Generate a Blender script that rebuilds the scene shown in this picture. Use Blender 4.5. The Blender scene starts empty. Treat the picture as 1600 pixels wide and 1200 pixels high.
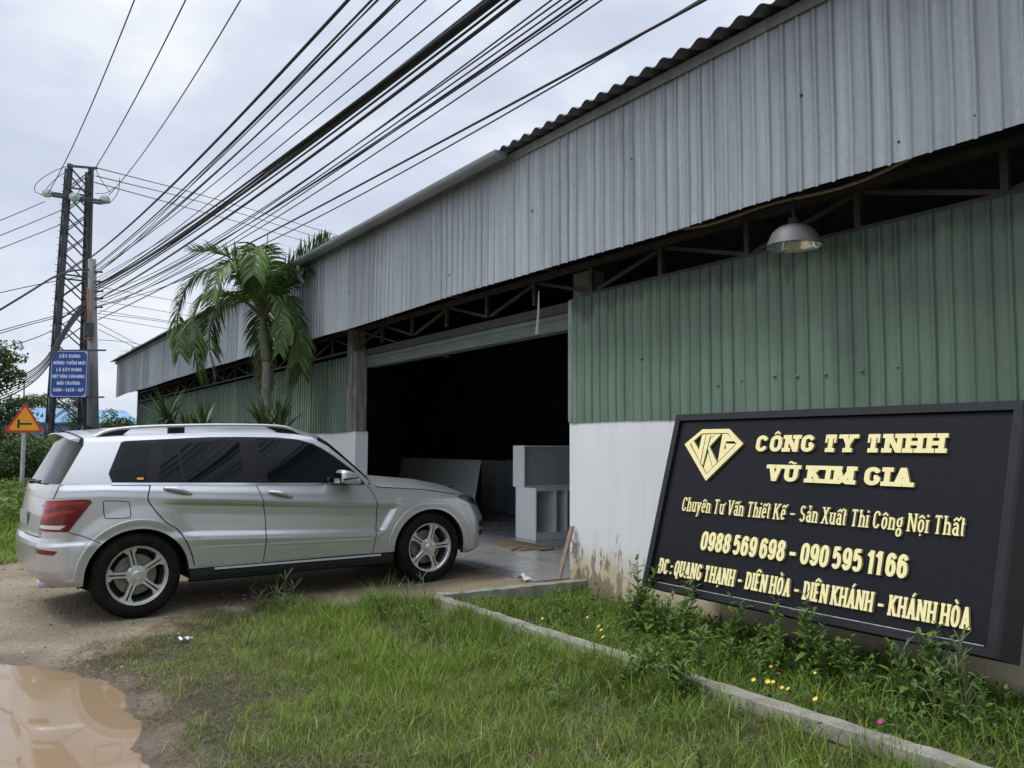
import bpy, math, random
import numpy as np
from mathutils import Vector, Matrix
from mathutils.geometry import delaunay_2d_cdt

random.seed(7)
rng = np.random.default_rng(11)
sc = bpy.context.scene
col = sc.collection
R_ = math.radians

# ------------------------------------------------------------------ camera
EYE = np.array([0.0, 0.0, 1.5])
YAW, PITCH, ROLL, FPX = R_(57.242), R_(4.216), R_(0.25), 1340.0
_f = np.array([-math.sin(YAW) * math.cos(PITCH), math.cos(YAW) * math.cos(PITCH), math.sin(PITCH)])
_r0 = np.array([math.cos(YAW), math.sin(YAW), 0.0])
_u0 = np.cross(_r0, _f)
_r = math.cos(ROLL) * _r0 + math.sin(ROLL) * _u0
_u = -math.sin(ROLL) * _r0 + math.cos(ROLL) * _u0
cam = bpy.data.cameras.new('camera')
cam.sensor_width = 36.0
cam.lens = 36.0 * FPX / 1600.0
cam.clip_start = 0.05
cam.clip_end = 2000.0
camo = bpy.data.objects.new('camera', cam)
col.objects.link(camo)
camo.matrix_world = Matrix([[_r[0], _u[0], -_f[0], 0], [_r[1], _u[1], -_f[1], 0], [_r[2], _u[2], -_f[2], 1.5], [0, 0, 0, 1]])
sc.camera = camo


def at(px, py, depth):
    """a point of the survey: photo pixel and distance along the view -> world point"""
    return EYE + depth * ((px - 800) / FPX * _r - (py - 600) / FPX * _u + _f)


def ony(px, py, y):
    d = (px - 800) / FPX * _r - (py - 600) / FPX * _u + _f
    return EYE + d * (y / d[1])


def onz(px, py, z):
    d = (px - 800) / FPX * _r - (py - 600) / FPX * _u + _f
    return EYE + d * ((z - 1.5) / d[2])


# ------------------------------------------------------------------ sky, sun, exposure
SUN_EL, SUN_AZ = R_(58), R_(205)     # azimuth from +y clockwise: behind the camera, a bit to the left
world = bpy.data.worlds.new('World')
sc.world = world
world.use_nodes = True
wt = world.node_tree
wt.nodes.clear()
n_out = wt.nodes.new('ShaderNodeOutputWorld')
n_bg = wt.nodes.new('ShaderNodeBackground')
n_bg.inputs[1].default_value = 0.1
n_sky = wt.nodes.new('ShaderNodeTexSky')
n_sky.sky_type = 'NISHITA'
n_sky.sun_disc = False
n_sky.sun_elevation = SUN_EL
n_sky.sun_rotation = SUN_AZ
n_sky.dust_density = 2.0
n_tc = wt.nodes.new('ShaderNodeTexCoord')
n_map = wt.nodes.new('ShaderNodeMapping')
n_map.inputs['Scale'].default_value = (1.0, 1.0, 2.4)
n_map.inputs['Location'].default_value = (3.1, 1.7, 0.4)
n_n1 = wt.nodes.new('ShaderNodeTexNoise')
n_n1.inputs['Scale'].default_value = 2.3
n_n1.inputs['Detail'].default_value = 6.0
n_n1.inputs['Roughness'].default_value = 0.52
n_n1.inputs['Distortion'].default_value = 0.25
n_cr = wt.nodes.new('ShaderNodeValToRGB')
e = n_cr.color_ramp.elements
e[0].position, e[0].color = 0.34, (5.7, 6.4, 7.8, 1)
e[1].position, e[1].color = 0.66, (10.2, 10.5, 10.9, 1)
m = n_cr.color_ramp.elements.new(0.5)
m.color = (7.2, 7.9, 9.2, 1)
n_mix = wt.nodes.new('ShaderNodeMixRGB')
n_mix.inputs[0].default_value = 0.93
wt.links.new(n_tc.outputs['Generated'], n_map.inputs[0])
wt.links.new(n_map.outputs[0], n_n1.inputs['Vector'])
wt.links.new(n_n1.outputs['Fac'], n_cr.inputs[0])
wt.links.new(n_sky.outputs[0], n_mix.inputs[1])
wt.links.new(n_cr.outputs[0], n_mix.inputs[2])
# an overcast sky is brighter overhead than at the horizon
n_sep = wt.nodes.new('ShaderNodeSeparateXYZ')
wt.links.new(n_tc.outputs['Generated'], n_sep.inputs[0])
n_mr = wt.nodes.new('ShaderNodeMapRange')
n_mr.interpolation_type = 'SMOOTHSTEP'
n_mr.inputs[1].default_value, n_mr.inputs[2].default_value = 0.42, 0.95
n_mr.inputs[3].default_value, n_mr.inputs[4].default_value = 1.0, 2.5
wt.links.new(n_sep.outputs[2], n_mr.inputs[0])
n_sc = wt.nodes.new('ShaderNodeVectorMath')
n_sc.operation = 'SCALE'
wt.links.new(n_mix.outputs[0], n_sc.inputs[0])
wt.links.new(n_mr.outputs[0], n_sc.inputs['Scale'])
wt.links.new(n_sc.outputs[0], n_bg.inputs[0])
wt.links.new(n_bg.outputs[0], n_out.inputs[0])

sun = bpy.data.lights.new('sun', 'SUN')
sun.energy = 1.5
sun.angle = R_(14)
sun.color = (1.0, 0.96, 0.9)
suno = bpy.data.objects.new('sun', sun)
col.objects.link(suno)
_sd = Vector((math.sin(SUN_AZ) * math.cos(SUN_EL), math.cos(SUN_AZ) * math.cos(SUN_EL), math.sin(SUN_EL)))
suno.rotation_euler = _sd.to_track_quat('Z', 'Y').to_euler()
sc.view_settings.view_transform = 'Standard'
sc.view_settings.look = 'None'
sc.view_settings.exposure = 0.0
sc.view_settings.gamma = 1.0
sc.cycles.max_bounces = 8
sc.cycles.transparent_max_bounces = 12

# ------------------------------------------------------------------ materials


def mat(name, base, rough=0.6, metal=0.0, spec=0.5, coat=0.0, var=None, bump=None, tint=None, attr=None, coords='Object', trans=0.0):
    """Principled material; var = (scale, amount) value noise, bump = (scale, strength), tint = second colour mixed by the noise"""
    m = bpy.data.materials.new(name)
    m.use_nodes = True
    nt = m.node_tree
    b = nt.nodes['Principled BSDF']
    b.inputs['Base Color'].default_value = (*base, 1)
    b.inputs['Roughness'].default_value = rough
    b.inputs['Metallic'].default_value = metal
    b.inputs['Specular IOR Level'].default_value = spec
    b.inputs['Coat Weight'].default_value = coat
    b.inputs['Coat Roughness'].default_value = 0.06
    src = None
    if attr:
        a = nt.nodes.new('ShaderNodeAttribute')
        a.attribute_name = attr
        src = a.outputs['Color']
    if var or bump:
        tc = nt.nodes.new('ShaderNodeTexCoord')
    if var:
        sc3 = var[0] if isinstance(var[0], tuple) else (var[0],) * 3
        mp = nt.nodes.new('ShaderNodeMapping')
        mp.inputs['Scale'].default_value = sc3
        nt.links.new(tc.outputs[coords], mp.inputs[0])
        n = nt.nodes.new('ShaderNodeTexNoise')
        n.inputs['Scale'].default_value = 1.0
        n.inputs['Detail'].default_value = 6
        n.inputs['Roughness'].default_value = 0.6
        nt.links.new(mp.outputs[0], n.inputs['Vector'])
        r = nt.nodes.new('ShaderNodeMapRange')
        r.inputs[1].default_value, r.inputs[2].default_value = 0.3, 0.7
        nt.links.new(n.outputs['Fac'], r.inputs[0])
        mx = nt.nodes.new('ShaderNodeMixRGB')
        nt.links.new(r.outputs[0], mx.inputs[0])
        a_ = var[1]
        if tint:
            mx.inputs[1].default_value = (*base, 1)
            mx.inputs[2].default_value = (*tint, 1)
        else:
            mx.inputs[1].default_value = (*[c * (1 - a_) for c in base], 1)
            mx.inputs[2].default_value = (*[min(1, c * (1 + a_)) for c in base], 1)
        if src is not None:
            m2 = nt.nodes.new('ShaderNodeMixRGB')
            m2.blend_type = 'MULTIPLY'
            m2.inputs[0].default_value = 1
            nt.links.new(src, m2.inputs[1])
            nt.links.new(mx.outputs[0], m2.inputs[2])
            src = m2.outputs[0]
        else:
            src = mx.outputs[0]
    if src is not None:
        nt.links.new(src, b.inputs['Base Color'])
    if bump:
        n = nt.nodes.new('ShaderNodeTexNoise')
        n.inputs['Scale'].default_value = bump[0]
        n.inputs['Detail'].default_value = 8
        nt.links.new(tc.outputs[coords], n.inputs['Vector'])
        bp = nt.nodes.new('ShaderNodeBump')
        bp.inputs['Strength'].default_value = bump[1]
        bp.inputs['Distance'].default_value = bump[2] if len(bump) > 2 else 0.02
        nt.links.new(n.outputs['Fac'], bp.inputs['Height'])
        nt.links.new(bp.outputs[0], b.inputs['Normal'])
    if trans:
        t = nt.nodes.new('ShaderNodeBsdfTranslucent')
        if src is not None:
            nt.links.new(src, t.inputs[0])
        else:
            t.inputs[0].default_value = (*base, 1)
        ms = nt.nodes.new('ShaderNodeMixShader')
        ms.inputs[0].default_value = trans
        nt.links.new(b.outputs[0], ms.inputs[1])
        nt.links.new(t.outputs[0], ms.inputs[2])
        nt.links.new(ms.outputs[0], nt.nodes['Material Output'].inputs[0])
    return m


def nodes_of(m):
    return m.node_tree, m.node_tree.nodes['Principled BSDF']


def N(nt, kind, **inp):
    n = nt.nodes.new(kind)
    for k, v in inp.items():
        if k in ('operation', 'blend_type', 'data_type', 'interpolation_type'):
            setattr(n, k, v)
        else:
            n.inputs[int(k[1:]) if k[0] == 'i' and k[1:].isdigit() else k].default_value = v
    return n


def sheet_metal(name, base, rough, metal, axis=0, width=1.0, stain=(0.05, 0.055, 0.06), stain_amt=0.35, streak=14.0, grime=None):
    """profiled sheet: a slightly different shade per sheet, vertical streaks, blotches of dirt"""
    m = mat(name, base, rough, metal)
    nt, b = nodes_of(m)
    L = nt.links.new
    geo = nt.nodes.new('ShaderNodeNewGeometry')
    sep = nt.nodes.new('ShaderNodeSeparateXYZ')
    L(geo.outputs['Position'], sep.inputs[0])
    fl = N(nt, 'ShaderNodeMath', operation='DIVIDE', i1=width)
    L(sep.outputs[axis], fl.inputs[0])
    f2 = N(nt, 'ShaderNodeMath', operation='FLOOR')
    L(fl.outputs[0], f2.inputs[0])
    wn = nt.nodes.new('ShaderNodeTexWhiteNoise')
    wn.noise_dimensions = '1D'
    L(f2.outputs[0], wn.inputs['W'])
    r1 = N(nt, 'ShaderNodeMapRange', i3=0.76, i4=1.14)
    L(wn.outputs['Value'], r1.inputs[0])
    mp = nt.nodes.new('ShaderNodeMapping')
    mp.inputs['Scale'].default_value = (streak, streak, 0.55)
    L(geo.outputs['Position'], mp.inputs[0])
    n1 = N(nt, 'ShaderNodeTexNoise', Scale=1.0, Detail=5.0, Roughness=0.6)
    L(mp.outputs[0], n1.inputs['Vector'])
    r2 = N(nt, 'ShaderNodeMapRange', i1=0.25, i2=0.75, i3=0.72, i4=1.22)
    L(n1.outputs['Fac'], r2.inputs[0])
    n2 = N(nt, 'ShaderNodeTexNoise', Scale=0.9, Detail=7.0, Roughness=0.65)
    L(geo.outputs['Position'], n2.inputs['Vector'])
    r3 = N(nt, 'ShaderNodeMapRange', i1=0.5, i2=0.78, i3=0.0, i4=stain_amt)
    L(n2.outputs['Fac'], r3.inputs[0])
    n3 = N(nt, 'ShaderNodeTexNoise', Scale=38.0, Detail=3.0)
    L(geo.outputs['Position'], n3.inputs['Vector'])
    r4 = N(nt, 'ShaderNodeMapRange', i1=0.3, i2=0.7, i3=0.93, i4=1.07)
    L(n3.outputs['Fac'], r4.inputs[0])
    a = N(nt, 'ShaderNodeMath', operation='MULTIPLY')
    L(r1.outputs[0], a.inputs[0]); L(r2.outputs[0], a.inputs[1])
    a2 = N(nt, 'ShaderNodeMath', operation='MULTIPLY')
    L(a.outputs[0], a2.inputs[0]); L(r4.outputs[0], a2.inputs[1])
    vm = nt.nodes.new('ShaderNodeVectorMath')
    vm.operation = 'SCALE'
    vm.inputs[0].default_value = base
    L(a2.outputs[0], vm.inputs['Scale'])
    mx = N(nt, 'ShaderNodeMixRGB')
    mx.inputs[2].default_value = (*stain, 1)
    L(r3.outputs[0], mx.inputs[0]); L(vm.outputs[0], mx.inputs[1])
    last = mx.outputs[0]
    if grime:   # dark run-off marks hanging from the top edge of the sheets: (z of the edge, length)
        mp2 = nt.nodes.new('ShaderNodeMapping')
        mp2.inputs['Scale'].default_value = (5.0, 5.0, 0.25)
        L(geo.outputs['Position'], mp2.inputs[0])
        n4 = N(nt, 'ShaderNodeTexNoise', Scale=1.0, Detail=6.0, Roughness=0.7)
        L(mp2.outputs[0], n4.inputs['Vector'])
        q = N(nt, 'ShaderNodeMath', operation='SUBTRACT'); q.inputs[0].default_value = grime[0]
        L(sep.outputs[2], q.inputs[1])
        q1 = N(nt, 'ShaderNodeMath', operation='DIVIDE', i1=grime[1])
        L(q.outputs[0], q1.inputs[0])
        q2 = N(nt, 'ShaderNodeMath', operation='SUBTRACT')
        L(n4.outputs['Fac'], q2.inputs[0]); L(q1.outputs[0], q2.inputs[1])
        q3 = N(nt, 'ShaderNodeMapRange', i1=0.24, i2=0.36, i3=0.0, i4=0.75)
        L(q2.outputs[0], q3.inputs[0])
        mx2 = N(nt, 'ShaderNodeMixRGB')
        mx2.inputs[2].default_value = (*[c * 0.35 for c in base], 1)
        L(q3.outputs[0], mx2.inputs[0]); L(last, mx2.inputs[1])
        last = mx2.outputs[0]
    L(last, b.inputs['Base Color'])
    return m


M = {}
M['galv'] = sheet_metal('galvanised_sheet', (0.32, 0.355, 0.385), 0.5, 0.2, stain_amt=.25)
M['green'] = sheet_metal('green_sheet', (0.122, 0.188, 0.136), 0.55, 0.0, stain=(0.20, 0.24, 0.215), stain_amt=0.75, streak=7, grime=(3.05, 0.75))
M['roof'] = sheet_metal('roof_sheet', (0.20, 0.21, 0.22), 0.6, 0.2)
M['gutter'] = mat('gutter_metal', (0.22, 0.24, 0.25), 0.4, 0.3, var=((1.2, 12, 12), 0.2))
M['steel'] = mat('grey_painted_steel', (0.045, 0.042, 0.038), 0.6, 0.1, var=(6, 0.35))
M['dark_steel'] = mat('dark_steel', (0.065, 0.07, 0.075), 0.55, 0.3, var=(4, 0.3))
M['shutter'] = mat('shutter_green', (0.11, 0.15, 0.135), 0.55, 0.05, var=((3, 3, 20), 0.25))
M['concrete'] = mat('concrete', (0.35, 0.33, 0.285), 0.9, tint=(.17, .165, .12), var=(6, 0.4), bump=(60, 0.35, 0.008))
M['concrete_pole'] = mat('pole_concrete', (0.23, 0.225, 0.22), 0.9, var=((8, 8, 1.2), 0.25), bump=(40, 0.3, 0.01))
M['column'] = mat('weathered_column', (0.16, 0.16, 0.155), 0.85, var=((14, 14, 2.2), 0.6), bump=(30, 0.3))
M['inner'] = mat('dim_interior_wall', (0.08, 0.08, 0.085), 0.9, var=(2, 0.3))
M['black_void'] = mat('black_plastic', (0.012, 0.012, 0.013), 0.75)
M['white_board'] = mat('white_melamine', (0.84, 0.85, 0.85), 0.45, var=(3, 0.05))
M['grey_board'] = mat('grey_melamine', (0.44, 0.46, 0.45), 0.5, var=(3, 0.08))
M['blue_board'] = mat('pale_blue_panel', (0.32, 0.38, 0.43), 0.4, var=(3, 0.1))
M['cardboard'] = mat('cardboard', (0.20, 0.14, 0.095), 0.9, var=(9, 0.3))
M['wood'] = mat('grey_brown_wood', (0.27, 0.2, 0.14), 0.8, var=((30, 30, 3), 0.35))
M['paper'] = mat('scrap_paper', (0.6, 0.6, 0.6), 0.8, var=(20, 0.1))
M['wire'] = mat('black_cable', (0.012, 0.012, 0.014), 0.6)
M['alu_wire'] = mat('grey_conductor', (0.06, 0.06, 0.065), 0.5, 0.4)
M['porcelain'] = mat('glass_insulator', (0.42, 0.52, 0.47), 0.12, coat=0.5)
M['gold'] = mat('cream_gold_acrylic', (0.90, 0.80, 0.40), 0.38, var=(18, 0.05))
M['gold_shaded'] = mat('letter_side_shaded', (0.45, 0.38, 0.2), 0.5, var=(25, 0.2))  # shadow side of the letters, put in as a darker gold
M['sign_black'] = mat('black_composite_panel', (0.007, 0.008, 0.011), 0.42, spec=.2, var=(40, 0.35), bump=(220, 0.12, 0.002))
M['sign_frame'] = mat('black_frame_panel', (0.015, 0.015, 0.018), 0.42, spec=.3, var=(25, 0.25))
M['sign_side'] = mat('black_side_panel', (0.008, 0.008, 0.009), 0.7, var=(8, 0.3))
M['chipped'] = mat('worn_edge', (0.38, 0.38, 0.4), 0.5, var=(30, 0.5))
M['blue'] = mat('blue_sign_paint', (0.012, 0.06, 0.30), 0.45, var=(6, 0.12))
M['white_paint'] = mat('white_sign_paint', (0.68, 0.74, 0.8), 0.5, var=(15, 0.15))
M['yellow'] = mat('yellow_sign_paint', (0.82, 0.36, 0.012), 0.5, var=(6, 0.12))
M['red'] = mat('red_sign_paint', (0.55, 0.035, 0.018), 0.5, var=(6, 0.12))
M['black_paint'] = mat('black_sign_paint', (0.02, 0.02, 0.02), 0.5)
M['bark'] = mat('tree_bark', (0.09, 0.075, 0.06), 0.9, var=(9, 0.4), bump=(25, 0.6))
M['palm_bark'] = mat('palm_bark', (0.17, 0.155, 0.13), 0.9, var=((6, 6, 30), 0.35), bump=(30, 0.4))
M['crownshaft'] = mat('palm_crownshaft', (0.085, 0.10, 0.04), 0.6, var=((10, 10, 3), 0.35))
M['lamp_metal'] = mat('lamp_spun_aluminium', (0.13, 0.13, 0.13), 0.55, 0.3, var=(8, 0.2))
M['lamp_inside'] = mat('lamp_reflector', (0.75, 0.76, 0.72), 0.16, 0.9, var=(14, 0.12))
M['pvc'] = mat('orange_conduit', (0.42, 0.2, 0.09), 0.6)
M['white_strip'] = mat('white_plastic_strip', (0.75, 0.76, 0.77), 0.5)

# ------------------------------------------------------------------ mesh helpers


class MB:
    def __init__(self):
        self.v, self.f, self.mi = [], [], []

    def add(self, vs, fs, mi=0):
        o = len(self.v)
        self.v += [tuple(map(float, p)) for p in vs]
        self.f += [tuple(o + i for i in q) for q in fs]
        self.mi += [mi] * len(fs)

    def box(self, x0, x1, y0, y1, z0, z1, mi=0):
        self.add([(x0, y0, z0), (x1, y0, z0), (x1, y1, z0), (x0, y1, z0), (x0, y0, z1), (x1, y0, z1), (x1, y1, z1), (x0, y1, z1)],
                 [(0, 3, 2, 1), (4, 5, 6, 7), (0, 1, 5, 4), (1, 2, 6, 5), (2, 3, 7, 6), (3, 0, 4, 7)], mi)

    def hexa(self, bottom, top, mi=0):
        self.add(list(bottom) + list(top), [(0, 3, 2, 1), (4, 5, 6, 7), (0, 1, 5, 4), (1, 2, 6, 5), (2, 3, 7, 6), (3, 0, 4, 7)], mi)

    def beam(self, p, q, w, h, up=(0, 0, 1), mi=0):
        p, q, up = np.array(p, float), np.array(q, float), np.array(up, float)
        d = q - p
        d /= np.linalg.norm(d)
        s = np.cross(d, up)
        if np.linalg.norm(s) < 1e-4:
            s = np.cross(d, (0, 1, 0))
        s /= np.linalg.norm(s)
        u = np.cross(s, d)
        a, b = s * w / 2, u * h / 2
        self.hexa([p - a - b, p + a - b, q + a - b, q - a - b], [p - a + b, p + a + b, q + a + b, q - a + b], mi)

    def tube(self, pts, r, n=8, caps=True, mi=0):
        pts = [np.array(p, float) for p in pts]
        rs = r if hasattr(r, '__len__') else [r] * len(pts)
        o = len(self.v)
        vs, fs = [], []
        prev = None
        for i, p in enumerate(pts):
            d = pts[min(i + 1, len(pts) - 1)] - pts[max(i - 1, 0)]
            d = d / (np.linalg.norm(d) + 1e-9)
            if prev is None:
                a = np.cross(d, (0, 0, 1))
                if np.linalg.norm(a) < 1e-3:
                    a = np.cross(d, (1, 0, 0))
            else:
                a = prev - d * (prev @ d)
            a = a / np.linalg.norm(a)
            prev = a
            b = np.cross(d, a)
            for k in range(n):
                t = 2 * math.pi * k / n
                vs.append(p + rs[i] * (math.cos(t) * a + math.sin(t) * b))
        for i in range(len(pts) - 1):
            for k in range(n):
                k2 = (k + 1) % n
                fs.append((i * n + k, i * n + k2, (i + 1) * n + k2, (i + 1) * n + k))
        if caps:
            fs.append(tuple(range(n))[::-1])
            fs.append(tuple((len(pts) - 1) * n + k for k in range(n)))
        self.add(vs, fs, mi)

    def lathe(self, prof, n=32, origin=(0, 0, 0), axis=(0, 0, 1), mi=0):
        """prof = [(radius, height along axis)]"""
        ax = np.array(axis, float)
        ax /= np.linalg.norm(ax)
        a = np.cross(ax, (0, 0, 1))
        if np.linalg.norm(a) < 1e-3:
            a = np.array((1.0, 0, 0))
        a /= np.linalg.norm(a)
        b = np.cross(ax, a)
        o = np.array(origin, float)
        vs, fs = [], []
        for r, h in prof:
            for k in range(n):
                t = 2 * math.pi * k / n
                vs.append(o + ax * h + r * (math.cos(t) * a + math.sin(t) * b))
        for i in range(len(prof) - 1):
            for k in range(n):
                k2 = (k + 1) % n
                fs.append((i * n + k, i * n + k2, (i + 1) * n + k2, (i + 1) * n + k))
        self.add(vs, fs, mi)

    def prism(self, poly, fn, d0, d1, mi=0, side_mi=None):
        """poly in 2-D, fn(x, y, d) -> world point; solid between offsets d0 (back) and d1 (front)"""
        n = len(poly)
        vs = [fn(x, y, d0) for x, y in poly] + [fn(x, y, d1) for x, y in poly]
        self.add(vs, [tuple(range(n))[::-1], tuple(n + i for i in range(n))], mi)
        o = len(self.v) - 2 * n
        for i in range(n):
            j = (i + 1) % n
            self.f.append((o + i, o + j, o + n + j, o + n + i))
            self.mi.append(mi if side_mi is None else side_mi)


def link(name, me, mats, parent=None, smooth=False, loc=None):
    o = bpy.data.objects.new(name, me)
    col.objects.link(o)
    for m in (mats if isinstance(mats, (list, tuple)) else [mats]):
        me.materials.append(m)
    if smooth:
        me.polygons.foreach_set('use_smooth', [True] * len(me.polygons))
    if parent is not None:
        o.parent = parent
    if loc is not None:
        o.location = loc
    return o


def obj(name, mb, mats, parent=None, smooth=False, origin=None):
    """one mesh object from an MB; origin is subtracted so that the object (or its parent) sits there"""
    v = np.array(mb.v, float)
    if origin is None and parent is not None and 'base' in parent:
        origin = parent['base_w']
    if origin is not None:
        v = v - np.array(origin)
    me = bpy.data.meshes.new(name)
    me.from_pydata(v.tolist(), [], mb.f)
    if any(mb.mi):
        me.polygons.foreach_set('material_index', mb.mi)
    me.update()
    return link(name, me, mats, parent, smooth, None if parent is not None else origin)


def np_mesh(name, V, F, mats, parent=None, smooth=False, colors=None, loc=None):
    """large mesh straight from arrays; F has one fixed corner count"""
    V = np.asarray(V, np.float32)
    F = np.asarray(F, np.int32)
    me = bpy.data.meshes.new(name)
    k = F.shape[1]
    me.vertices.add(len(V))
    me.vertices.foreach_set('co', V.ravel())
    me.loops.add(F.size)
    me.loops.foreach_set('vertex_index', F.ravel())
    me.polygons.add(len(F))
    me.polygons.foreach_set('loop_start', np.arange(0, F.size, k, dtype=np.int32))
    me.polygons.foreach_set('loop_total', np.full(len(F), k, np.int32))
    me.update(calc_edges=True)
    if colors is not None:
        a = me.color_attributes.new('tone', 'FLOAT_COLOR', 'POINT')
        c = np.ones((len(V), 4), np.float32)
        c[:, :3] = colors
        a.data.foreach_set('color', c.ravel())
    return link(name, me, mats, parent, smooth, loc)


_origins = {}


def thing(name, label, cat, loc=(0, 0, 0), group=None, kind=None):
    o = bpy.data.objects.new(name, None)
    o.empty_display_size = 0.2
    col.objects.link(o)
    o.location = tuple(float(c) for c in loc)
    tag(o, label, cat, group, kind)
    _origins[o.name] = np.array(loc, float)
    return o


def tag(o, label=None, cat=None, group=None, kind=None):
    if label:
        o['label'] = label
    if cat:
        o['category'] = cat
    if group:
        o['group'] = group
    if kind:
        o['kind'] = kind
    return o


def part(name, mb, mats, parent, smooth=False):
    """a part of an unrotated thing: mesh given in world coordinates"""
    root = parent
    while root.name not in _origins:
        root = root.parent
    v = np.array(mb.v, float) - _origins[root.name]
    me = bpy.data.meshes.new(name)
    me.from_pydata(v.tolist(), [], mb.f)
    if any(mb.mi):
        me.polygons.foreach_set('material_index', mb.mi)
    me.update()
    return link(name, me, mats, parent, smooth)


def copy_tree(o, parent=None):
    c = o.copy()
    col.objects.link(c)
    if parent is not None:
        c.parent = parent
    for ch in list(o.children):
        copy_tree(ch, c)
    return c


def sstep(a, b, x):
    t = np.clip((x - a) / (b - a), 0, 1)
    return t * t * (3 - 2 * t)


def inside(poly, X, Y):
    """vectorised point in polygon"""
    X, Y = np.asarray(X, float), np.asarray(Y, float)
    res = np.zeros(X.shape, bool)
    n = len(poly)
    for i in range(n):
        x0, y0 = poly[i]
        x1, y1 = poly[(i + 1) % n]
        c = ((y0 > Y) != (y1 > Y))
        with np.errstate(divide='ignore', invalid='ignore'):
            xi = (x1 - x0) * (Y - y0) / (y1 - y0 if y1 != y0 else 1e-12) + x0
        res ^= c & (X < xi)
    return res


def sdist(poly, X, Y):
    """signed distance, negative inside"""
    X, Y = np.asarray(X, float), np.asarray(Y, float)
    d = np.full(X.shape, 1e9)
    n = len(poly)
    for i in range(n):
        a, b = np.array(poly[i], float), np.array(poly[(i + 1) % n], float)
        ab = b - a
        t = np.clip(((X - a[0]) * ab[0] + (Y - a[1]) * ab[1]) / (ab @ ab), 0, 1)
        d = np.minimum(d, np.hypot(X - a[0] - t * ab[0], Y - a[1] - t * ab[1]))
    return np.where(inside(poly, X, Y), -d, d)


def vnoise(X, Y, s, seed=0):
    """cheap smooth 2-D value noise, 0..1"""
    X, Y = np.asarray(X) * s + 31.7 * seed, np.asarray(Y) * s - 17.3 * seed
    xi, yi = np.floor(X).astype(np.int64), np.floor(Y).astype(np.int64)
    fx, fy = X - xi, Y - yi
    fx, fy = fx * fx * (3 - 2 * fx), fy * fy * (3 - 2 * fy)

    def h(a, b):
        v = np.sin(a * 127.1 + b * 311.7 + seed * 74.7) * 43758.5453
        return v - np.floor(v)
    return (h(xi, yi) * (1 - fx) + h(xi + 1, yi) * fx) * (1 - fy) + (h(xi, yi + 1) * (1 - fx) + h(xi + 1, yi + 1) * fx) * fy


def solo(name, mb, mats, label, cat, group=None, kind=None, smooth=False, origin=None):
    """a thing that is one mesh, its origin at the middle of its foot"""
    v = np.array(mb.v, float)
    if origin is None:
        origin = np.array([v[:, 0].mean(), v[:, 1].mean(), v[:, 2].min()])
    me = bpy.data.meshes.new(name)
    me.from_pydata((v - origin).tolist(), [], mb.f)
    if any(mb.mi):
        me.polygons.foreach_set('material_index', mb.mi)
    me.update()
    o = link(name, me, mats, None, smooth, tuple(float(c) for c in origin))
    return tag(o, label, cat, group, kind)


# ------------------------------------------------------------------ ground
WALL_Y = 5.35
GRASS = [(-4.15, 0.95), (-4.7, 1.0), (-5.3, 1.1), (-5.9, 0.98), (-6.45, 0.80), (-6.8, 1.01), (-6.95, 1.38), (-7.5, 1.78), (-7.78, 2.32), (-7.6, 2.6),
         (-7.12, 2.75), (-7.12, 3.0), (-7.2, 3.3), (-6.98, 3.62), (-6.9, 3.56), (0, 3.62), (4, 3.62), (4, -3), (-2.5, -3), (-3.4, -.8), (-3.7, .3), (-3.9, .7)]
PUDDLE = [(-6.95, .27), (-6.64, .51), (-6.31, .70), (-6.03, .84), (-5.61, .93), (-5.34, .82), (-4.95, .88), (-4.6, .78), (-4.3, .80), (-3.95, .3), (-4.2, -.8), (-6, -1.4), (-7.6, -.9), (-7.7, -.2)]
PLANTER = [(-6.93, 3.6), (4, 3.6), (4, 5.4), (-6.93, 5.4)]
BANK = [(-12.6, .75), (-11.6, .2), (-11.3, -.6), (-11.6, -3), (-14, -12), (-90, -12), (-90, 30), (-36, 30), (-36, 4.6), (-13.4, 4.6), (-12.9, 3.0), (-13.2, 1.6)]
PUDDLE_Z = 0.015


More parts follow.
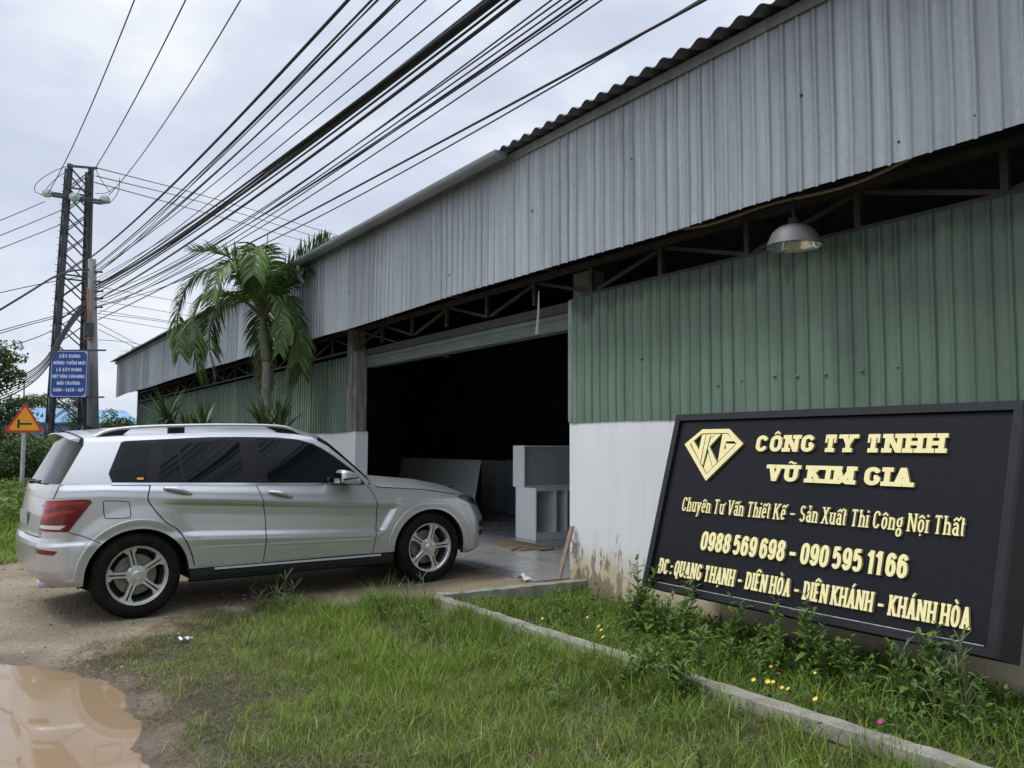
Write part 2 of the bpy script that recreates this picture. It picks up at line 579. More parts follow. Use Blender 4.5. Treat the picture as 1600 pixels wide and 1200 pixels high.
def ground_h(X, Y):
    X, Y = np.asarray(X, float), np.asarray(Y, float)
    base = 0.06 + 0.0205 * np.clip(Y, -1.5, 5.0)
    rough = (vnoise(X, Y, 1.1, 1) - .5) * .03 + (vnoise(X, Y, 3.3, 2) - .5) * .018 + (vnoise(X, Y, 9, 3) - .5) * .009
    car = np.exp(-(((X + 8.6) / 1.35) ** 4 + ((Y - 2.7) / 2.6) ** 4))
    h = base + rough * (1 - .75 * car)
    g = sdist(GRASS, X, Y)
    gz = 0.02 + .012 * (Y - 2) + (vnoise(X, Y, 1.6, 5) - .5) * .05
    h = h + (gz - h) * sstep(.12, -.35, g)
    mudz = np.exp(-((X + 5.1) / 1.0) ** 2 - ((Y - 1.05) / .42) ** 2)
    h = h + mudz * ((vnoise(X, Y, 8, 71) - .5) * .05 + (vnoise(X, Y, 17, 72) - .5) * .03)
    for tx in (-7.75, -9.42):
        rut = np.exp(-((X - tx - .25 * (1.2 - Y) * (Y < 1.2)) / .13) ** 2) * sstep(2.6, .6, Y) * (g > .1)
        h = h - rut * (.016 + .012 * (vnoise(X, Y, 11, 77) - .5))
    p = sdist(PLANTER, X, Y)
    h = np.where(p < 0, 0.035 + (vnoise(X, Y, 2.1, 6) - .5) * .03, h)
    b = sdist(BANK, X, Y)
    h = h + sstep(.1, -1.2, b) * (.12 + .1 * vnoise(X, Y, .6, 8)) - sstep(-8, -30, b) * .15
    pd = sdist(PUDDLE, X, Y)
    h = np.minimum(h, PUDDLE_Z + np.where(pd < 0, pd * .22, pd * .16 + .05 * pd * pd) + (vnoise(X, Y, 6, 9) - .5) * .016 + (vnoise(X, Y, 17, 19) - .5) * .008)
    h = np.where(pd > .07, np.maximum(h, PUDDLE_Z + .007), h)
    h = np.where((Y > 4.93) & (X < -6.9) & (X > -34), .11, h)           # below the floor slab
    h = np.where((Y > 5.42), .0, h)
    return h


def lines(lo, hi, step, far, nfar):
    a = np.arange(lo, hi + 1e-6, step)
    g = np.geomspace(step, far, nfar)
    return np.concatenate([lo - g[::-1], a, hi + g])


gx = lines(-14, .6, .055, 500, 46)
gy = lines(-1.6, 5.5, .055, 500, 46)
GX, GY = np.meshgrid(gx, gy, indexing='ij')
GZ = ground_h(GX, GY)
nx, ny = GX.shape
V = np.stack([GX, GY, GZ], -1).reshape(-1, 3)
ii, jj = np.meshgrid(np.arange(nx - 1), np.arange(ny - 1), indexing='ij')
F = np.stack([ii * ny + jj, (ii + 1) * ny + jj, (ii + 1) * ny + jj + 1, ii * ny + jj + 1], -1).reshape(-1, 4)
soil = np.maximum(np.maximum(sstep(.1, -.12, sdist(GRASS, GX, GY) + (vnoise(GX, GY, 5, 12) - .5) * .25), sstep(0.1, -.1, sdist(PLANTER, GX, GY))),
                  sstep(.2, -.5, sdist(BANK, GX, GY) + (vnoise(GX, GY, 2, 13) - .5) * .6))
wet = sstep(.40, .02, sdist(PUDDLE, GX, GY) + (vnoise(GX, GY, 4, 14) - .5) * .22)
C = np.stack([soil, wet, np.zeros_like(wet)], -1).reshape(-1, 3)
mg = mat('ground_earth', (0.2, 0.16, 0.12), 0.9)
nt, b = nodes_of(mg)
L = nt.links.new
at_ = nt.nodes.new('ShaderNodeAttribute'); at_.attribute_name = 'tone'
spl = nt.nodes.new('ShaderNodeSeparateColor'); L(at_.outputs['Color'], spl.inputs[0])
geo = nt.nodes.new('ShaderNodeNewGeometry')
n1 = N(nt, 'ShaderNodeTexNoise', Scale=0.9, Detail=8.0, Roughness=0.65); L(geo.outputs['Position'], n1.inputs['Vector'])
n2 = N(nt, 'ShaderNodeTexNoise', Scale=26.0, Detail=6.0, Roughness=0.7); L(geo.outputs['Position'], n2.inputs['Vector'])
vor = N(nt, 'ShaderNodeTexVoronoi', Scale=48.0); L(geo.outputs['Position'], vor.inputs['Vector'])
c1 = nt.nodes.new('ShaderNodeValToRGB')
el = c1.color_ramp.elements
el[0].position, el[0].color = .28, (.185, .14, .095, 1)
el[1].position, el[1].color = .72, (.41, .335, .24, 1)
c1.color_ramp.elements.new(.5).color = (.30, .24, .168, 1)
L(n1.outputs['Fac'], c1.inputs[0])
c2 = nt.nodes.new('ShaderNodeMixRGB'); c2.blend_type = 'OVERLAY'; c2.inputs[0].default_value = .55
L(c1.outputs[0], c2.inputs[1]); L(n2.outputs['Fac'], c2.inputs[2])
# small stones
vr = N(nt, 'ShaderNodeMapRange', i1=.0, i2=.22, i3=1.0, i4=0.0); L(vor.outputs['Distance'], vr.inputs[0])
wn = N(nt, 'ShaderNodeMapRange', i1=.70, i2=.85, i3=0.0, i4=.55); L(vor.outputs['Color'], wn.inputs[0])
ml = N(nt, 'ShaderNodeMath', operation='MULTIPLY'); L(vr.outputs[0], ml.inputs[0]); L(wn.outputs[0], ml.inputs[1])
c3 = nt.nodes.new('ShaderNodeMixRGB'); c3.inputs[2].default_value = (.4, .36, .31, 1)
L(ml.outputs[0], c3.inputs[0]); L(c2.outputs[0], c3.inputs[1])
c4 = nt.nodes.new('ShaderNodeMixRGB'); c4.inputs[2].default_value = (.075, .068, .04, 1)
L(spl.outputs[0], c4.inputs[0]); L(c3.outputs[0], c4.inputs[1])
wetm = N(nt, 'ShaderNodeMath', operation='MULTIPLY', i1=.72); L(spl.outputs[1], wetm.inputs[0])
c5 = nt.nodes.new('ShaderNodeMixRGB'); c5.inputs[2].default_value = (.10, .072, .048, 1)
L(wetm.outputs[0], c5.inputs[0]); L(c4.outputs[0], c5.inputs[1])
L(c5.outputs[0], b.inputs['Base Color'])
rr = N(nt, 'ShaderNodeMapRange', i3=.92, i4=.45); L(spl.outputs[1], rr.inputs[0]); L(rr.outputs[0], b.inputs['Roughness'])
b.inputs['Specular IOR Level'].default_value = .35
bp = N(nt, 'ShaderNodeBump', Strength=1.0, Distance=.04)
ad = N(nt, 'ShaderNodeMath', operation='ADD'); L(n2.outputs['Fac'], ad.inputs[0]); L(ml.outputs[0], ad.inputs[1])
L(ad.outputs[0], bp.inputs['Height']); L(bp.outputs[0], b.inputs['Normal'])
g_o = np_mesh('ground', V, F, mg, smooth=True, colors=C)
tag(g_o, kind='structure')

# muddy puddle
mw = mat('muddy_water', (.27, .19, .115), .025, spec=.36, coat=0.0)
nt, b = nodes_of(mw)
geo = nt.nodes.new('ShaderNodeNewGeometry')
n1 = N(nt, 'ShaderNodeTexNoise', Scale=1.2, Detail=3.0); nt.links.new(geo.outputs['Position'], n1.inputs['Vector'])
bp = N(nt, 'ShaderNodeBump', Strength=.012, Distance=.02); nt.links.new(n1.outputs['Fac'], bp.inputs['Height']); nt.links.new(bp.outputs[0], b.inputs['Normal'])
mb = MB()
big = [(-7.9, -1.6), (-3.6, -1.6), (-3.6, 1.25), (-7.9, 1.25)]
mb.add([(x, y, PUDDLE_Z) for x, y in big], [(0, 1, 2, 3)])
o = obj('puddle_water', mb, mw)
tag(o, kind='structure')

# tiled workshop floor, slightly shiny, with thin joints
mf = mat('floor_tiles', (.36, .36, .35), .22, spec=.5)
nt, b = nodes_of(mf)
L = nt.links.new
geo = nt.nodes.new('ShaderNodeNewGeometry')
mp = nt.nodes.new('ShaderNodeMapping'); mp.inputs['Rotation'].default_value = (0, 0, R_(2)); L(geo.outputs['Position'], mp.inputs[0])
br = nt.nodes.new('ShaderNodeTexBrick')
br.offset = 0
for k, v in dict(Scale=1.0).items():
    br.inputs[k].default_value = v
br.inputs['Color1'].default_value = (.34, .345, .34, 1); br.inputs['Color2'].default_value = (.29, .30, .30, 1); br.inputs['Mortar'].default_value = (.12, .11, .1, 1)
br.inputs['Mortar Size'].default_value = .006; br.inputs['Brick Width'].default_value = .8; br.inputs['Row Height'].default_value = .8
L(mp.outputs[0], br.inputs['Vector'])
n1 = N(nt, 'ShaderNodeTexNoise', Scale=2.5, Detail=7.0, Roughness=.7); L(geo.outputs['Position'], n1.inputs['Vector'])
mx = nt.nodes.new('ShaderNodeMixRGB'); mx.inputs[2].default_value = (.19, .165, .135, 1)
mr = N(nt, 'ShaderNodeMapRange', i1=.48, i2=.75, i3=0.0, i4=.6); L(n1.outputs['Fac'], mr.inputs[0]); L(mr.outputs[0], mx.inputs[0]); L(br.outputs['Color'], mx.inputs[1])
L(mx.outputs[0], b.inputs['Base Color'])
mr2 = N(nt, 'ShaderNodeMapRange', i1=.4, i2=.75, i3=.16, i4=.5); L(n1.outputs['Fac'], mr2.inputs[0]); L(mr2.outputs[0], b.inputs['Roughness'])
mb = MB()
mb.box(-12.88, -7.21, 4.91, 5.48, .05, .162)
mb.box(-32.9, 3.9, 5.48, 22, .05, .162)
o = obj('workshop_floor', mb, mf)
tag(o, kind='structure')

# ------------------------------------------------------------------ the workshop building
X0, X1 = -33.1, 4.0           # ends of the facade
OPL, OPR = -12.9, -7.20       # door opening
wh = thing('workshop_building', 'long metal clad workshop with grey fascia, green cladding and a wide open doorway', 'building', (-10, WALL_Y, 0))


def cladding(x0, x1, y, z0, z1, period=.125, depth=.02, jitter=.35, sheet=8, wob=.0, lean=0.0, cut=0.0):
    """ribbed sheet as one strip of quads following the rib profile"""
    xs, ds = [], []
    x = x0
    k = 0
    while x < x1:
        p = period
        prof = [(0, 0), (.30 * p, .10), (.60 * p, 0), (.64 * p, 1), (.78 * p, 1), (.82 * p, 0), (.835 * p, -.55), (.865 * p, -.55), (.88 * p, 0)]
        j = random.uniform(1 - jitter, 1 + jitter * .3)
        lap = .35 if k % sheet == 0 else 0
        for a, d in prof:
            xs.append(x + a)
            ds.append((d * j + lap * (1 if a < .6 * p else .3)) * depth + random.uniform(0, .12) * depth)
        x += p
        k += 1
    xs, ds = np.array(xs), np.array(ds)
    keep = xs <= x1
    xs, ds = xs[keep], ds[keep]
    levels = 5
    mb = MB()
    vs = []
    sag = vnoise(xs, xs * 0, .35, 3) - .5
    for i in range(levels):
        t = i / (levels - 1)
        z = z0 + (z1 - z0) * t
        dent = (vnoise(xs, xs * 0 + i * 7.7, 1.3, i) - .5) * .012
        yy = y - ds + dent - lean * (1 - t)
        zz = np.full(xs.shape, z) + sag * wob
        if i == 0:
            zz = zz + (vnoise(xs, xs * 0, .9, 21) - .5) * .03 - ds * cut
        vs.append(np.stack([xs, yy, zz], -1))
    Vv = np.concatenate(vs)
    n = len(xs)
    idx = np.arange(n - 1)
    Ff = np.concatenate([np.stack([i * n + idx, i * n + idx + 1, (i + 1) * n + idx + 1, (i + 1) * n + idx], -1) for i in range(levels - 1)])
    return Vv, Ff


def np_part(name, V, F, mats, parent, smooth=False, colors=None):
    root = parent
    while root.name not in _origins:
        root = root.parent
    return np_mesh(name, np.asarray(V) - _origins[root.name], F, mats, parent, smooth, colors)


# masonry base walls with stains
m_wall = mat('white_rendered_wall', (.74, .75, .76), .85)
nt, b = nodes_of(m_wall)
L = nt.links.new
geo = nt.nodes.new('ShaderNodeNewGeometry')
sep = nt.nodes.new('ShaderNodeSeparateXYZ'); L(geo.outputs['Position'], sep.inputs[0])
mp = nt.nodes.new('ShaderNodeMapping'); mp.inputs['Scale'].default_value = (2.6, 2.6, 1.0); L(geo.outputs['Position'], mp.inputs[0])
n1 = N(nt, 'ShaderNodeTexNoise', Scale=1.1, Detail=6.0, Roughness=.62, Distortion=.3); L(mp.outputs[0], n1.inputs['Vector'])
n2 = N(nt, 'ShaderNodeTexNoise', Scale=4.5, Detail=7.0, Roughness=.7); L(mp.outputs[0], n2.inputs['Vector'])
n3 = N(nt, 'ShaderNodeTexNoise', Scale=2.0, Detail=3.0); L(geo.outputs['Position'], n3.inputs['Vector'])


def damp(src, zc, span, k, lo, hi, amt):
    a = N(nt, 'ShaderNodeMath', operation='SUBTRACT'); a.inputs[0].default_value = zc; L(sep.outputs[2], a.inputs[1])
    a2 = N(nt, 'ShaderNodeMath', operation='DIVIDE', i1=span); L(a.outputs[0], a2.inputs[0])
    s = N(nt, 'ShaderNodeMath', operation='SUBTRACT', i1=.5); L(src, s.inputs[0])
    s2 = N(nt, 'ShaderNodeMath', operation='MULTIPLY', i1=k); L(s.outputs[0], s2.inputs[0])
    ad = N(nt, 'ShaderNodeMath', operation='ADD'); L(a2.outputs[0], ad.inputs[0]); L(s2.outputs[0], ad.inputs[1])
    r = N(nt, 'ShaderNodeMapRange', i1=lo, i2=hi, i3=0.0, i4=amt); L(ad.outputs[0], r.inputs[0])
    return r.outputs[0]


def over(prev, fac, colr):
    mx = nt.nodes.new('ShaderNodeMixRGB'); mx.inputs[2].default_value = (*colr, 1)
    L(fac, mx.inputs[0])
    if prev is None:
        mx.inputs[1].default_value = (.74, .75, .76, 1)
    else:
        L(prev, mx.inputs[1])
    return mx.outputs[0]


faint = N(nt, 'ShaderNodeMapRange', i1=.35, i2=.7, i3=.0, i4=.22); L(n3.outputs['Fac'], faint.inputs[0])
mp5 = nt.nodes.new('ShaderNodeMapping'); mp5.inputs['Scale'].default_value = (7, 7, .5); L(geo.outputs['Position'], mp5.inputs[0])
n5 = N(nt, 'ShaderNodeTexNoise', Scale=1.0, Detail=5.0, Roughness=.65); L(mp5.outputs[0], n5.inputs['Vector'])
run = N(nt, 'ShaderNodeMapRange', i1=.52, i2=.75, i3=.0, i4=.18); L(n5.outputs['Fac'], run.inputs[0])
c = over(None, faint.outputs[0], (.60, .61, .62))
c = over(c, run.outputs[0], (.42, .41, .38))
c = over(c, damp(n1.outputs['Fac'], .50, .60, 1.2, .0, .5, .9), (.55, .45, .27))      # ochre damp
xm = N(nt, 'ShaderNodeMapRange', i1=-5.7, i2=-6.5, i3=0.0, i4=1.0); L(sep.outputs[0], xm.inputs[0])
flk = N(nt, 'ShaderNodeMath', operation='MULTIPLY'); L(damp(n2.outputs['Fac'], .62, .5, 5.0, .55, .75, .85), flk.inputs[0]); L(xm.outputs[0], flk.inputs[1])
c = over(c, flk.outputs[0], (.20, .17, .10))      # brown flaking patches
c = over(c, damp(n1.outputs['Fac'], .10, .22, 2.8, .25, .6, .6), (.16, .17, .06))       # moss at the foot
L(c, b.inputs['Base Color'])
bp = N(nt, 'ShaderNodeBump', Strength=.25, Distance=.01); L(n2.outputs['Fac'], bp.inputs['Height']); L(bp.outputs[0], b.inputs['Normal'])

mb = MB()
mb.box(OPR, X1, WALL_Y, WALL_Y + .14, -.2, 1.76)
part('masonry_wall', mb, m_wall, wh)
mb = MB()
mb.box(X0, OPL - .28, WALL_Y, WALL_Y + .14, -.2, 1.74)
part('masonry_wall', mb, m_wall, wh)
V, F = cladding(OPR + .045, X1, WALL_Y - .012, 1.755, 3.05, depth=.011)
np_part('wall_cladding', V, F, M['green'], wh)
V, F = cladding(X0 + .02, OPL - .36, WALL_Y - .012, 1.735, 2.98, depth=.022)
np_part('wall_cladding', V, F, M['green'], wh)
# posts beside the doorway
mb = MB()
mb.box(OPR - .0, OPR + .06, WALL_Y - .02, WALL_Y + .1, 1.765, 3.04)
part('door_post', mb, M['gutter'], wh)
mb = MB()
mb.box(OPR - .13, OPR + .16, WALL_Y + .145, WALL_Y + .34, .1, 3.36)
part('column', mb, M['column'], wh)
mb = MB()
mb.box(OPL - .36, OPL - .14, WALL_Y - .04, WALL_Y + .18, 1.745, 3.40)
mb.box(OPL - .138, OPL, WALL_Y - .02, WALL_Y + .16, 1.745, 3.04)
part('column', mb, M['column'], wh)
mb = MB()
mb.box(OPL - .278, OPL - .02, WALL_Y - .015, WALL_Y + .2, .1, 1.742)
part('pier', mb, m_wall, wh)
# rolled shutter above the doorway and the beam that carries it
mb = MB()
mb.box(OPL + .01, OPR - .01, WALL_Y + .10, WALL_Y + .36, 2.96, 3.06)
part('door_beam', mb, M['steel'], wh)
mb = MB()
for k in range(3):
    mb.box(OPL + .02, OPR - .02, WALL_Y + .14 + .012 * (k % 2), WALL_Y + .3, 2.775 + .062 * k, 2.834 + .062 * k)
part('roller_shutter', mb, M['shutter'], wh)
# latticed eaves girder over the whole front
mb = MB()
yt = WALL_Y + .06
zl, zh = 3.075, 3.36
mb.box(X0, OPL - .37, yt - .02, yt + .02, zl - .02, zl + .02)
mb.box(OPR + .17, X1, yt - .02, yt + .02, zl - .02, zl + .02)
mb.box(X0, X1, yt - .03, yt + .03, zh, zh + .06)
x = X0 + .2
k = 0
while x < X1 - 1:
    mb.box(x - .025, x + .025, yt - .018, yt + .018, zl + .021, zh - .001)
    a, c_ = (zl + .03, zh - .01) if k % 2 else (zh - .01, zl + .03)
    mb.beam((x + .03, yt + .03, a), (x + 1.01, yt + .03, c_), .03, .035)
    x += 1.04
    k += 1
part('eaves_girder', mb, M['steel'], wh)
# brackets that carry the fascia
FY = 4.80
mb = MB()
for x in np.arange(X0 + .7, X1, 2.08):
    mb.box(x - .025, x + .025, FY + .05, WALL_Y + .02, 3.40, 3.45)
    mb.beam((x, FY + .06, 3.46), (x, WALL_Y + .8, 4.55), .05, .05)
mb.box(X0 - .9, X1, FY + .045, FY + .085, 3.33, 3.38)
mb.box(X0 - .9, X1, FY + .045, FY + .085, 4.40, 4.45)
part('fascia_bracket', mb, M['steel'], wh)
V, F = cladding(-34.4, X1, FY, 3.275, 4.57, period=.135, depth=.012, jitter=.6, wob=.05, cut=1.0)
np_part('fascia_cladding', V, F, M['galv'], wh)
# corrugated roof in two slopes, ridge hidden from the front
xs = np.arange(-34.75, X1, .025)
prof = np.sin(xs * 2 * math.pi / .2) * .022
rows = [(4.60, 4.592), (4.602, 4.594), (13.5, 6.35), (22.4, 4.62)]
V = np.concatenate([np.stack([xs, np.full(xs.shape, y), z + prof], -1) for y, z in rows])
n = len(xs)
idx = np.arange(n - 1)
F = np.concatenate([np.stack([i * n + idx, i * n + idx + 1, (i + 1) * n + idx + 1, (i + 1) * n + idx], -1) for i in range(len(rows) - 1)])
np_part('roof', V, F, M['roof'], wh)
mb = MB()
mb.box(-34.7, X1, FY + .01, FY + .04, 4.50, 4.585)
mb.box(-34.75, X1, FY - .034, FY - .022, 4.505, 4.59)
part('eaves_trim', mb, M['roof'], wh)
# half-round gutter in front of the roof edge, left part only
mb = MB()
GXR, GXL = -7.38, -13.95
gyc, gzc, gr = 4.60, 4.555, .075
ang = np.linspace(R_(170), R_(370), 15)
ring = [(gyc + gr * math.cos(a), gzc + gr * math.sin(a)) for a in ang]
ring_in = [(gyc + (gr - .006) * math.cos(a), gzc + (gr - .006) * math.sin(a)) for a in ang[::-1]]
loop = ring + ring_in
cuts = [GXL, -11.2, -11.19, -11.13, -11.12, -8.9, GXR]
vs = []
for i, x in enumerate(cuts):
    s = 1.06 if i in (2, 3) else 1.0
    vs += [(x, gyc + (y - gyc) * s, gzc + (z - gzc) * s) for y, z in loop]
nl = len(loop)
fs = []
for i in range(len(cuts) - 1):
    for k in range(nl):
        k2 = (k + 1) % nl
        fs.append((i * nl + k, (i + 1) * nl + k, (i + 1) * nl + k2, i * nl + k2))
mb.add(vs, fs)
h = len(ring)
mb.add([(GXR, y, z) for y, z in ring], [tuple(range(h))])
mb.add([(GXL, y, z) for y, z in ring], [tuple(range(h))])
mb.tube([(GXL + .25, gyc, gzc - .07), (GXL + .25, gyc + .02, gzc - .25), (GXL + .25, gyc + .1, gzc - .35)], .045, 10)
part('gutter', mb, M['gutter'], wh, smooth=False)
# roofing screws and the small dents round them
def screws(x0, x1, y, z, step, jz, r=.009):
    mb = MB()
    x = x0
    while x < x1:
        zz = z + random.uniform(-jz, jz)
        mb.lathe([(.0, .012), (r * .6, .011), (r, .006), (r * 1.7, .002), (r * 1.7, -.004)], 8, (x + random.uniform(-.03, .03), y, zz), (0, -1, 0))
        x += step * random.choice([1, 1, 1, 2])
    return mb


for px, py in ((1120, 602), (1162, 594), (1205, 588), (1248, 588), (1292, 585), (1345, 580), (1403, 573), (1000, 560)):
    p = ony(px, py, WALL_Y - .022)
    part('fixing_screw', screws(p[0], p[0] + .01, p[1], p[2], .25, .0, .008), M['green'], wh)
for px, py in ((1532, 178), (1403, 222), (1248, 150), (984, 250), (830, 330), (700, 430), (640, 380), (600, 470), (545, 455), (900, 290)):
    p = ony(px, py, FY - .007)
    part('fixing_screw', screws(p[0], p[0] + .01, p[1], p[2], .25, .0, .006), M['dark_steel'], wh)
# side, back and inner walls
mb = MB()
mb.box(X0 - .12, X0, WALL_Y - .01, 22.3, -.2, 4.58)
mb.box(X1, X1 + .12, WALL_Y, 22.3, -.2, 4.58)
mb.box(X0, X1, 22.2, 22.3, -.2, 4.58)
part('outer_wall', mb, M['galv'], wh)
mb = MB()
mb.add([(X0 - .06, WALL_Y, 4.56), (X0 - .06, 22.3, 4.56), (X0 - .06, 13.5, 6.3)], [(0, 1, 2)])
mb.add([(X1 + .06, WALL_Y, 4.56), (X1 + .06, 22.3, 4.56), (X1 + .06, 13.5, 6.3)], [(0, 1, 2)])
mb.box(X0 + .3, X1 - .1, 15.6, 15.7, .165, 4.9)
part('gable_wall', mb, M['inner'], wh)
# soffit cable clipped under the eaves
c_pts = [(x, 5.0, 3.33 + .05 * math.sin(x * 1.9) + .03 * math.sin(x * 4.1)) for x in np.linspace(-5.4, 1.5, 40)]
mb = MB()
mb.tube(c_pts, .012, 6)
part('soffit_cable', mb, M['wood'], wh)

# high-bay lamp hanging under the eaves
lc = ony(1241, 384, 5.0)
lamp = thing('pendant_lamp', 'round metal dome lamp hanging under the eaves above the green cladding', 'lamp', lc)
R0 = .192
prof = [(.05, .150), (.075, .147), (.11, .133), (.15, .100), (.17, .062), (.186, .022), (R0, 0), (R0 + .006, -.004)]
mb = MB()
mb.lathe(prof, 40, lc)
part('lamp_shade', mb, M['lamp_metal'], lamp, True)
mb = MB()
mb.lathe([(r - .004, h - .003) for r, h in prof], 40, lc)
part('reflector', mb, M['lamp_inside'], lamp, True)
mb = MB()
mb.lathe([(.0, .205), (.034, .205), (.04, .195), (.04, .145), (.0, .145)], 20, lc)
mb.tube([lc + (0, 0, .20), lc + (0, 0, .36)], .012, 8)
part('ballast_housing', mb, M['black_void'], lamp)
mb = MB()
mb.lathe([(.0, .025), (.035, .03), (.05, .055), (.045, .09), (.025, .125)], 20, lc)
part('bulb', mb, mat('unlit_bulb_glass', (.55, .52, .42), .2, coat=.4), lamp, True)

# white strip hanging from the girder in the doorway
p = ony(842, 455, 5.28)
q = ony(838.5, 522, 5.28)
mb = MB()
mid = (p + q) / 2 + np.array([.012, 0, 0])
for d in (-.012, .012):
    mb.tube([p + (d * .2, 0, 0), mid + (d, 0, 0), q + (d * 1.3, 0, 0)], .006, 6)
solo('hanging_strip', mb, M['white_strip'], 'thin white plastic strip dangling from the girder above the doorway', 'strip')

# ------------------------------------------------------------------ lettering: strokes with a flat pen
def _arc(cx, cy, rx, ry, a0, a1, n=20):
    return [(cx + rx * math.cos(R_(a0 + (a1 - a0) * i / n)), cy + ry * math.sin(R_(a0 + (a1 - a0) * i / n))) for i in range(n + 1)]


def _rr(x0, x1, y0, y1, k=.5, n=8):
    """closed rounded box path"""
    rx = (x1 - x0) / 2
    ry = min((y1 - y0) / 2, k)
    p = _arc(x1 - rx, y1 - ry, rx, ry, 0, 180, n * 2) + _arc(x0 + rx, y0 + ry, rx, ry, 180, 360, n * 2)
    return p + [p[0]]


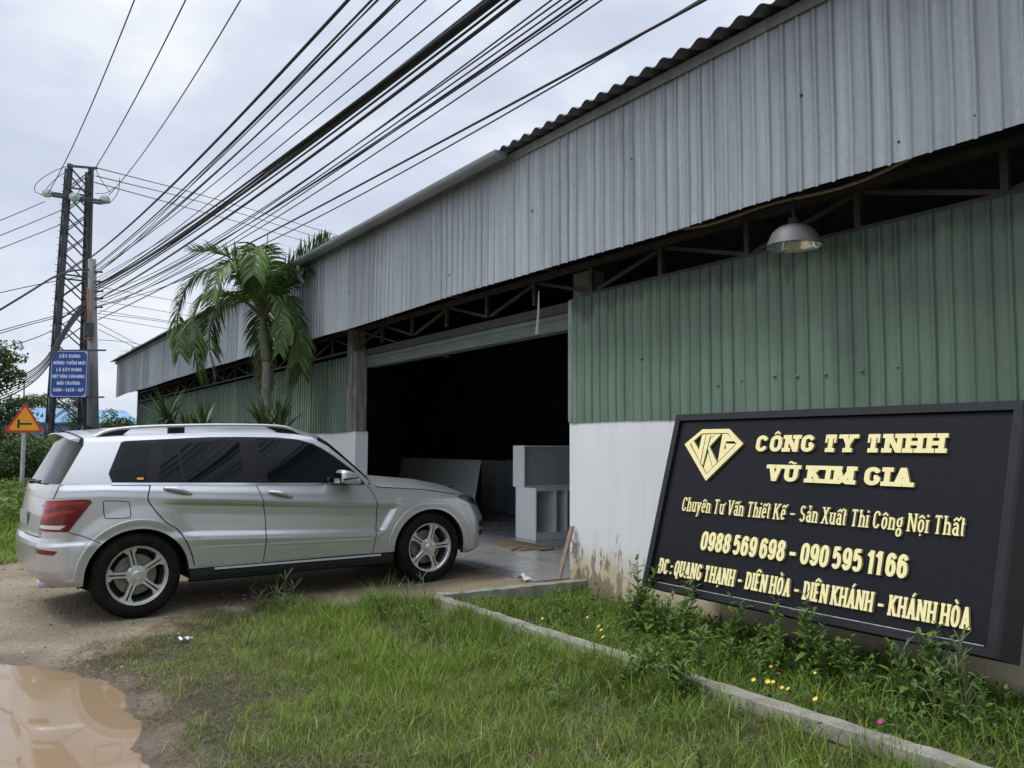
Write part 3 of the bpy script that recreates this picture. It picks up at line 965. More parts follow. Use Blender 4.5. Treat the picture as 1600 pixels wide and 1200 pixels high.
X_ = .70    # x-height
CAP = {
    'A': (1.0, [[(0, 0), (.5, 1)], [(.5, 1), (1, 0)], [(.2, .3), (.8, .3)]], [(0, 0), (1, 0)]),
    'C': (.92, [_arc(.5, .62, .5, .38, 20, 180, 14) + _arc(.5, .38, .5, .38, 180, 340, 14)], []),
    'D': (.95, [[(0, 0), (0, 1)], [(0, 1), (.45, 1)] + _arc(.5, .55, .5, .45, 90, 0, 8) + _arc(.5, .45, .5, .45, 0, -90, 8) + [(0, 0)]], [(0, 0), (0, 1)]),
    'E': (.82, [[(0, 0), (0, 1)], [(0, 1), (1, 1)], [(0, .5), (.85, .5)], [(0, 0), (1, 0)]], [(0, 0), (0, 1)]),
    'G': (.95, [_arc(.5, .62, .5, .38, 25, 180, 14) + _arc(.5, .38, .5, .38, 180, 360, 14) + [(1, .45)], [(.62, .45), (1, .45)]], []),
    'H': (1.0, [[(0, 0), (0, 1)], [(1, 0), (1, 1)], [(0, .5), (1, .5)]], [(0, 0), (0, 1), (1, 0), (1, 1)]),
    'I': (.0, [[(0, 0), (0, 1)]], [(0, 0), (0, 1)]),
    'K': (1.0, [[(0, 0), (0, 1)], [(0, .38), (.95, 1)], [(.32, .58), (1, 0)]], [(0, 0), (0, 1), (.95, 1), (1, 0)]),
    'L': (.8, [[(0, 0), (0, 1)], [(0, 0), (1, 0)]], [(0, 1), (0, 0)]),
    'M': (1.25, [[(0, 0), (0, 1)], [(0, 1), (.5, .1)], [(.5, .1), (1, 1)], [(1, 0), (1, 1)]], [(0, 0), (0, 1), (1, 0), (1, 1)]),
    'N': (1.05, [[(0, 0), (0, 1)], [(0, 1), (1, 0)], [(1, 0), (1, 1)]], [(0, 0), (0, 1), (1, 1)]),
    'O': (.95, [_rr(0, 1, 0, 1, .42)], []),
    'P': (.88, [[(0, 0), (0, 1)], [(0, 1), (.5, 1)] + _arc(.5, .74, .5, .26, 90, -90, 12) + [(0, .48)]], [(0, 0), (0, 1)]),
    'Q': (.95, [_rr(0, 1, 0, 1, .42), [(.55, .25), (.95, -.14)]], []),
    'R': (.95, [[(0, 0), (0, 1)], [(0, 1), (.5, 1)] + _arc(.5, .74, .5, .26, 90, -90, 12) + [(0, .48)], [(.5, .48), (1, 0)]], [(0, 0), (0, 1), (1, 0)]),
    'S': (.85, [_arc(.5, .75, .47, .25, 25, 180, 10) + _arc(.5, .75, .47, .25, 190, 265, 6) + _arc(.5, .25, .5, .25, 85, -5, 6) + _arc(.5, .25, .5, .25, -10, -155, 10)], []),
    'T': (1.0, [[(.5, 0), (.5, 1)], [(0, 1), (1, 1)]], [(.5, 0), ('d', 0), ('d', 1)]),
    'U': (.95, [[(0, 1), (0, .36)] + _arc(.5, .36, .5, .36, 180, 360, 14) + [(1, 1)]], [(0, 1), (1, 1)]),
    'V': (1.0, [[(0, 1), (.5, 0)], [(.5, 0), (1, 1)]], [(0, 1), (1, 1)]),
    'X': (1.0, [[(0, 0), (.95, 1)], [(.05, 1), (1, 0)]], [(0, 0), (1, 0), (.05, 1), (.95, 1)]),
    'Y': (1.0, [[(0, 1), (.5, .45)], [(1, 1), (.5, .45)], [(.5, .5), (.5, 0)]], [(0, 1), (1, 1), (.5, 0)]),
    '0': (.9, [_rr(0, 1, 0, 1, .36)], []),
    '1': (.66, [[(1, 0), (1, 1)], [(1, .98), (0, .74)]], []),
    '5': (.9, [[(.95, 1), (.12, 1), (.06, .52)] + _arc(.48, .33, .5, .33, 130, -150, 18)], []),
    '6': (.9, [_arc(.5, .64, .5, .36, 25, 180, 12) + [(0, .36)] + _arc(.5, .32, .5, .32, 180, 520, 24)], []),
    '8': (.9, [_rr(.06, .94, .52, 1, .24), _rr(0, 1, 0, .53, .27)], []),
    '9': (.9, [_arc(.5, .36, .5, .36, -155, 0, 12) + [(1, .64)] + _arc(.5, .68, .5, .32, 0, 360, 24)], []),
    '-': (1.0, [[(0, .42), (1, .42)]], []),
    ':': (.0, [[(0, .08), (0, .22)], [(0, .5), (0, .64)]], []),
    ',': (.0, [[(0, .1), (-.12, -.16)]], []),
    'a': (.72, [_arc(.5, X_ - .24, .46, .24, 160, 0, 10) + [(1, 0)], _rr(0, 1, 0, .40, .2)], [(1, 0)]),
    'c': (.7, [_arc(.5, X_ - .26, .5, .26, 25, 180, 10) + _arc(.5, .26, .5, .26, 180, 335, 10)], []),
    'e': (.72, [[(0, .37), (1, .37)] + _arc(.5, X_ - .28, .5, .28, 0, 180, 12) + _arc(.5, .26, .5, .26, 180, 330, 10)], []),
    'g': (.74, [_rr(0, 1, .2, X_, .2), _rr(-.02, 1.02, -.3, .06, .18), [(.8, .62), (1.12, .74)]], []),
    'h': (.76, [[(0, 0), (0, 1)], _arc(.5, X_ - .26, .5, .26, 175, 0, 10) + [(1, 0)]], [(0, 0), (1, 0), (0, 1)]),
    'i': (.0, [[(0, 0), (0, X_)], [(0, .86), (0, .98)]], [(0, 0), (0, X_)]),
    'n': (.76, [[(0, 0), (0, X_)], _arc(.5, X_ - .26, .5, .26, 175, 0, 10) + [(1, 0)]], [(0, 0), (1, 0), (0, X_)]),
    'o': (.76, [_rr(0, 1, 0, X_, .3)], []),
    't': (.42, [[(.35, .95), (.35, .2)] + _arc(.75, .18, .4, .18, 180, 290, 6), [(-.5, X_), (1.5, X_)]], []),
    'u': (.76, [[(0, X_), (0, .26)] + _arc(.5, .26, .5, .26, 180, 355, 10), [(1, X_), (1, 0)]], [(0, X_), (1, X_), (1, 0)]),
    'y': (.78, [[(0, X_), (.5, .02)], [(1, X_), (.5, .02), (.28, -.26), (-.02, -.26)]], [(0, X_), (1, X_)]),
}
DIA = {}
for ch, basec, marks in [('Ô', 'O', '^'), ('Ũ', 'U', '~'), ('Â', 'A', '^'), ('Ă', 'A', 'u'), ('Ê', 'E', '^'), ('Ế', 'E', "^'"), ('Ệ', 'E', '^.'), ('Ố', 'O', "^'"), ('Ơ', 'O', 'h'), ('Ớ', 'O', "h'"),
                         ('Ờ', 'O', 'h`'), ('Ò', 'O', '`'), ('À', 'A', '`'), ('Á', 'A', "'"), ('Ạ', 'A', '.'), ('Ẹ', 'E', '.'), ('Ư', 'U', 'h'), ('Ự', 'U', 'h.'), ('Đ', 'D', 'x'),
                         ('ê', 'e', '^'), ('ế', 'e', "^'"), ('ư', 'u', 'h'), ('ấ', 'a', "^'"), ('ả', 'a', '?'), ('ô', 'o', '^'), ('ộ', 'o', '^.')]:
    DIA[ch] = (basec, marks)


def lettering(text, height, tv, th, wscale, gap=.12, serif=None, sw=.0, space=.42):
    """-> list of 2-D polygons (each its own piece) of a line of text, cap height = height, left at 0, baseline 0, and its width"""
    polys = []
    x = 0.0
    H = height

    def quad(p, q, ext0=None, ext1=None):
        dx, dy = q[0] - p[0], q[1] - p[1]
        l = math.hypot(dx, dy)
        if l < 1e-6:
            return
        dx, dy = dx / l, dy / l
        h = math.sqrt((tv * dy) ** 2 + (th * dx) ** 2) / 2
        nx_, ny_ = -dy * h, dx * h

        def cut(pt, yv):
            if yv is None or abs(dy) < .3:
                return pt
            t = (yv - pt[1]) / dy
            return (pt[0] + dx * t, yv)
        a, b_ = (p[0] + nx_, p[1] + ny_), (p[0] - nx_, p[1] - ny_)
        c, d = (q[0] - nx_, q[1] - ny_), (q[0] + nx_, q[1] + ny_)
        polys.append([cut(a, ext0), cut(b_, ext0), cut(c, ext1), cut(d, ext1)])

    def dot(p, rx, ry, n=10):
        polys.append([(p[0] + rx * math.cos(2 * math.pi * i / n), p[1] + ry * math.sin(2 * math.pi * i / n)) for i in range(n)])

    for ch in text:
        if ch == ' ':
            x += space * H * wscale
            continue
        basec, marks = DIA.get(ch, (ch, ''))
        w, strokes, serifs = CAP[basec]
        low = basec.islower()
        W = w * H * wscale
        gx0 = x + tv / 2
        if serif:
            gx0 += sw * .55
        inner = max(W - tv, 0) if w > 0 else 0

        def P(pt, horiz=False):
            return (gx0 + pt[0] * inner, pt[1] * H)
        for s in strokes:
            pts = [P(p) for p in s]
            closed = s[0] == s[-1] and len(s) > 4
            # keep horizontals and bowls inside the cap and base lines
            curved = len(s) > 2
            q = []
            for (px_, py_), (sx, sy) in zip(pts, s):
                flat = curved or abs(s[0][1] - s[-1][1]) < .02
                if flat:
                    top = 1.0 if not low else X_
                    bot = 0.0
                    if sy > top - .3 and sy <= top + 1e-6:
                        py_ -= th / 2 * min(1, (sy - (top - .3)) / .3)
                    if sy < .3 and sy >= -1e-6:
                        py_ += th / 2 * min(1, (.3 - sy) / .3)
                q.append((px_, py_))
            for i in range(len(q) - 1):
                e0 = s[0][1] * H if i == 0 and not closed and s[0][1] in (0, 1, X_) and not abs(s[0][1] - s[-1][1]) < .02 else None
                e1 = s[-1][1] * H if i == len(q) - 2 and not closed and s[-1][1] in (0, 1, X_) and not abs(s[0][1] - s[-1][1]) < .02 else None
                quad(q[i], q[i + 1], e0, e1)
                if i > 0 or closed:
                    dot(q[i], tv / 2 * .99, th / 2 * .99)
        if serif:
            for sx, sy in serifs:
                if sx == 'd':
                    xx = gx0 + sy * inner + (.12 * tv if sy == 0 else -.12 * tv)
                    polys.append([(xx - tv * .22, H - serif * 2.1), (xx + tv * .22, H - serif * 2.1), (xx + tv * .22, H - .001), (xx - tv * .22, H - .001)])
                    continue
                cx, cy = gx0 + sx * inner, sy * H
                hw = tv / 2 + sw
                if sy > 0:
                    polys.append([(cx - hw, cy - serif), (cx + hw, cy - serif), (cx + hw, cy), (cx - hw, cy)])
                else:
                    polys.append([(cx - hw, 0), (cx + hw, 0), (cx + hw, serif), (cx - hw, serif)])
        # marks
        top = (X_ if low else 1.0) * H
        cx = gx0 + inner / 2
        a = H * .2
        ds = min(tv, a * .55)
        tv_, th_ = tv, th
        tv, th = ds, ds * .9
        y0 = top + H * .07
        if basec == 'i' and low:
            pass
        for mk in marks:
            if mk == '^':
                quad((cx - a, y0), (cx, y0 + a * .72)); quad((cx, y0 + a * .72), (cx + a, y0)); dot((cx, y0 + a * .72), ds / 2, ds / 2)
            elif mk == "'":
                o_ = a * 1.1 if '^' in marks else 0
                quad((cx - a * .2 + o_, y0 + (a * .3 if o_ else 0)), (cx + a * .6 + o_, y0 + a * .9 + (a * .2 if o_ else 0)))
            elif mk == '`':
                quad((cx + a * .3, y0), (cx - a * .5, y0 + a * .9))
            elif mk == '~':
                pts = [(cx + a * (t - 1) * 1.15, y0 + a * .35 + a * .26 * math.sin(t * math.pi)) for t in np.linspace(0, 2, 9)]
                for i in range(8):
                    quad(pts[i], pts[i + 1]); dot(pts[i], ds / 2, ds / 2, 8)
            elif mk == 'u':
                pts = _arc(cx, y0 + a * .7, a, a * .6, 190, 350, 8)
                for i in range(8):
                    quad(pts[i], pts[i + 1]); dot(pts[i], ds / 2, ds / 2, 8)
            elif mk == '?':
                pts = _arc(cx, y0 + a * .75, a * .5, a * .4, 170, -60, 8) + [(cx, y0)]
                for i in range(len(pts) - 1):
                    quad(pts[i], pts[i + 1])
            elif mk == '.':
                dot((cx, -H * .13), ds * .6, ds * .6, 12)
            elif mk == 'h':
                xx = gx0 + inner + tv_ / 2
                quad((xx - tv_ * .3, top - H * .08), (xx + a * .45, top + H * .02)); quad((xx + a * .45, top + H * .0), (xx + a * .45, top + H * .12))
            elif mk == 'x':
                quad((gx0 - tv_ * .9, H * .5), (gx0 + inner * .55, H * .5))
        tv, th = tv_, th_
        x = gx0 + inner + tv / 2 + (sw * .55 if serif else 0) + gap * H
        if 'h' in marks:
            x += a * .3
    return polys, x - gap * H


def text_mesh(mb, polys, fn, d0, d1, xs=1.0, x0=0.0, ys=1.0, shear=0.0):
    """merge the pieces into one flat outline and extrude it between offsets d0 and d1"""
    vs, fs = [], []
    for p in polys:
        o = len(vs)
        q = [(x0 + (a + shear * b_) * xs, b_ * ys) for a, b_ in p]
        ar = sum(q[i][0] * q[(i + 1) % len(q)][1] - q[(i + 1) % len(q)][0] * q[i][1] for i in range(len(q)))
        if abs(ar) < 1e-9:
            continue
        if ar < 0:
            q = q[::-1]
        vs += [Vector(c) for c in q]
        fs.append(list(range(o, o + len(q))))
    ov, oe, of, _ov, _oe, orig = delaunay_2d_cdt(vs, [], fs, 0, 1e-5)
    of = [q for q, src in zip(of, orig) if src]
    n = len(ov)
    base = len(mb.v)
    mb.v += [tuple(map(float, fn(p[0], p[1], d1))) for p in ov] + [tuple(map(float, fn(p[0], p[1], d0))) for p in ov]
    cnt = {}
    for q in of:
        mb.f.append(tuple(base + i for i in q)); mb.mi.append(0)
        for i in range(len(q)):
            a, b_ = q[i], q[(i + 1) % len(q)]
            cnt[(a, b_)] = 1
    for (a, b_) in cnt:
        if (b_, a) not in cnt:
            mb.f.append((base + a, base + n + a, base + n + b_, base + b_)); mb.mi.append(1)


# ------------------------------------------------------------------ company sign leaning on the wall
SX0, SX1 = -5.330, -2.518
so = np.array([SX0, 5.10, 1.774])
sV = np.array([0, -.40, -1.388]); SH = np.linalg.norm(sV); sV /= SH
sU = np.array([1.0, 0, 0])
sN = np.cross(sU, -sV)            # away from the wall, towards the viewer
if sN[1] > 0:
    sN = -sN
SW = SX1 - SX0


def sp(u, v, d=0.0):
    return so + sU * u + sV * v + sN * d


sign = thing('company_sign', 'black company sign with raised gold lettering leaning on the white wall', 'sign board', (-3.92, 4.72, .38))
TH = .235
mb = MB()
mb.hexa([sp(0, SH, -TH), sp(SW, SH, -TH), sp(SW, SH, -.02), sp(0, SH, -.02)], [sp(0, 0, -TH), sp(SW, 0, -TH), sp(SW, 0, -.02), sp(0, 0, -.02)])
part('box', mb, M['sign_side'], sign)
mb = MB()
fw = .062
mb.hexa([sp(fw, SH - fw * .8, -.018), sp(SW - fw, SH - fw * .8, -.018), sp(SW - fw, SH - fw * .8, -.004), sp(fw, SH - fw * .8, -.004)],
        [sp(fw, fw, -.018), sp(SW - fw, fw, -.018), sp(SW - fw, fw, -.004), sp(fw, fw, -.004)])
part('face_panel', mb, M['sign_black'], sign)
mb = MB()


def strip(u0, u1, v0, v1, d0, d1, mi=0):
    mb.hexa([sp(u0, v1, d0), sp(u1, v1, d0), sp(u1, v1, d1), sp(u0, v1, d1)], [sp(u0, v0, d0), sp(u1, v0, d0), sp(u1, v0, d1), sp(u0, v0, d1)], mi)


strip(0, SW, 0, fw - .008, -.02, .022)
strip(0, fw - .008, fw - .007, SH - .05, -.02, .022)
strip(SW - .05, SW, fw - .007, SH - .05, -.02, .0215)
strip(0, SW, SH - .049, SH, -.02, .0218)
mb.tube([sp(fw, SH - .052, .018), sp(SW * .3, SH - .051, .019), sp(SW - .07, SH - .052, .018)], .0035, 6, mi=1)
part('frame', mb, [M['sign_frame'], M['chipped']], sign)


def fnS(v_base):
    return lambda x, y, d: sp(x, v_base - y, d)


LT = .017
for (txt, u0, u1, vb, hgt, tv, th, ws, kw) in [
    ('CÔNG TY TNHH', .905, 2.385, .314, .124, .039, .028, 1.0, dict(gap=.03, serif=.028, sw=.020, space=.44)),
    ('VŨ KIM GIA', 1.062, 2.205, .533, .121, .039, .028, 1.0, dict(gap=.03, serif=.028, sw=.020, space=.44)),
    ('Chuyên Tư Vấn Thiết Kế - Sản Xuất Thi Công Nội Thất', .272, 2.563, .808, .112, .0165, .0105, .62, dict(gap=.075, serif=.0085, sw=.007, space=.46)),
    ('0988 569 698 - 090 595 11 66', .548, 2.247, 1.094, .146, .0265, .024, .52, dict(gap=.05, space=.27)),
    ('ĐC : QUANG THẠNH - DIÊN HÒA - DIÊN KHÁNH - KHÁNH HÒA', .146, 2.656, 1.322, .122, .0215, .017, .52, dict(gap=.045, serif=.016, sw=.0035, space=.36)),
]:
    polys, w = lettering(txt, hgt, tv, th, ws, **kw)
    mb = MB()
    text_mesh(mb, polys, fnS(vb), -.003, LT, xs=(u1 - u0) / w, x0=u0)
    part('lettering', mb, [M['gold'], M['gold_shaded']], sign)

# emblem: cut diamond with the three letters inside


def pxl(x, y):
    d = (1060 + x / 6.667 - 800) / FPX * _r - (650 + y / 6.667 - 600) / FPX * _u + _f
    t = ((so - EYE) @ sN) / (d @ sN)
    p_ = EYE + d * t - so
    return (p_ @ sU, -(p_ @ sV))


mb = MB()
outer = [pxl(*p) for p in [(80, 300), (265, 145), (545, 140), (690, 295), (300, 680)]]
inner = [pxl(*p) for p in [(135, 300), (260, 188), (530, 183), (620, 298), (305, 612)]]
polys = []
for i in range(5):
    j = (i + 1) % 5
    polys.append([outer[i], outer[j], inner[j], inner[i]])
for pl in [[(146, 292), (176, 268), (228, 360), (262, 200), (302, 196), (242, 488)],
           [(308, 196), (350, 196), (268, 520), (250, 494)],
           [(400, 194), (460, 194), (338, 325), (416, 490), (372, 538), (322, 345), (348, 250)],
           [(355, 194), (394, 194), (350, 240)],
           [(280, 545), (326, 385), (368, 545), (306, 602)],
           [(474, 194), (526, 192), (604, 268), (512, 270), (488, 360), (512, 340), (505, 292), (612, 296), (425, 484)]]:
    polys.append([pxl(*p) for p in pl])
text_mesh(mb, polys, lambda x, y, d: sp(x, -y, d), -.003, LT)
part('emblem', mb, [M['gold'], M['gold_shaded']], sign)

# ------------------------------------------------------------------ low concrete border of the planting bed
kerb = thing('planter_border', 'low concrete beam border around the weedy bed in front of the sign', 'planter border', (-6.9, 3.65, 0))


def rough_beam(x0, x1, y0, y1, z0, z1, along='x', n=36, amp=.004):
    mb = MB()
    s = np.linspace(0, 1, n)
    vs, fs = [], []
    for i, t in enumerate(s):
        j = [random.uniform(-amp, amp) for _ in range(6)]
        if along == 'x':
            x = x0 + (x1 - x0) * t
            vs += [(x, y0 + j[0], z0), (x, y1 + j[1], z0), (x, y1 + j[1], z1 + j[2]), (x, y0 + j[0] + .004, z1 + j[3])]
        else:
            y = y0 + (y1 - y0) * t
            vs += [(x0 + j[0], y, z0), (x1 + j[1], y, z0), (x1 + j[1], y, z1 + j[2]), (x0 + j[0], y, z1 + j[3])]
    for i in range(n - 1):
        for k in range(4):
            k2 = (k + 1) % 4
            fs.append((i * 4 + k, i * 4 + k2, (i + 1) * 4 + k2, (i + 1) * 4 + k))
    fs += [(3, 2, 1, 0), tuple((n - 1) * 4 + k for k in range(4))]
    mb.add(vs, fs)
    return mb


part('long_beam', rough_beam(-6.94, 3.9, 3.577, 3.705, .105, .172, n=110), M['concrete'], kerb)
part('short_beam', rough_beam(-7.04, -6.90, 3.708, 5.345, -.05, .174, 'y'), M['concrete'], kerb)
mb = MB()
mb.box(-6.90, 3.9, 3.60, 3.69, -.15, .106)
part('footing', mb, mat('dark_brick_footing', (.12, .10, .075), .95, var=((5, 5, 14), .4), bump=(20, .6)), kerb)
# loose lump of mortar on the border
# ------------------------------------------------------------------ things in and around the doorway


def cuboid_at(corner, ang, lx, ly, z0, z1):
    """rotated box: near corner, heading of the front edge (deg from +x), length along it, depth to the back"""
    a = R_(ang)
    ex, ey = np.array([math.cos(a), math.sin(a), 0]), np.array([-math.sin(a), math.cos(a), 0])
    c = np.array([corner[0], corner[1], 0.0])
    return lambda s, t, z: c + ex * s + ey * t + np.array([0, 0, z0 + z])


ca = onz(837, 844.5, .163)
fn = cuboid_at(ca, 88, .0, .0, .163, 0)


def boxf(mb, fn, s0, s1, t0, t1, z0, z1, mi=0):
    mb.hexa([fn(s0, t0, z0), fn(s1, t0, z0), fn(s1, t1, z0), fn(s0, t1, z0)], [fn(s0, t0, z1), fn(s1, t0, z1), fn(s1, t1, z1), fn(s0, t1, z1)], mi)


cab = thing('white_cabinet', 'unfinished white cabinet with open compartments standing on the workshop floor', 'cabinet', ca)
Wc, Dc, Hc = .95, .57, .745
mb = MB()
boxf(mb, fn, 0, .02, 0, Dc, 0, Hc)
part('side_panel', mb, M['white_board'], cab)
mb = MB()
boxf(mb, fn, Wc - .02, Wc, 0, Dc, 0, Hc)
part('side_panel', mb, M['white_board'], cab)
mb = MB()
boxf(mb, fn, .021, Wc - .021, .002, Dc - .02, Hc - .04, Hc - .001)
part('top', mb, M['white_board'], cab)
mb = MB()
boxf(mb, fn, .021, Wc - .021, .003, Dc - .02, .085, .105)
boxf(mb, fn, .0215, Wc - .0215, .012, .03, .0, .084)
part('plinth', mb, M['white_board'], cab)
mb = MB()
boxf(mb, fn, .34, .37, .004, Dc - .021, .106, Hc - .041)
part('divider', mb, M['white_board'], cab)
mb = MB()
boxf(mb, fn, .54, .56, .004, Dc - .021, .106, Hc - .041)
part('divider', mb, M['white_board'], cab)
mb = MB()
boxf(mb, fn, .0, Wc, Dc - .019, Dc - .001, .0, Hc)
part('back_panel', mb, M['grey_board'], cab)
ca2 = fn(-.005, .315, Hc) - np.array([0, 0, 0])
up = cuboid_at(ca2, 88, 0, 0, .163 + Hc + .003, 0)
cab2 = thing('open_cabinet_box', 'white cabinet carcass lying open on top of the lower white cabinet', 'cabinet', ca2)
Wd, Dd, Hd = 1.05, .32, .615
for z0, z1, nm in ((0, .02, 'bottom_panel'), (Hd - .02, Hd, 'top_panel')):
    mb = MB()
    boxf(mb, up, 0, Wd, 0, Dd, z0, z1)
    part(nm, mb, M['white_board'], cab2)
for s0, s1 in ((0, .02), (Wd - .02, Wd)):
    mb = MB()
    boxf(mb, up, s0, s1, .0, Dd, .021, Hd - .021)
    part('side_panel', mb, M['white_board'], cab2)
mb = MB()
boxf(mb, up, .021, Wd - .021, .06, .08, .021, Hd - .021)
part('back_panel', mb, M['grey_board'], cab2)

# big board leaning behind the bonnet
a, b_, c_ = ony(629, 715, 7.9), ony(750, 719, 7.9), ony(739, 788, 7.6)
dn = (c_ - b_) / abs(c_[2] - b_[2])
bb, aa = b_ + dn * (b_[2] - .17), a + dn * (a[2] - .17)
mb = MB()
off = np.array([.008, .02, 0])
mb.hexa([aa, bb, bb + off, aa + off], [a, b_, b_ + off, a + off])
solo('leaning_board', mb, M['grey_board'], 'large pale board leaning inside the workshop behind the car bonnet', 'board')
for i, (px0, px1, yy, mm, lab) in enumerate([(752, 775, 9.4, M['grey_board'], 'narrow dull grey upright panel standing deep inside the dark workshop'),
                                             (791, 806, 9.2, M['blue_board'], 'pale bluish upright panel beside the white cabinets in the dark workshop')]):
    p0, p1 = ony(px0, 719, yy), ony(px1, 719, yy)
    mb = MB()
    mb.box(p0[0], p1[0] + (.0 if i == 0 else .35), yy, yy + .03, .17, p0[2])
    mb.box(p0[0], p1[0], yy + .031, yy + .5, .17, p0[2] - .01)
    solo('upright_panel', mb, mm, lab, 'panel')
# long low bench at the back
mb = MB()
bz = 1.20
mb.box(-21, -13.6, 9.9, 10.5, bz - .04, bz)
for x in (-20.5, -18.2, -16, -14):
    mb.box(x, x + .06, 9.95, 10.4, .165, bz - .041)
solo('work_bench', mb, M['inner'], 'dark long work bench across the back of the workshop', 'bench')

# cardboard, offcuts and litter on the floor
for pts, z, lab in [([(766, 850), (795, 843), (840, 851), (866, 855), (815, 861)], .1645, 'flat brown cardboard sheet lying in front of the white cabinet'),
                    ([(835, 855), (862, 852), (866, 858), (842, 860)], .1715, 'small brown cardboard offcut on top of the flat cardboard sheet'),
                    ([(795, 858), (812, 853), (815, 855), (800, 860)], .1715, 'thin brown strip of board left of the cardboard sheet')]:
    P3 = [onz(x, y, z) for x, y in pts]
    mb = MB()
    n = len(P3)
    mb.add([p for p in P3] + [p + (0, 0, .006) for p in P3], [tuple(range(n))[::-1], tuple(range(n, 2 * n))] + [(i, (i + 1) % n, n + (i + 1) % n, n + i) for i in range(n)])
    solo('cardboard_sheet', mb, M['cardboard'], lab, 'cardboard')
a, b_ = onz(873, 907, .165), ony(894, 822, 5.31)
mb = MB()
mb.beam(a + (0, 0, .01), b_, .055, .022, up=(0, 1, .2))
solo('wooden_stick', mb, M['wood'], 'weathered wooden batten leaning on the corner of the white wall', 'batten')
pp = onz(820, 907, .17)
mb = MB()
g = []
for i in range(5):
    for j in range(4):
        g.append(pp + np.array([(i - 2) * .035, (j - 1.5) * .035, .012 + .05 * math.sin(i * .8) * (1 if j < 2 else .4) + .01 * ((i * j) % 3)]))
mb.add(g, [(i * 4 + j, (i + 1) * 4 + j, (i + 1) * 4 + j + 1, i * 4 + j + 1) for i in range(4) for j in range(3)])
solo('crumpled_paper', mb, M['paper'], 'crumpled grey scrap of foil at the door threshold', 'litter')
pp = onz(288, 1001, .06)
mb = MB()
g = []
for i in range(6):
    for j in range(3):
        g.append(pp + np.array([(j - 1) * .026 + .006 * i, (i - 2.5) * .02, .01 + .025 * math.sin(i * 1.3 + j) ** 2]))
mb.add(g, [(i * 3 + j, (i + 1) * 3 + j, (i + 1) * 3 + j + 1, i * 3 + j + 1) for i in range(5) for j in range(2)])
solo('plastic_scrap', mb, M['white_strip'], 'white scrap of plastic at the edge of the grass near the car', 'litter')

# ------------------------------------------------------------------ the car: surfaces as functions, in the car's own frame
# x forward from the rear axle, y to the left, z up from the tyre contact; the right side (y < 0) faces the camera
WB, TR, WR = 2.755, .352, .405


def belt(x):
    return 1.10 - .0425 * (x + .2)


def crease(x):
    return .97 - .0765 * (x - .06)


def W(x, z):
    """half width of the lower body"""
    x, z = np.broadcast_arrays(np.asarray(x, float), np.asarray(z, float))
    zc = np.clip(crease(x), .76, .995)
    zb = np.maximum(np.where(x > 2.1, hood_edge(x) + .0, belt(x)), zc + .065)
    zl = .60 - .058 * (x - 1.33)

    def interp(knots):
        w = np.full(x.shape, knots[0][1])
        for (za, wa), (zb_, wb) in zip(knots[:-1], knots[1:]):
            t = np.clip((z - za) / np.maximum(zb_ - za, 1e-4), 0, 1)
            w = w + (wb - wa) * t * t * (3 - 2 * t) * .5 + (wb - wa) * t * .5
        return w
    door = interp([(.20, .85), (.30, .888), (.37, .908), (zl - .12, .916), (zl - .045, .924), (zl - .025, .922), (zl + .03, .896), (zl + .10, .894), (zc - .12, .893), (zc - .045, .897), (zc - .016, .920), (zc + .01, .926), (zc + .06, .914), (zb, .880)])
    plain = interp([(.20, .86), (.30, .895), (.45, .910), (.60, .917), (.74, .920), (zc - .03, .9215), (zc + .01, .922), (zc + .06, .912), (zb, .880)])
    xv = 2.215 + .645 * (z - .528)
    mfac = sstep(.14, .46, x) * (1 - sstep(xv - .05, xv + .02, x))
    w = plain + (door - plain) * mfac
    w = w - .035 * sstep(2.75, 3.4, x) - .018 * sstep(-.05, -.6, x)
    # wheel arch flares
    for cx in (0.0, WB):
        zz = np.maximum(z - .345, (z - .345) * .35)
        r = np.hypot(x - cx, zz * 1.03)
        w = w + .014 * (1 - sstep(.468, .60, r) * .75 - .25 * sstep(.470, .482, r)) - .006 * sstep(.47, .41, r) * sstep(.2, .34, z)
    # rear bumper skin stands a little proud
    w = w + .014 * sstep(-.18, -.42, x) * sstep(.66, .62, z) * sstep(.28, .34, z)
    return w


HX = [2.0, 2.10, 2.2, 2.67, 3.05, 3.25, 3.42, 3.6]
HZ = [1.006, 1.0, .973, .932, .868, .82, .745, .70]
CZX = [2.0, 2.10, 2.27, 2.76, 3.14, 3.3, 3.38, 3.46]
CZ = [1.10, 1.098, 1.078, 1.022, .94, .872, .815, .75]


def hood_edge(x):
    return np.interp(x, HX, HZ)


# plan outline front and rear: x where the corner arc ends, corner radius
ZRt = [.26, .30, .37, .43, .62, .655, .69, .72, .86, .99, 1.05, 1.12]
XRt = [-.52, -.60, -.69, -.72, -.728, -.722, -.705, -.698, -.680, -.655, -.645, -.63]
RRt = [.16, .18, .20, .21, .21, .21, .20, .19, .18, .16, .14, .10]
ZFt = [.22, .25, .29, .48, .60, .70, .81, .87, 1.0]
XFt = [3.30, 3.37, 3.45, 3.49, 3.48, 3.43, 3.36, 3.32, 3.26]
RF = .21
BOWR, BOWF = .05, .10


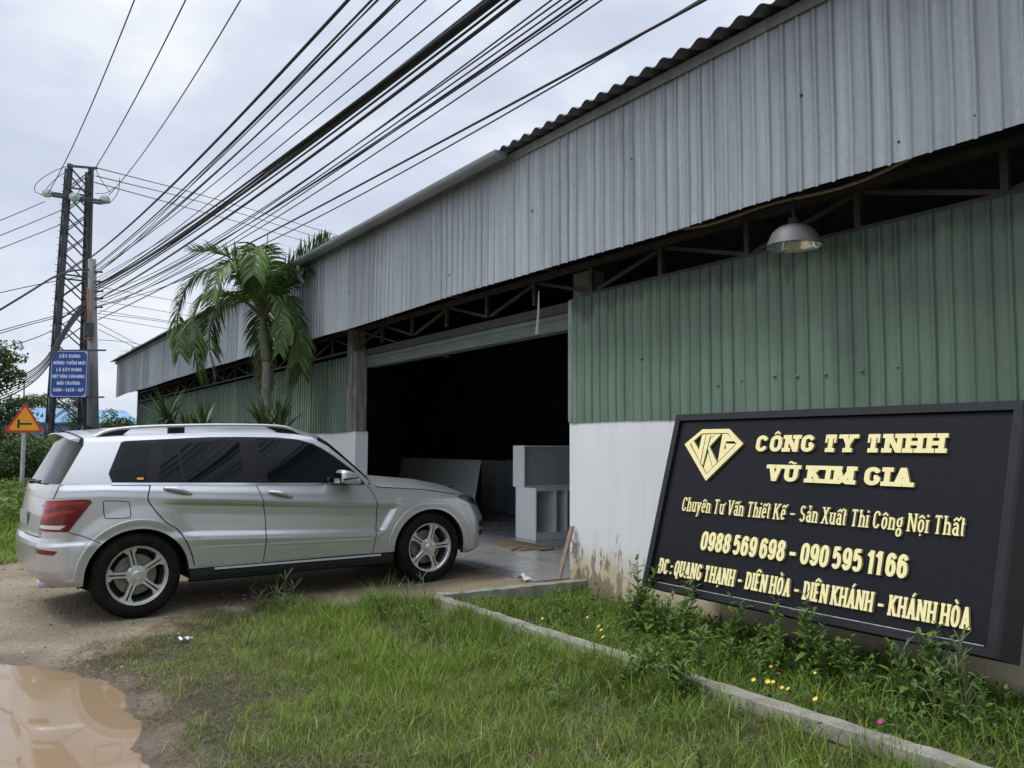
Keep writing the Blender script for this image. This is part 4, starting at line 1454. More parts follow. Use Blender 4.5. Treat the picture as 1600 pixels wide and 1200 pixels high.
def P_low(t, z):
    """unrolled lower body: t runs along the plan outline, equal to x on the flank -> (x, -y, z) of the right side"""
    t, z = np.broadcast_arrays(np.asarray(t, float), np.asarray(z, float))
    xr, rr = np.interp(z, ZRt, XRt), np.interp(z, ZRt, RRt)
    xf = np.interp(z, ZFt, XFt)
    cr, cf = xr + rr, xf - RF
    x = t.copy()
    y = W(np.clip(t, cr, cf), z)
    for sgn, c, r, bow in ((-1, cr, rr, BOWR), (1, cf, RF + 0 * cr, BOWF)):
        u = (t - c) * sgn
        mk = u > 0
        wc = y
        phi = np.clip(u / r, 0, math.pi / 2)
        xa = c + sgn * r * np.sin(phi)
        ya = wc - r * (1 - np.cos(phi))
        s = np.maximum(u - r * math.pi / 2, 0)
        yin = wc - r
        yb = yin - s
        xa = xa + sgn * bow * (1 - np.clip(yb / yin, -1, 1) ** 2) * (s > 0)
        ya = np.where(s > 0, yb, ya)
        x = np.where(mk, xa, x)
        y = np.where(mk, ya, y)
    return np.stack([x, -y, z], -1)


def t_center(z, front):
    if front:
        xf = np.interp(z, ZFt, XFt)
        cf = xf - RF
        return cf + RF * math.pi / 2 + (W(cf, z) - RF)
    xr, rr = np.interp(z, ZRt, XRt), np.interp(z, ZRt, RRt)
    cr = xr + rr
    return cr - rr * math.pi / 2 - (W(cr, z) - rr)


def roof_edge(x):
    return np.interp(x, [-.6, -.389, -.063, .646, 1.233, 1.419, 1.578, 1.72, 1.91, 2.03, 2.10], [1.46, 1.477, 1.497, 1.518, 1.512, 1.494, 1.46, 1.378, 1.21, 1.10, 1.03])


def P_up(x, z):
    x, z = np.broadcast_arrays(np.asarray(x, float), np.asarray(z, float))
    zb = belt(x)
    t = np.clip((z - zb) / (1.50 - zb), -.3, 1.2)
    w = .880 - .140 * t - .035 * t * np.abs(t) - .035 * sstep(.88, 1.05, t) - .018 * sstep(-.05, -.6, x)
    return np.stack([x, -w, z], -1)


def normals(P, a, b_, e=2e-3):
    da = P(a + e, b_) - P(a - e, b_)
    db = P(a, b_ + e) - P(a, b_ - e)
    n = np.cross(da, db)
    n /= np.linalg.norm(n, axis=-1, keepdims=True) + 1e-12
    return n        # points to the outside (-y) on the flank


car = thing('silver_car', 'silver station-wagon style off-roader parked nose in at the workshop doorway', 'car')
_th, _pt = R_(2.307), math.atan2(.0589, 2.7544)
Fv = np.array([-math.sin(_th) * math.cos(_pt), math.cos(_th) * math.cos(_pt), math.sin(_pt)])
Lv = np.array([-math.cos(_th), -math.sin(_th), 0])
Uv = np.cross(Fv, Lv)
CO = np.array([-8.575, 1.257, .089])
car.matrix_world = Matrix([[Fv[0], Lv[0], Uv[0], CO[0]], [Fv[1], Lv[1], Uv[1], CO[1]], [Fv[2], Lv[2], Uv[2], CO[2]], [0, 0, 0, 1]])

# materials
M['paint'] = mat('silver_car_paint', (.54, .55, .565), .33, .66, coat=.7)
nt, b = nodes_of(M['paint'])
geo = nt.nodes.new('ShaderNodeNewGeometry')
tcn = nt.nodes.new('ShaderNodeTexCoord')
sepz = nt.nodes.new('ShaderNodeSeparateXYZ'); nt.links.new(tcn.outputs['Object'], sepz.inputs[0])
nz = N(nt, 'ShaderNodeTexNoise', Scale=6.0, Detail=6.0, Roughness=.7); nt.links.new(tcn.outputs['Object'], nz.inputs['Vector'])
a1 = N(nt, 'ShaderNodeMapRange', i1=.62, i2=.28, i3=-.15, i4=.55); nt.links.new(sepz.outputs[2], a1.inputs[0])
a2 = N(nt, 'ShaderNodeMath', operation='MULTIPLY'); nt.links.new(a1.outputs[0], a2.inputs[0]); nt.links.new(nz.outputs['Fac'], a2.inputs[1])
a2.use_clamp = True
mxp = nt.nodes.new('ShaderNodeMixRGB'); mxp.inputs[1].default_value = (.54, .55, .565, 1); mxp.inputs[2].default_value = (.22, .19, .15, 1)
nt.links.new(a2.outputs[0], mxp.inputs[0]); nt.links.new(mxp.outputs[0], b.inputs['Base Color'])
ra = N(nt, 'ShaderNodeMapRange', i3=.30, i4=.8); nt.links.new(a2.outputs[0], ra.inputs[0]); nt.links.new(ra.outputs[0], b.inputs['Roughness'])
M['car_glass'] = mat('tinted_car_glass', (.006, .007, .008), .03, spec=.2, coat=.0)
M['car_black'] = mat('car_black_trim', (.009, .009, .010), .35, spec=.25, var=(20, .2))
M['car_plastic'] = mat('car_grey_black_plastic', (.012, .012, .0125), .6, spec=.25, var=(25, .3))
M['trim'] = mat('satin_trim', (.55, .56, .57), .38, .35)
M['chrome'] = mat('car_chrome', (.72, .73, .74), .14, 1.0)
M['recess'] = mat('handle_recess_shade_grey', (.26, .26, .265), .4, .5)
M['seam'] = mat('panel_gap', (.01, .01, .01), .9)
M['tyre'] = mat('tyre_rubber', (.011, .0105, .010), .85, spec=.1, var=(9, .45), bump=(60, .15, .004))
M['rim'] = mat('alloy_wheel', (.62, .62, .62), .30, .75, coat=.3, var=(12, .12))
M['rim_dark'] = mat('wheel_barrel', (.04, .038, .035), .6, .3, var=(9, .3))
M['disc'] = mat('brake_disc', (.2, .185, .165), .45, .7, var=(30, .25))
M['lamp_red'] = mat('tail_lamp_red', (.11, .003, .006), .08, spec=.6, coat=.8)
M['lamp_bright'] = mat('tail_lamp_bright_red', (.36, .008, .008), .12, coat=.8)
M['lamp_clear'] = mat('tail_lamp_clear', (.62, .52, .52), .12, coat=.8)
M['head_glass'] = mat('headlamp_glass', (.06, .062, .066), .05, coat=.8)

WC = {}


def conform(P, poly, off=.003, step=.03, skirt=.004, grid=None):
    """a panel following the surface P: outline polygon in its parameters, lifted by off, with a short return edge"""
    poly = [tuple(map(float, p)) for p in poly]
    # refine the outline
    out = []
    n = len(poly)
    for i in range(n):
        a, b_ = np.array(poly[i]), np.array(poly[(i + 1) % n])
        k = max(1, int(np.ceil(np.linalg.norm(b_ - a) / step)))
        for j in range(k):
            out.append(a + (b_ - a) * j / k)
    out = np.array(out)
    lo, hi = out.min(0), out.max(0)
    if grid:
        gx_, gy_ = np.meshgrid(np.arange(lo[0] + grid[0] / 2, hi[0], grid[0]), np.arange(lo[1] - .3, hi[1] + .3, grid[1]))
        gy_ = gy_ + grid[2] * (gx_ - 1.0)
    else:
        gx_, gy_ = np.meshgrid(np.arange(lo[0] + step / 2, hi[0], step), np.arange(lo[1] + step / 2, hi[1], step))
    g = np.stack([gx_.ravel(), gy_.ravel()], -1)
    if len(g):
        dd = sdist([tuple(p) for p in out], g[:, 0], g[:, 1])
        g = g[dd < -(.004 if grid else step * .35)]
    vs = [Vector(p) for p in out] + [Vector(p) for p in g]
    ar = sum(out[i][0] * out[(i + 1) % len(out)][1] - out[(i + 1) % len(out)][0] * out[i][1] for i in range(len(out)))
    ring = list(range(len(out)))
    ov, oe, of, _a, _b, orig = delaunay_2d_cdt(vs, [], [ring if ar > 0 else ring[::-1]], 0, 1e-6)
    of = [q for q, s in zip(of, orig) if s]
    q = np.array([[p[0], p[1]] for p in ov])
    S = P(q[:, 0], q[:, 1])
    nn = normals(P, q[:, 0], q[:, 1])
    top = S + nn * off
    vs = top.tolist()
    fs = [tuple(f) for f in of]
    nrm = nn.tolist()
    if skirt:
        edge = {}
        for f in of:
            for i in range(len(f)):
                edge[(f[i], f[(i + 1) % len(f)])] = 1
        low = S + nn * (off - skirt)
        m_ = {}
        for (a, b_) in edge:
            if (b_, a) not in edge:
                ids = []
                for k, arr in ((a, top), (b_, top), (b_, low), (a, low)):
                    ids.append(len(vs)); vs.append(arr[k].tolist()); nrm.append(nn[k].tolist())
                fs.append((ids[0], ids[3], ids[2], ids[1]))
    return vs, fs, nrm


def mirror(vs, fs, nrm):
    return [(x, -y, z) for x, y, z in vs], [f[::-1] for f in fs], [(x, -y, z) for x, y, z in nrm]


def cmesh(name, geos, mats, parent=None, use_n=True, smooth=True, mis=None):
    """link car geometry (list of (verts, faces, normals)) as one mesh in the car's frame"""
    V, F_, Nn = [], [], []
    for g in geos:
        o = len(V)
        V += list(g[0]); F_ += [tuple(o + i for i in f) for f in g[1]]
        Nn += list(g[2]) if g[2] is not None else [(0, 0, 0)] * len(g[0])
    me = bpy.data.meshes.new(name)
    me.from_pydata([tuple(map(float, v)) for v in V], [], F_)
    if mis:
        me.polygons.foreach_set('material_index', [m_ for g, m_ in zip(geos, mis) for _ in g[1]])
    me.update()
    o = link(name, me, mats, parent or car, smooth)
    if use_n and any(g[2] is not None for g in geos):
        me.normals_split_custom_set_from_vertices([tuple(map(float, n)) for n in Nn])
    return o


def cmb(name, mb, mats, parent=None, smooth=False):
    me = bpy.data.meshes.new(name)
    me.from_pydata(mb.v, [], mb.f)
    if any(mb.mi):
        me.polygons.foreach_set('material_index', mb.mi)
    me.update()
    return link(name, me, mats, parent or car, smooth)


def sides(P, poly, off=.003, step=.03, both=True):
    g = conform(P, poly, off, step)
    return [g, mirror(*g)] if both else [g]


def ribbon(P, pts, w, off):
    """thin strip along a path on the surface"""
    pts = np.array(pts, float)
    d = np.gradient(pts, axis=0)
    d /= np.linalg.norm(d, axis=1, keepdims=True)
    nrm = np.stack([-d[:, 1], d[:, 0]], -1)
    a, b_ = pts + nrm * w / 2, pts - nrm * w / 2
    n_ = normals(P, pts[:, 0], pts[:, 1])
    A, B = P(a[:, 0], a[:, 1]) + n_ * off, P(b_[:, 0], b_[:, 1]) + n_ * off
    k = len(pts)
    vs = np.concatenate([A, B]).tolist()
    fs = [(i, k + i, k + i + 1, i + 1) for i in range(k - 1)]
    return vs, fs, np.concatenate([n_, n_]).tolist()


def dense(pts, step=.02):
    out = []
    for a, b_ in zip(pts[:-1], pts[1:]):
        a, b_ = np.array(a, float), np.array(b_, float)
        k = max(1, int(np.linalg.norm(b_ - a) / step))
        out += [a + (b_ - a) * j / k for j in range(k)]
    return out + [np.array(pts[-1], float)]


def smoothed(pts, it=3):
    """Chaikin"""
    p = [np.array(q, float) for q in pts]
    for _ in range(it):
        n = [p[0]]
        for a, b_ in zip(p[:-1], p[1:]):
            n += [a * .75 + b_ * .25, a * .25 + b_ * .75]
        p = n + [p[-1]]
    return [tuple(q) for q in p]


# --- lower body shell: structured grid, columns along the plan outline, wheel arches as its lower edge
def arch_z(dx):
    return .345 + np.sqrt(np.maximum(WR ** 2 - dx ** 2, 0)) * (.383 / WR)


colsx = []       # (kind, value, zbot, ztop)
for i in range(12):
    colsx.append(('rc', i / 12, .30, 1.105))
for i in range(10):
    colsx.append(('ra', i / 10, .30, 1.116))
for i in range(18):
    colsx.append(('rs', i / 18, .30, 1.117 - .007 * i / 18))


def ztop_x(x):
    return belt(x) if x <= 2.08 else float(hood_edge(x))


def arch_cols(cx):
    for k in range(41):
        th = math.pi * (1 - k / 40)
        dx = WR * math.cos(th)
        colsx.append(('x', cx + dx, float(arch_z(dx)), ztop_x(cx + dx)))


colsx.append(('x', -WR - .003, .30, ztop_x(-.4)))
arch_cols(0.0)
colsx.append(('x', WR + .003, .365, ztop_x(.4)))
for x in np.concatenate([np.linspace(.412, .56, 14), np.linspace(.58, 2.15, 60), np.linspace(2.16, WB - WR - .01, 18)]):
    colsx.append(('x', x, .365 - .012 * x, ztop_x(x)))
colsx.append(('x', WB - WR - .003, .34, ztop_x(WB - WR)))
arch_cols(WB)
colsx.append(('x', WB + WR + .003, .25, ztop_x(WB + WR)))
for i in range(1, 12):
    colsx.append(('fs', i / 12, .25, .84))
for i in range(10):
    colsx.append(('fa', i / 10, .25, .83 - .03 * i / 10))
for i in range(9):
    colsx.append(('fc', i / 8, .25, .80 - .05 * i / 8))
NR = 110
TT, ZZ = [], []
for kind, v, zb_, zt_ in colsx:
    z = zb_ + (zt_ - zb_) * np.linspace(0, 1, NR + 1)
    xr, rr = np.interp(z, ZRt, XRt), np.interp(z, ZRt, RRt)
    cr = xr + rr
    cf = np.interp(z, ZFt, XFt) - RF
    if kind == 'x':
        t = np.full(z.shape, v)
    elif kind == 'rc':
        t0, t1 = t_center(z, False), cr - rr * math.pi / 2
        t = t0 + (t1 - t0) * v
    elif kind == 'ra':
        t = cr - rr * math.pi / 2 * (1 - v)
    elif kind == 'rs':
        t = cr + (-WR - .003 - cr) * v
    elif kind == 'fs':
        t = WB + WR + .003 + (cf - WB - WR - .003) * v
    elif kind == 'fa':
        t = np.maximum(cf, WB + WR + .004) + RF * math.pi / 2 * v
    else:
        t0, t1 = cf + RF * math.pi / 2, t_center(z, True)
        t = t0 + (t1 - t0) * v
    TT.append(t); ZZ.append(z)
TT, ZZ = np.array(TT), np.array(ZZ)
S = P_low(TT, ZZ)
NN = normals(P_low, TT, ZZ)
nc = TT.shape[0]
idx = lambda i, j: i * (NR + 1) + j
fs = [(idx(i, j), idx(i + 1, j), idx(i + 1, j + 1), idx(i, j + 1)) for i in range(nc - 1) for j in range(NR)]
lower = (S.reshape(-1, 3).tolist(), fs, NN.reshape(-1, 3).tolist())
# return lip of the wheel arches and lower edge, turned inwards
lipv, lipf = [], []
for i in range(nc):
    p = S[i, 0]
    lipv += [p, p + np.array([0, .06, .004])]
lipf = [(2 * i, 2 * i + 1, 2 * i + 3, 2 * i + 2) for i in range(nc - 1)]
lip = ([v.tolist() for v in np.array(lipv)], lipf, None)

# --- upper body side (pillars and roof edge)
side_poly = [(-.575, 1.112), (-.20, 1.10), (.43, 1.073), (1.0, 1.049), (1.6, 1.0235), (2.085, 1.003), (2.10, 1.03), (2.03, 1.10), (1.91, 1.21), (1.72, 1.378), (1.578, 1.46), (1.419, 1.494), (1.233, 1.512), (.94, 1.517), (.646, 1.518), (.3, 1.509), (-.063, 1.497), (-.389, 1.477), (-.395, 1.42)]
up_side = conform(P_up, side_poly, 0.0, .03, 0)


def span(edge_pts, bow, crown, nu=28, p=2.6):
    """surface spanning the car between the two side edges; edge_pts (x, z) list, bow and crown per point"""
    vs = []
    us = np.sin(np.linspace(-1, 1, nu) * math.pi / 2)
    for (x, z), bw, cr in zip(edge_pts, bow, crown):
        e_ = P_up(x, z)
        f = 1 - np.abs(us) ** p
        vs.append(np.stack([x + bw * f, e_[1] * -us, z + cr * f], -1))
    vs = np.array(vs)
    n0 = len(edge_pts)
    fs = [(i * nu + k, (i + 1) * nu + k, (i + 1) * nu + k + 1, i * nu + k + 1) for i in range(n0 - 1) for k in range(nu - 1)]
    return vs.reshape(-1, 3).tolist(), fs, None


rx = np.linspace(-.389, 1.62, 30)
bw = np.where(rx < -.1, -.075 * sstep(-.1, -.389, rx), .17 * sstep(1.0, 1.62, rx))
roof = span([(x, float(roof_edge(x))) for x in rx], bw, .078 - .02 * sstep(1.1, 1.62, rx) - .01 * sstep(0, -.38, rx))
BODY = [lower, mirror(*lower), up_side, mirror(*up_side), (lip[0], lip[1], [(0, 0, -1)] * len(lip[0])), ([(x, -y, z) for x, y, z in lip[0]], [f[::-1] for f in lip[1]], [(0, 0, -1)] * len(lip[0]))]
o = cmesh('roof', [roof], M['paint'], use_n=False)
# bonnet
hx = np.linspace(2.11, 3.46, 40)
us = np.sin(np.linspace(-1, 1, 41) * math.pi / 2)
vs = []
for x in hx:
    ze, zc_ = float(hood_edge(x)), float(np.interp(x, CZX, CZ))
    xf = float(np.interp(ze, ZFt, XFt)); cf = xf - RF
    ye = float(W(min(x, cf), ze))
    if x > cf:
        u_ = min((x - cf) / RF, 1)
        ye = ye - RF * (1 - math.sqrt(1 - u_ * u_)) - .35 * max(0, x - xf)
    f = 1 - np.abs(us) ** 5
    ridge = .010 * np.exp(-((np.abs(us) - .62) / .10) ** 2)
    vs.append(np.stack([np.full(us.shape, x), ye * us, ze + (zc_ - ze) * (f * .8 + .2 * (1 - us ** 2)) + ridge * (1 - sstep(3.0, 3.4, x))], -1))
nu = len(us)
fs = [(i * nu + k, (i + 1) * nu + k, (i + 1) * nu + k + 1, i * nu + k + 1) for i in range(len(hx) - 1) for k in range(nu - 1)]
cmesh('bonnet', [(np.array(vs).reshape(-1, 3).tolist(), fs, None)], M['paint'], use_n=False)
# windscreen and rear window
we = [(1.62, 1.44), (1.72, 1.378), (1.82, 1.293), (1.91, 1.21), (2.03, 1.10), (2.10, 1.03)]
k = len(we)
cmesh('windscreen', [span(we, [.17] * k, np.linspace(.058, .05, k), p=2.4)], M['car_glass'], use_n=False)
re_ = [(-.389, 1.468), (-.395, 1.42), (-.44, 1.34), (-.49, 1.25), (-.535, 1.17), (-.575, 1.105)]
k = len(re_)
rg = span(re_, [-.075] * 6, np.linspace(.05, 0, k), p=4)
cmesh('rear_window', [rg], mat('rear_car_glass', (.012, .014, .015), .08, spec=.12), use_n=False)
# cowl between bonnet and windscreen
mb = MB()
ring = []
for u in np.linspace(-1, 1, 25):
    f = 1 - abs(u) ** 2.4
    ring.append((2.04 + .17 * f, .80 * u, 1.055 + .03 * f))
nr = len(ring)
mb.add([(x, y, z) for x, y, z in ring] + [(x + .14, y, z - .045) for x, y, z in ring], [(i, i + 1, nr + i + 1, nr + i) for i in range(nr - 1)])
cmb('cowl', mb, M['car_black'])
# spoiler over the rear window
mb = MB()
top, bot = [], []
for u in np.linspace(-1, 1, 21):
    f = 1 - abs(u) ** 4
    zt = 1.475 + .058 * (1 - abs(u) ** 2.6)
    yy = .655 * u
    row = [(-.33 - .06 * f, yy, zt + .005), (-.41 - .06 * f, yy, zt + .003), (-.475 - .05 * f, yy * .99, zt - .004), (-.478 - .05 * f, yy * .99, zt - .012), (-.43 - .05 * f, yy, zt - .026), (-.375 - .055 * f, yy, zt - .045)]
    top.append(row)
vs = [p for row in top for p in row]
mb.add(vs, [(i * 6 + k, i * 6 + k + 1, (i + 1) * 6 + k + 1, (i + 1) * 6 + k) for i in range(20) for k in range(5)] + [tuple(range(6)), tuple(20 * 6 + k for k in range(6))[::-1]])
cmb('spoiler', mb, M['paint'], smooth=False)
# hidden dark filling of the cabin and lower body so that no light shines through
mb = MB()
mb.box(.44, 2.30, -.84, .84, .26, .98)
mb.box(-.62, 3.22, -.56, .56, .27, .93)
mb.box(-.45, 1.72, -.55, .55, .935, 1.40)
cmb('light_block', mb, M['seam'])
# wheel housings
mb = MB()
for cx in (0, WB):
    for s in (-1, 1):
        mb = MB()
        vs = []
        for k_ in range(25):
            a_ = R_(-12 + 204 * k_ / 24)
            x_, z_ = cx + .438 * math.cos(a_), max(.345 + .438 * math.sin(a_), .27)
            vs += [(x_, s * .885, z_), (x_, s * .572, z_), (cx, s * .572, .345)]
        mb.add(vs, [(3 * i, 3 * i + 3, 3 * i + 4, 3 * i + 1) for i in range(24)] + [(3 * i + 1, 3 * i + 4, 3 * i + 5) for i in range(24)])
        cmb('wheel_housing', mb, M['seam'])

# --- doors, each with its own skin, handle and moulding
zbel = lambda x: belt(x) - .001
seamR = [(.094, 1.088), (.075, 1.02), (.066, .978), (.078, .94), (.103, .903), (.15, .84), (.199, .779), (.25, .742), (.294, .714), (.335, .665), (.375, .60), (.42, .50), (.449, .385)]
seamB = [(.985, 1.05), (1.01, .98), (1.037, .907), (1.06, .80), (1.072, .687), (1.065, .52), (1.046, .367)]
seamF = [(2.062, 1.0), (2.11, .93), (2.145, .87), (2.162, .80), (2.165, .74), (2.158, .60), (2.14, .47), (2.116, .343)]
g_ = .0045


def shift(p, d):
    return [(x + d, z) for x, z in p]


for nm, left, right, hand in (('rear_door', seamR, seamB, (.190, .424, 1.052, .985)), ('front_door', seamB, seamF, (1.083, 1.317, .990, .908))):
    lp, rp = shift(left, g_), shift(right, -g_)
    bottom = [(lp[-1][0], lp[-1][1]), (rp[-1][0], rp[-1][1])]
    poly = [(x, z) for x, z in lp] + [(x, z) for x, z in rp[::-1]]
    top_l, top_r = lp[0], rp[0]
    poly[0] = (top_l[0], belt(top_l[0]) - .004)
    poly[len(lp)  + len(rp) - 1] = (top_r[0], belt(top_r[0]) - .004)
    for sgn in (-1, 1):
        g = conform(P_low, poly, .004, .016, .006, grid=(.04, .008, -.068))
        if sgn > 0:
            g = mirror(*g)
        d = cmesh('door', [g], M['paint'])
        # handle: flat recess patch with its shade put into the grey, grip bar
        x0, x1, z0, z1 = hand
        cx, cz = (x0 + x1) / 2, (z0 + z1) / 2
        sl = -.055 / .234
        ell = [(x0 + (x1 - x0) * (.5 - .5 * math.cos(a)), cz - .004 + sl * ((x0 - x1) / 2 * math.cos(a)) * 1 + (.036 if math.sin(a) > 0 else .024) * math.sin(a) * (1 + .25 * math.cos(a))) for a in np.linspace(0, 2 * math.pi, 28, endpoint=False)]
        g = conform(P_low, ell, .0055, .012, .002)
        grip = []
        for t in np.linspace(0, 1, 15):
            x = x0 + .006 + (x1 - x0 - .012) * t
            z = cz + sl * (x - cx) + .004 * math.sin(math.pi * t)
            p_ = P_low(np.array(x), np.array(z))
            n_ = normals(P_low, np.array(x), np.array(z))
            grip.append(p_ + n_ * (.006 + .028 * math.sin(math.pi * t) ** .6))
        mbh = MB()
        mbh.tube(grip, [.007 + .0125 * math.sin(math.pi * (.08 + .84 * t)) ** .7 for t in np.linspace(0, 1, 15)], 10)
        hv = mbh.v
        if sgn > 0:
            g = mirror(*g)
            hv = [(x, -y, z) for x, y, z in hv]
            mbh.f = [f[::-1] for f in mbh.f]
        cmesh('handle_recess', [g], M['recess'], d)
        mbh.v = hv
        cmb('handle', mbh, M['rim'], d, True)
        xa, xb = (.498, 1.05) if nm == 'rear_door' else (1.085, 2.114)
        mz = lambda x: .540 - .0328 * (x - .498)
        st = ribbon(P_low, [(x, mz(x)) for x in np.linspace(xa, xb, 30)], .016, .0125)
        st2 = ribbon(P_low, [(x, mz(x) - .0085) for x in np.linspace(xa, xb, 30)], .006, .008)
        gs = [st, st2]
        if sgn > 0:
            gs = [mirror(*q) for q in gs]
        cmesh('moulding', gs, M['trim'], d)
# panel gaps
gaps = []
for path in (seamR, seamB, seamF):
    gaps.append(ribbon(P_low, dense(smoothed(path, 2)), .011, .0022))
gaps.append(ribbon(P_low, dense([(-.515, .733), (-.42, .70), (-.33, .655), (-.285, .632)]), .006, .0025))
gaps.append(ribbon(P_low, dense([(-.585, 1.10), (-.64, 1.0)]), .007, .0025))
gaps.append(ribbon(P_low, dense([(-.79, .745), (-.76, .70), (-.85, .695), (-1.3, .695)]), .007, .003))
fr = [(-.272, .962), (-.255, .972), (-.09, .957), (-.075, .945), (-.062, .835), (-.075, .822), (-.245, .826), (-.262, .838), (-.272, .962)]
gaps.append(ribbon(P_low, dense(smoothed(fr, 2)), .006, .0052))
gaps.append(ribbon(P_low, dense([(x, float(hood_edge(x)) - .004) for x in np.linspace(2.16, 3.10, 30)]), .008, .002))
gaps += [mirror(*g) for g in gaps]
cmesh('body', BODY + gaps, [M['paint'], M['seam']], mis=[0] * len(BODY) + [1] * len(gaps))
g = conform(P_low, [(-.270, .962), (-.255, .970), (-.09, .955), (-.076, .943), (-.064, .836), (-.077, .824), (-.245, .828), (-.26, .838)], .004, .02)
cmesh('fuel_flap', [g], M['paint'])

# --- glass house
dlo = [(-.197, 1.107), (.43, 1.082), (1.0, 1.058), (1.6, 1.032), (2.045, 1.013), (1.94, 1.142), (1.772, 1.279), (1.66, 1.355), (1.578, 1.402), (1.43, 1.444), (1.222, 1.466), (.9, 1.474), (.618, 1.475), (.2, 1.460), (-.075, 1.450), (-.11, 1.44), (-.215, 1.205), (-.222, 1.185)]
for g in sides(P_up, dlo, .003, .03):
    cmesh('window_surround', [g], M['car_black'])
for lab, poly in (('quarter', [(-.185, 1.122), (.055, 1.112), (.128, 1.435), (-.085, 1.43), (-.19, 1.20)]),
                  ('small', [(.155, 1.107), (.352, 1.099), (.315, 1.452), (.235, 1.449)]),
                  ('rear', [(.378, 1.097), (.885, 1.077), (.872, 1.460), (.342, 1.453)]),
                  ('front', [(1.105, 1.068), (1.90, 1.034), (1.905, 1.155), (1.76, 1.27), (1.65, 1.343), (1.57, 1.386), (1.425, 1.426), (1.22, 1.449), (1.03, 1.456)])):
    for sgn in (-1, 1):
        g = conform(P_up, poly, .0055, .03, .003)
        cmesh('side_window', [g if sgn < 0 else mirror(*g)], M['car_glass'])
for a, b_ in ((-.205, .088), (.096, .98), (.99, 2.045)):
    pass
st = [ribbon(P_up, [(x, belt(x) + .001) for x in np.linspace(-.203, 2.045, 60)], .019, .0075)]
for g in (st[0], mirror(*st[0])):
    cmesh('belt_trim', [g], M['chrome'])
# roof rails
for s in (-1, 1):
    mb = MB()
    pts = []
    for x, z in smoothed([(-.30, 1.488), (-.23, 1.53), (-.13, 1.555), (.11, 1.574), (.65, 1.586), (1.15, 1.580), (1.33, 1.566), (1.43, 1.535), (1.52, 1.485)], 2):
        pts.append((x, s * (.655 - .0 * x), z))
    mb.tube(pts, .0145, 8)
    mb.tube([(p[0], p[1] * .985, p[2] - .004) for p in pts], .0145, 8)
    rail = cmb('roof_rail', mb, M['rim'], smooth=True)
    mb = MB()
    y0 = s * .648
    mb.box(.285, .425, min(y0, y0 - s * .03), max(y0, y0 - s * .03), 1.51, 1.577)
    cmb('rail_foot', mb, M['car_black'], rail)
    for tri in ([(-.285, 1.485), (-.09, 1.497), (-.02, 1.555), (-.13, 1.545), (-.22, 1.525)], [(1.27, 1.512), (1.505, 1.482), (1.42, 1.53), (1.33, 1.558), (1.14, 1.57)]):
        mb = MB()
        mb.prism(tri, lambda x, z, d: (x, y0 + d, z), -.012, .012)
        cmb('rail_foot', mb, M['car_black'], rail)
# sill: black step with a bright strip
prof = [(-.86, .24), (-.915, .262), (-.922, .30), (-.915, .352), (-.86, .362)]
xs_ = np.linspace(.415, 2.335, 12)
for s in (1, -1):
    mb = MB()
    vs = [(x, y * s, z - .012 * (x - .4) * (1 if z > .3 else .9)) for x in xs_ for y, z in prof]
    fs = [(i * 5 + k, (i + 1) * 5 + k, (i + 1) * 5 + k + 1, i * 5 + k + 1) for i in range(11) for k in range(4)]
    mb.add(vs, fs + [(0, 1, 2, 3, 4), tuple(11 * 5 + k for k in range(5))[::-1]])
    sill = cmb('side_step', mb, M['car_plastic'])
    mb = MB()
    mb.beam((.616, -s * .924, .345), (2.195, -s * .924, .322), .012, .017)
    cmb('step_strip', mb, M['trim'], sill)

# --- lamps and reflectors
tl = [(-.352, .966), (-.368, .984), (-.42, .990), (-.735, .984), (-.755, .970), (-.80, .78), (-.79, .752), (-.52, .738)]
for sgn in (-1, 1):
    fl = (lambda g: g) if sgn < 0 else (lambda g: mirror(*g))
    lamp_o = cmesh('tail_light', [fl(conform(P_low, tl, .008, .02, .01))], M['lamp_red'])
    cmesh('lamp_segment', [fl(conform(P_low, q, .0095, .015, .003)) for q in ([(-.405, .970), (-.50, .977), (-.68, .972), (-.745, .945), (-.752, .91), (-.66, .925), (-.58, .950), (-.42, .953)],
                                                                  [(-.47, .902), (-.56, .915), (-.66, .885), (-.76, .888), (-.775, .835), (-.68, .842), (-.58, .878), (-.50, .882)])], M['lamp_bright'], lamp_o)
    cmesh('reversing_lamp', [fl(conform(P_low, [(-.535, .790), (-.78, .795), (-.785, .77), (-.575, .760)], .0095, .015, .003))], M['lamp_clear'], lamp_o)
    cmesh('reflector', [fl(conform(P_low, [(-.590, .592), (-.80, .614), (-.812, .602), (-.80, .578), (-.62, .562)], .004, .02, .004))], M['lamp_red'])
    hl = cmesh('headlight', [fl(conform(P_low, [(3.085, .825), (3.135, .858), (3.26, .838), (3.60, .80), (3.64, .74), (3.42, .715), (3.22, .765)], .005, .02, .006))], M['head_glass'])
    cmesh('lamp_segment', [fl(conform(P_low, [(3.25, .80), (3.34, .80), (3.34, .76), (3.25, .775)], .007, .015, .003))], M['chrome'], hl)
    for k_ in range(3):
        pass
    cmesh('air_intake', [fl(conform(P_low, [(3.36, .56 - .09 * q), (3.60, .57 - .09 * q), (3.60, .51 - .09 * q), (3.38, .50 - .09 * q)], .003, .02, .003)) for q in range(2)], M['car_black'])
# model letters on the tailgate, sticker on the quarter glass
polys, w_ = lettering('GLK', .034, .008, .007, 1.0, gap=.2)
mb = MB()


def on_gate(x, y, d):
    t_, z_ = np.array(-.735 - (w_ - x)), np.array(.925 + y)
    return P_low(t_, z_) + normals(P_low, t_, z_) * d


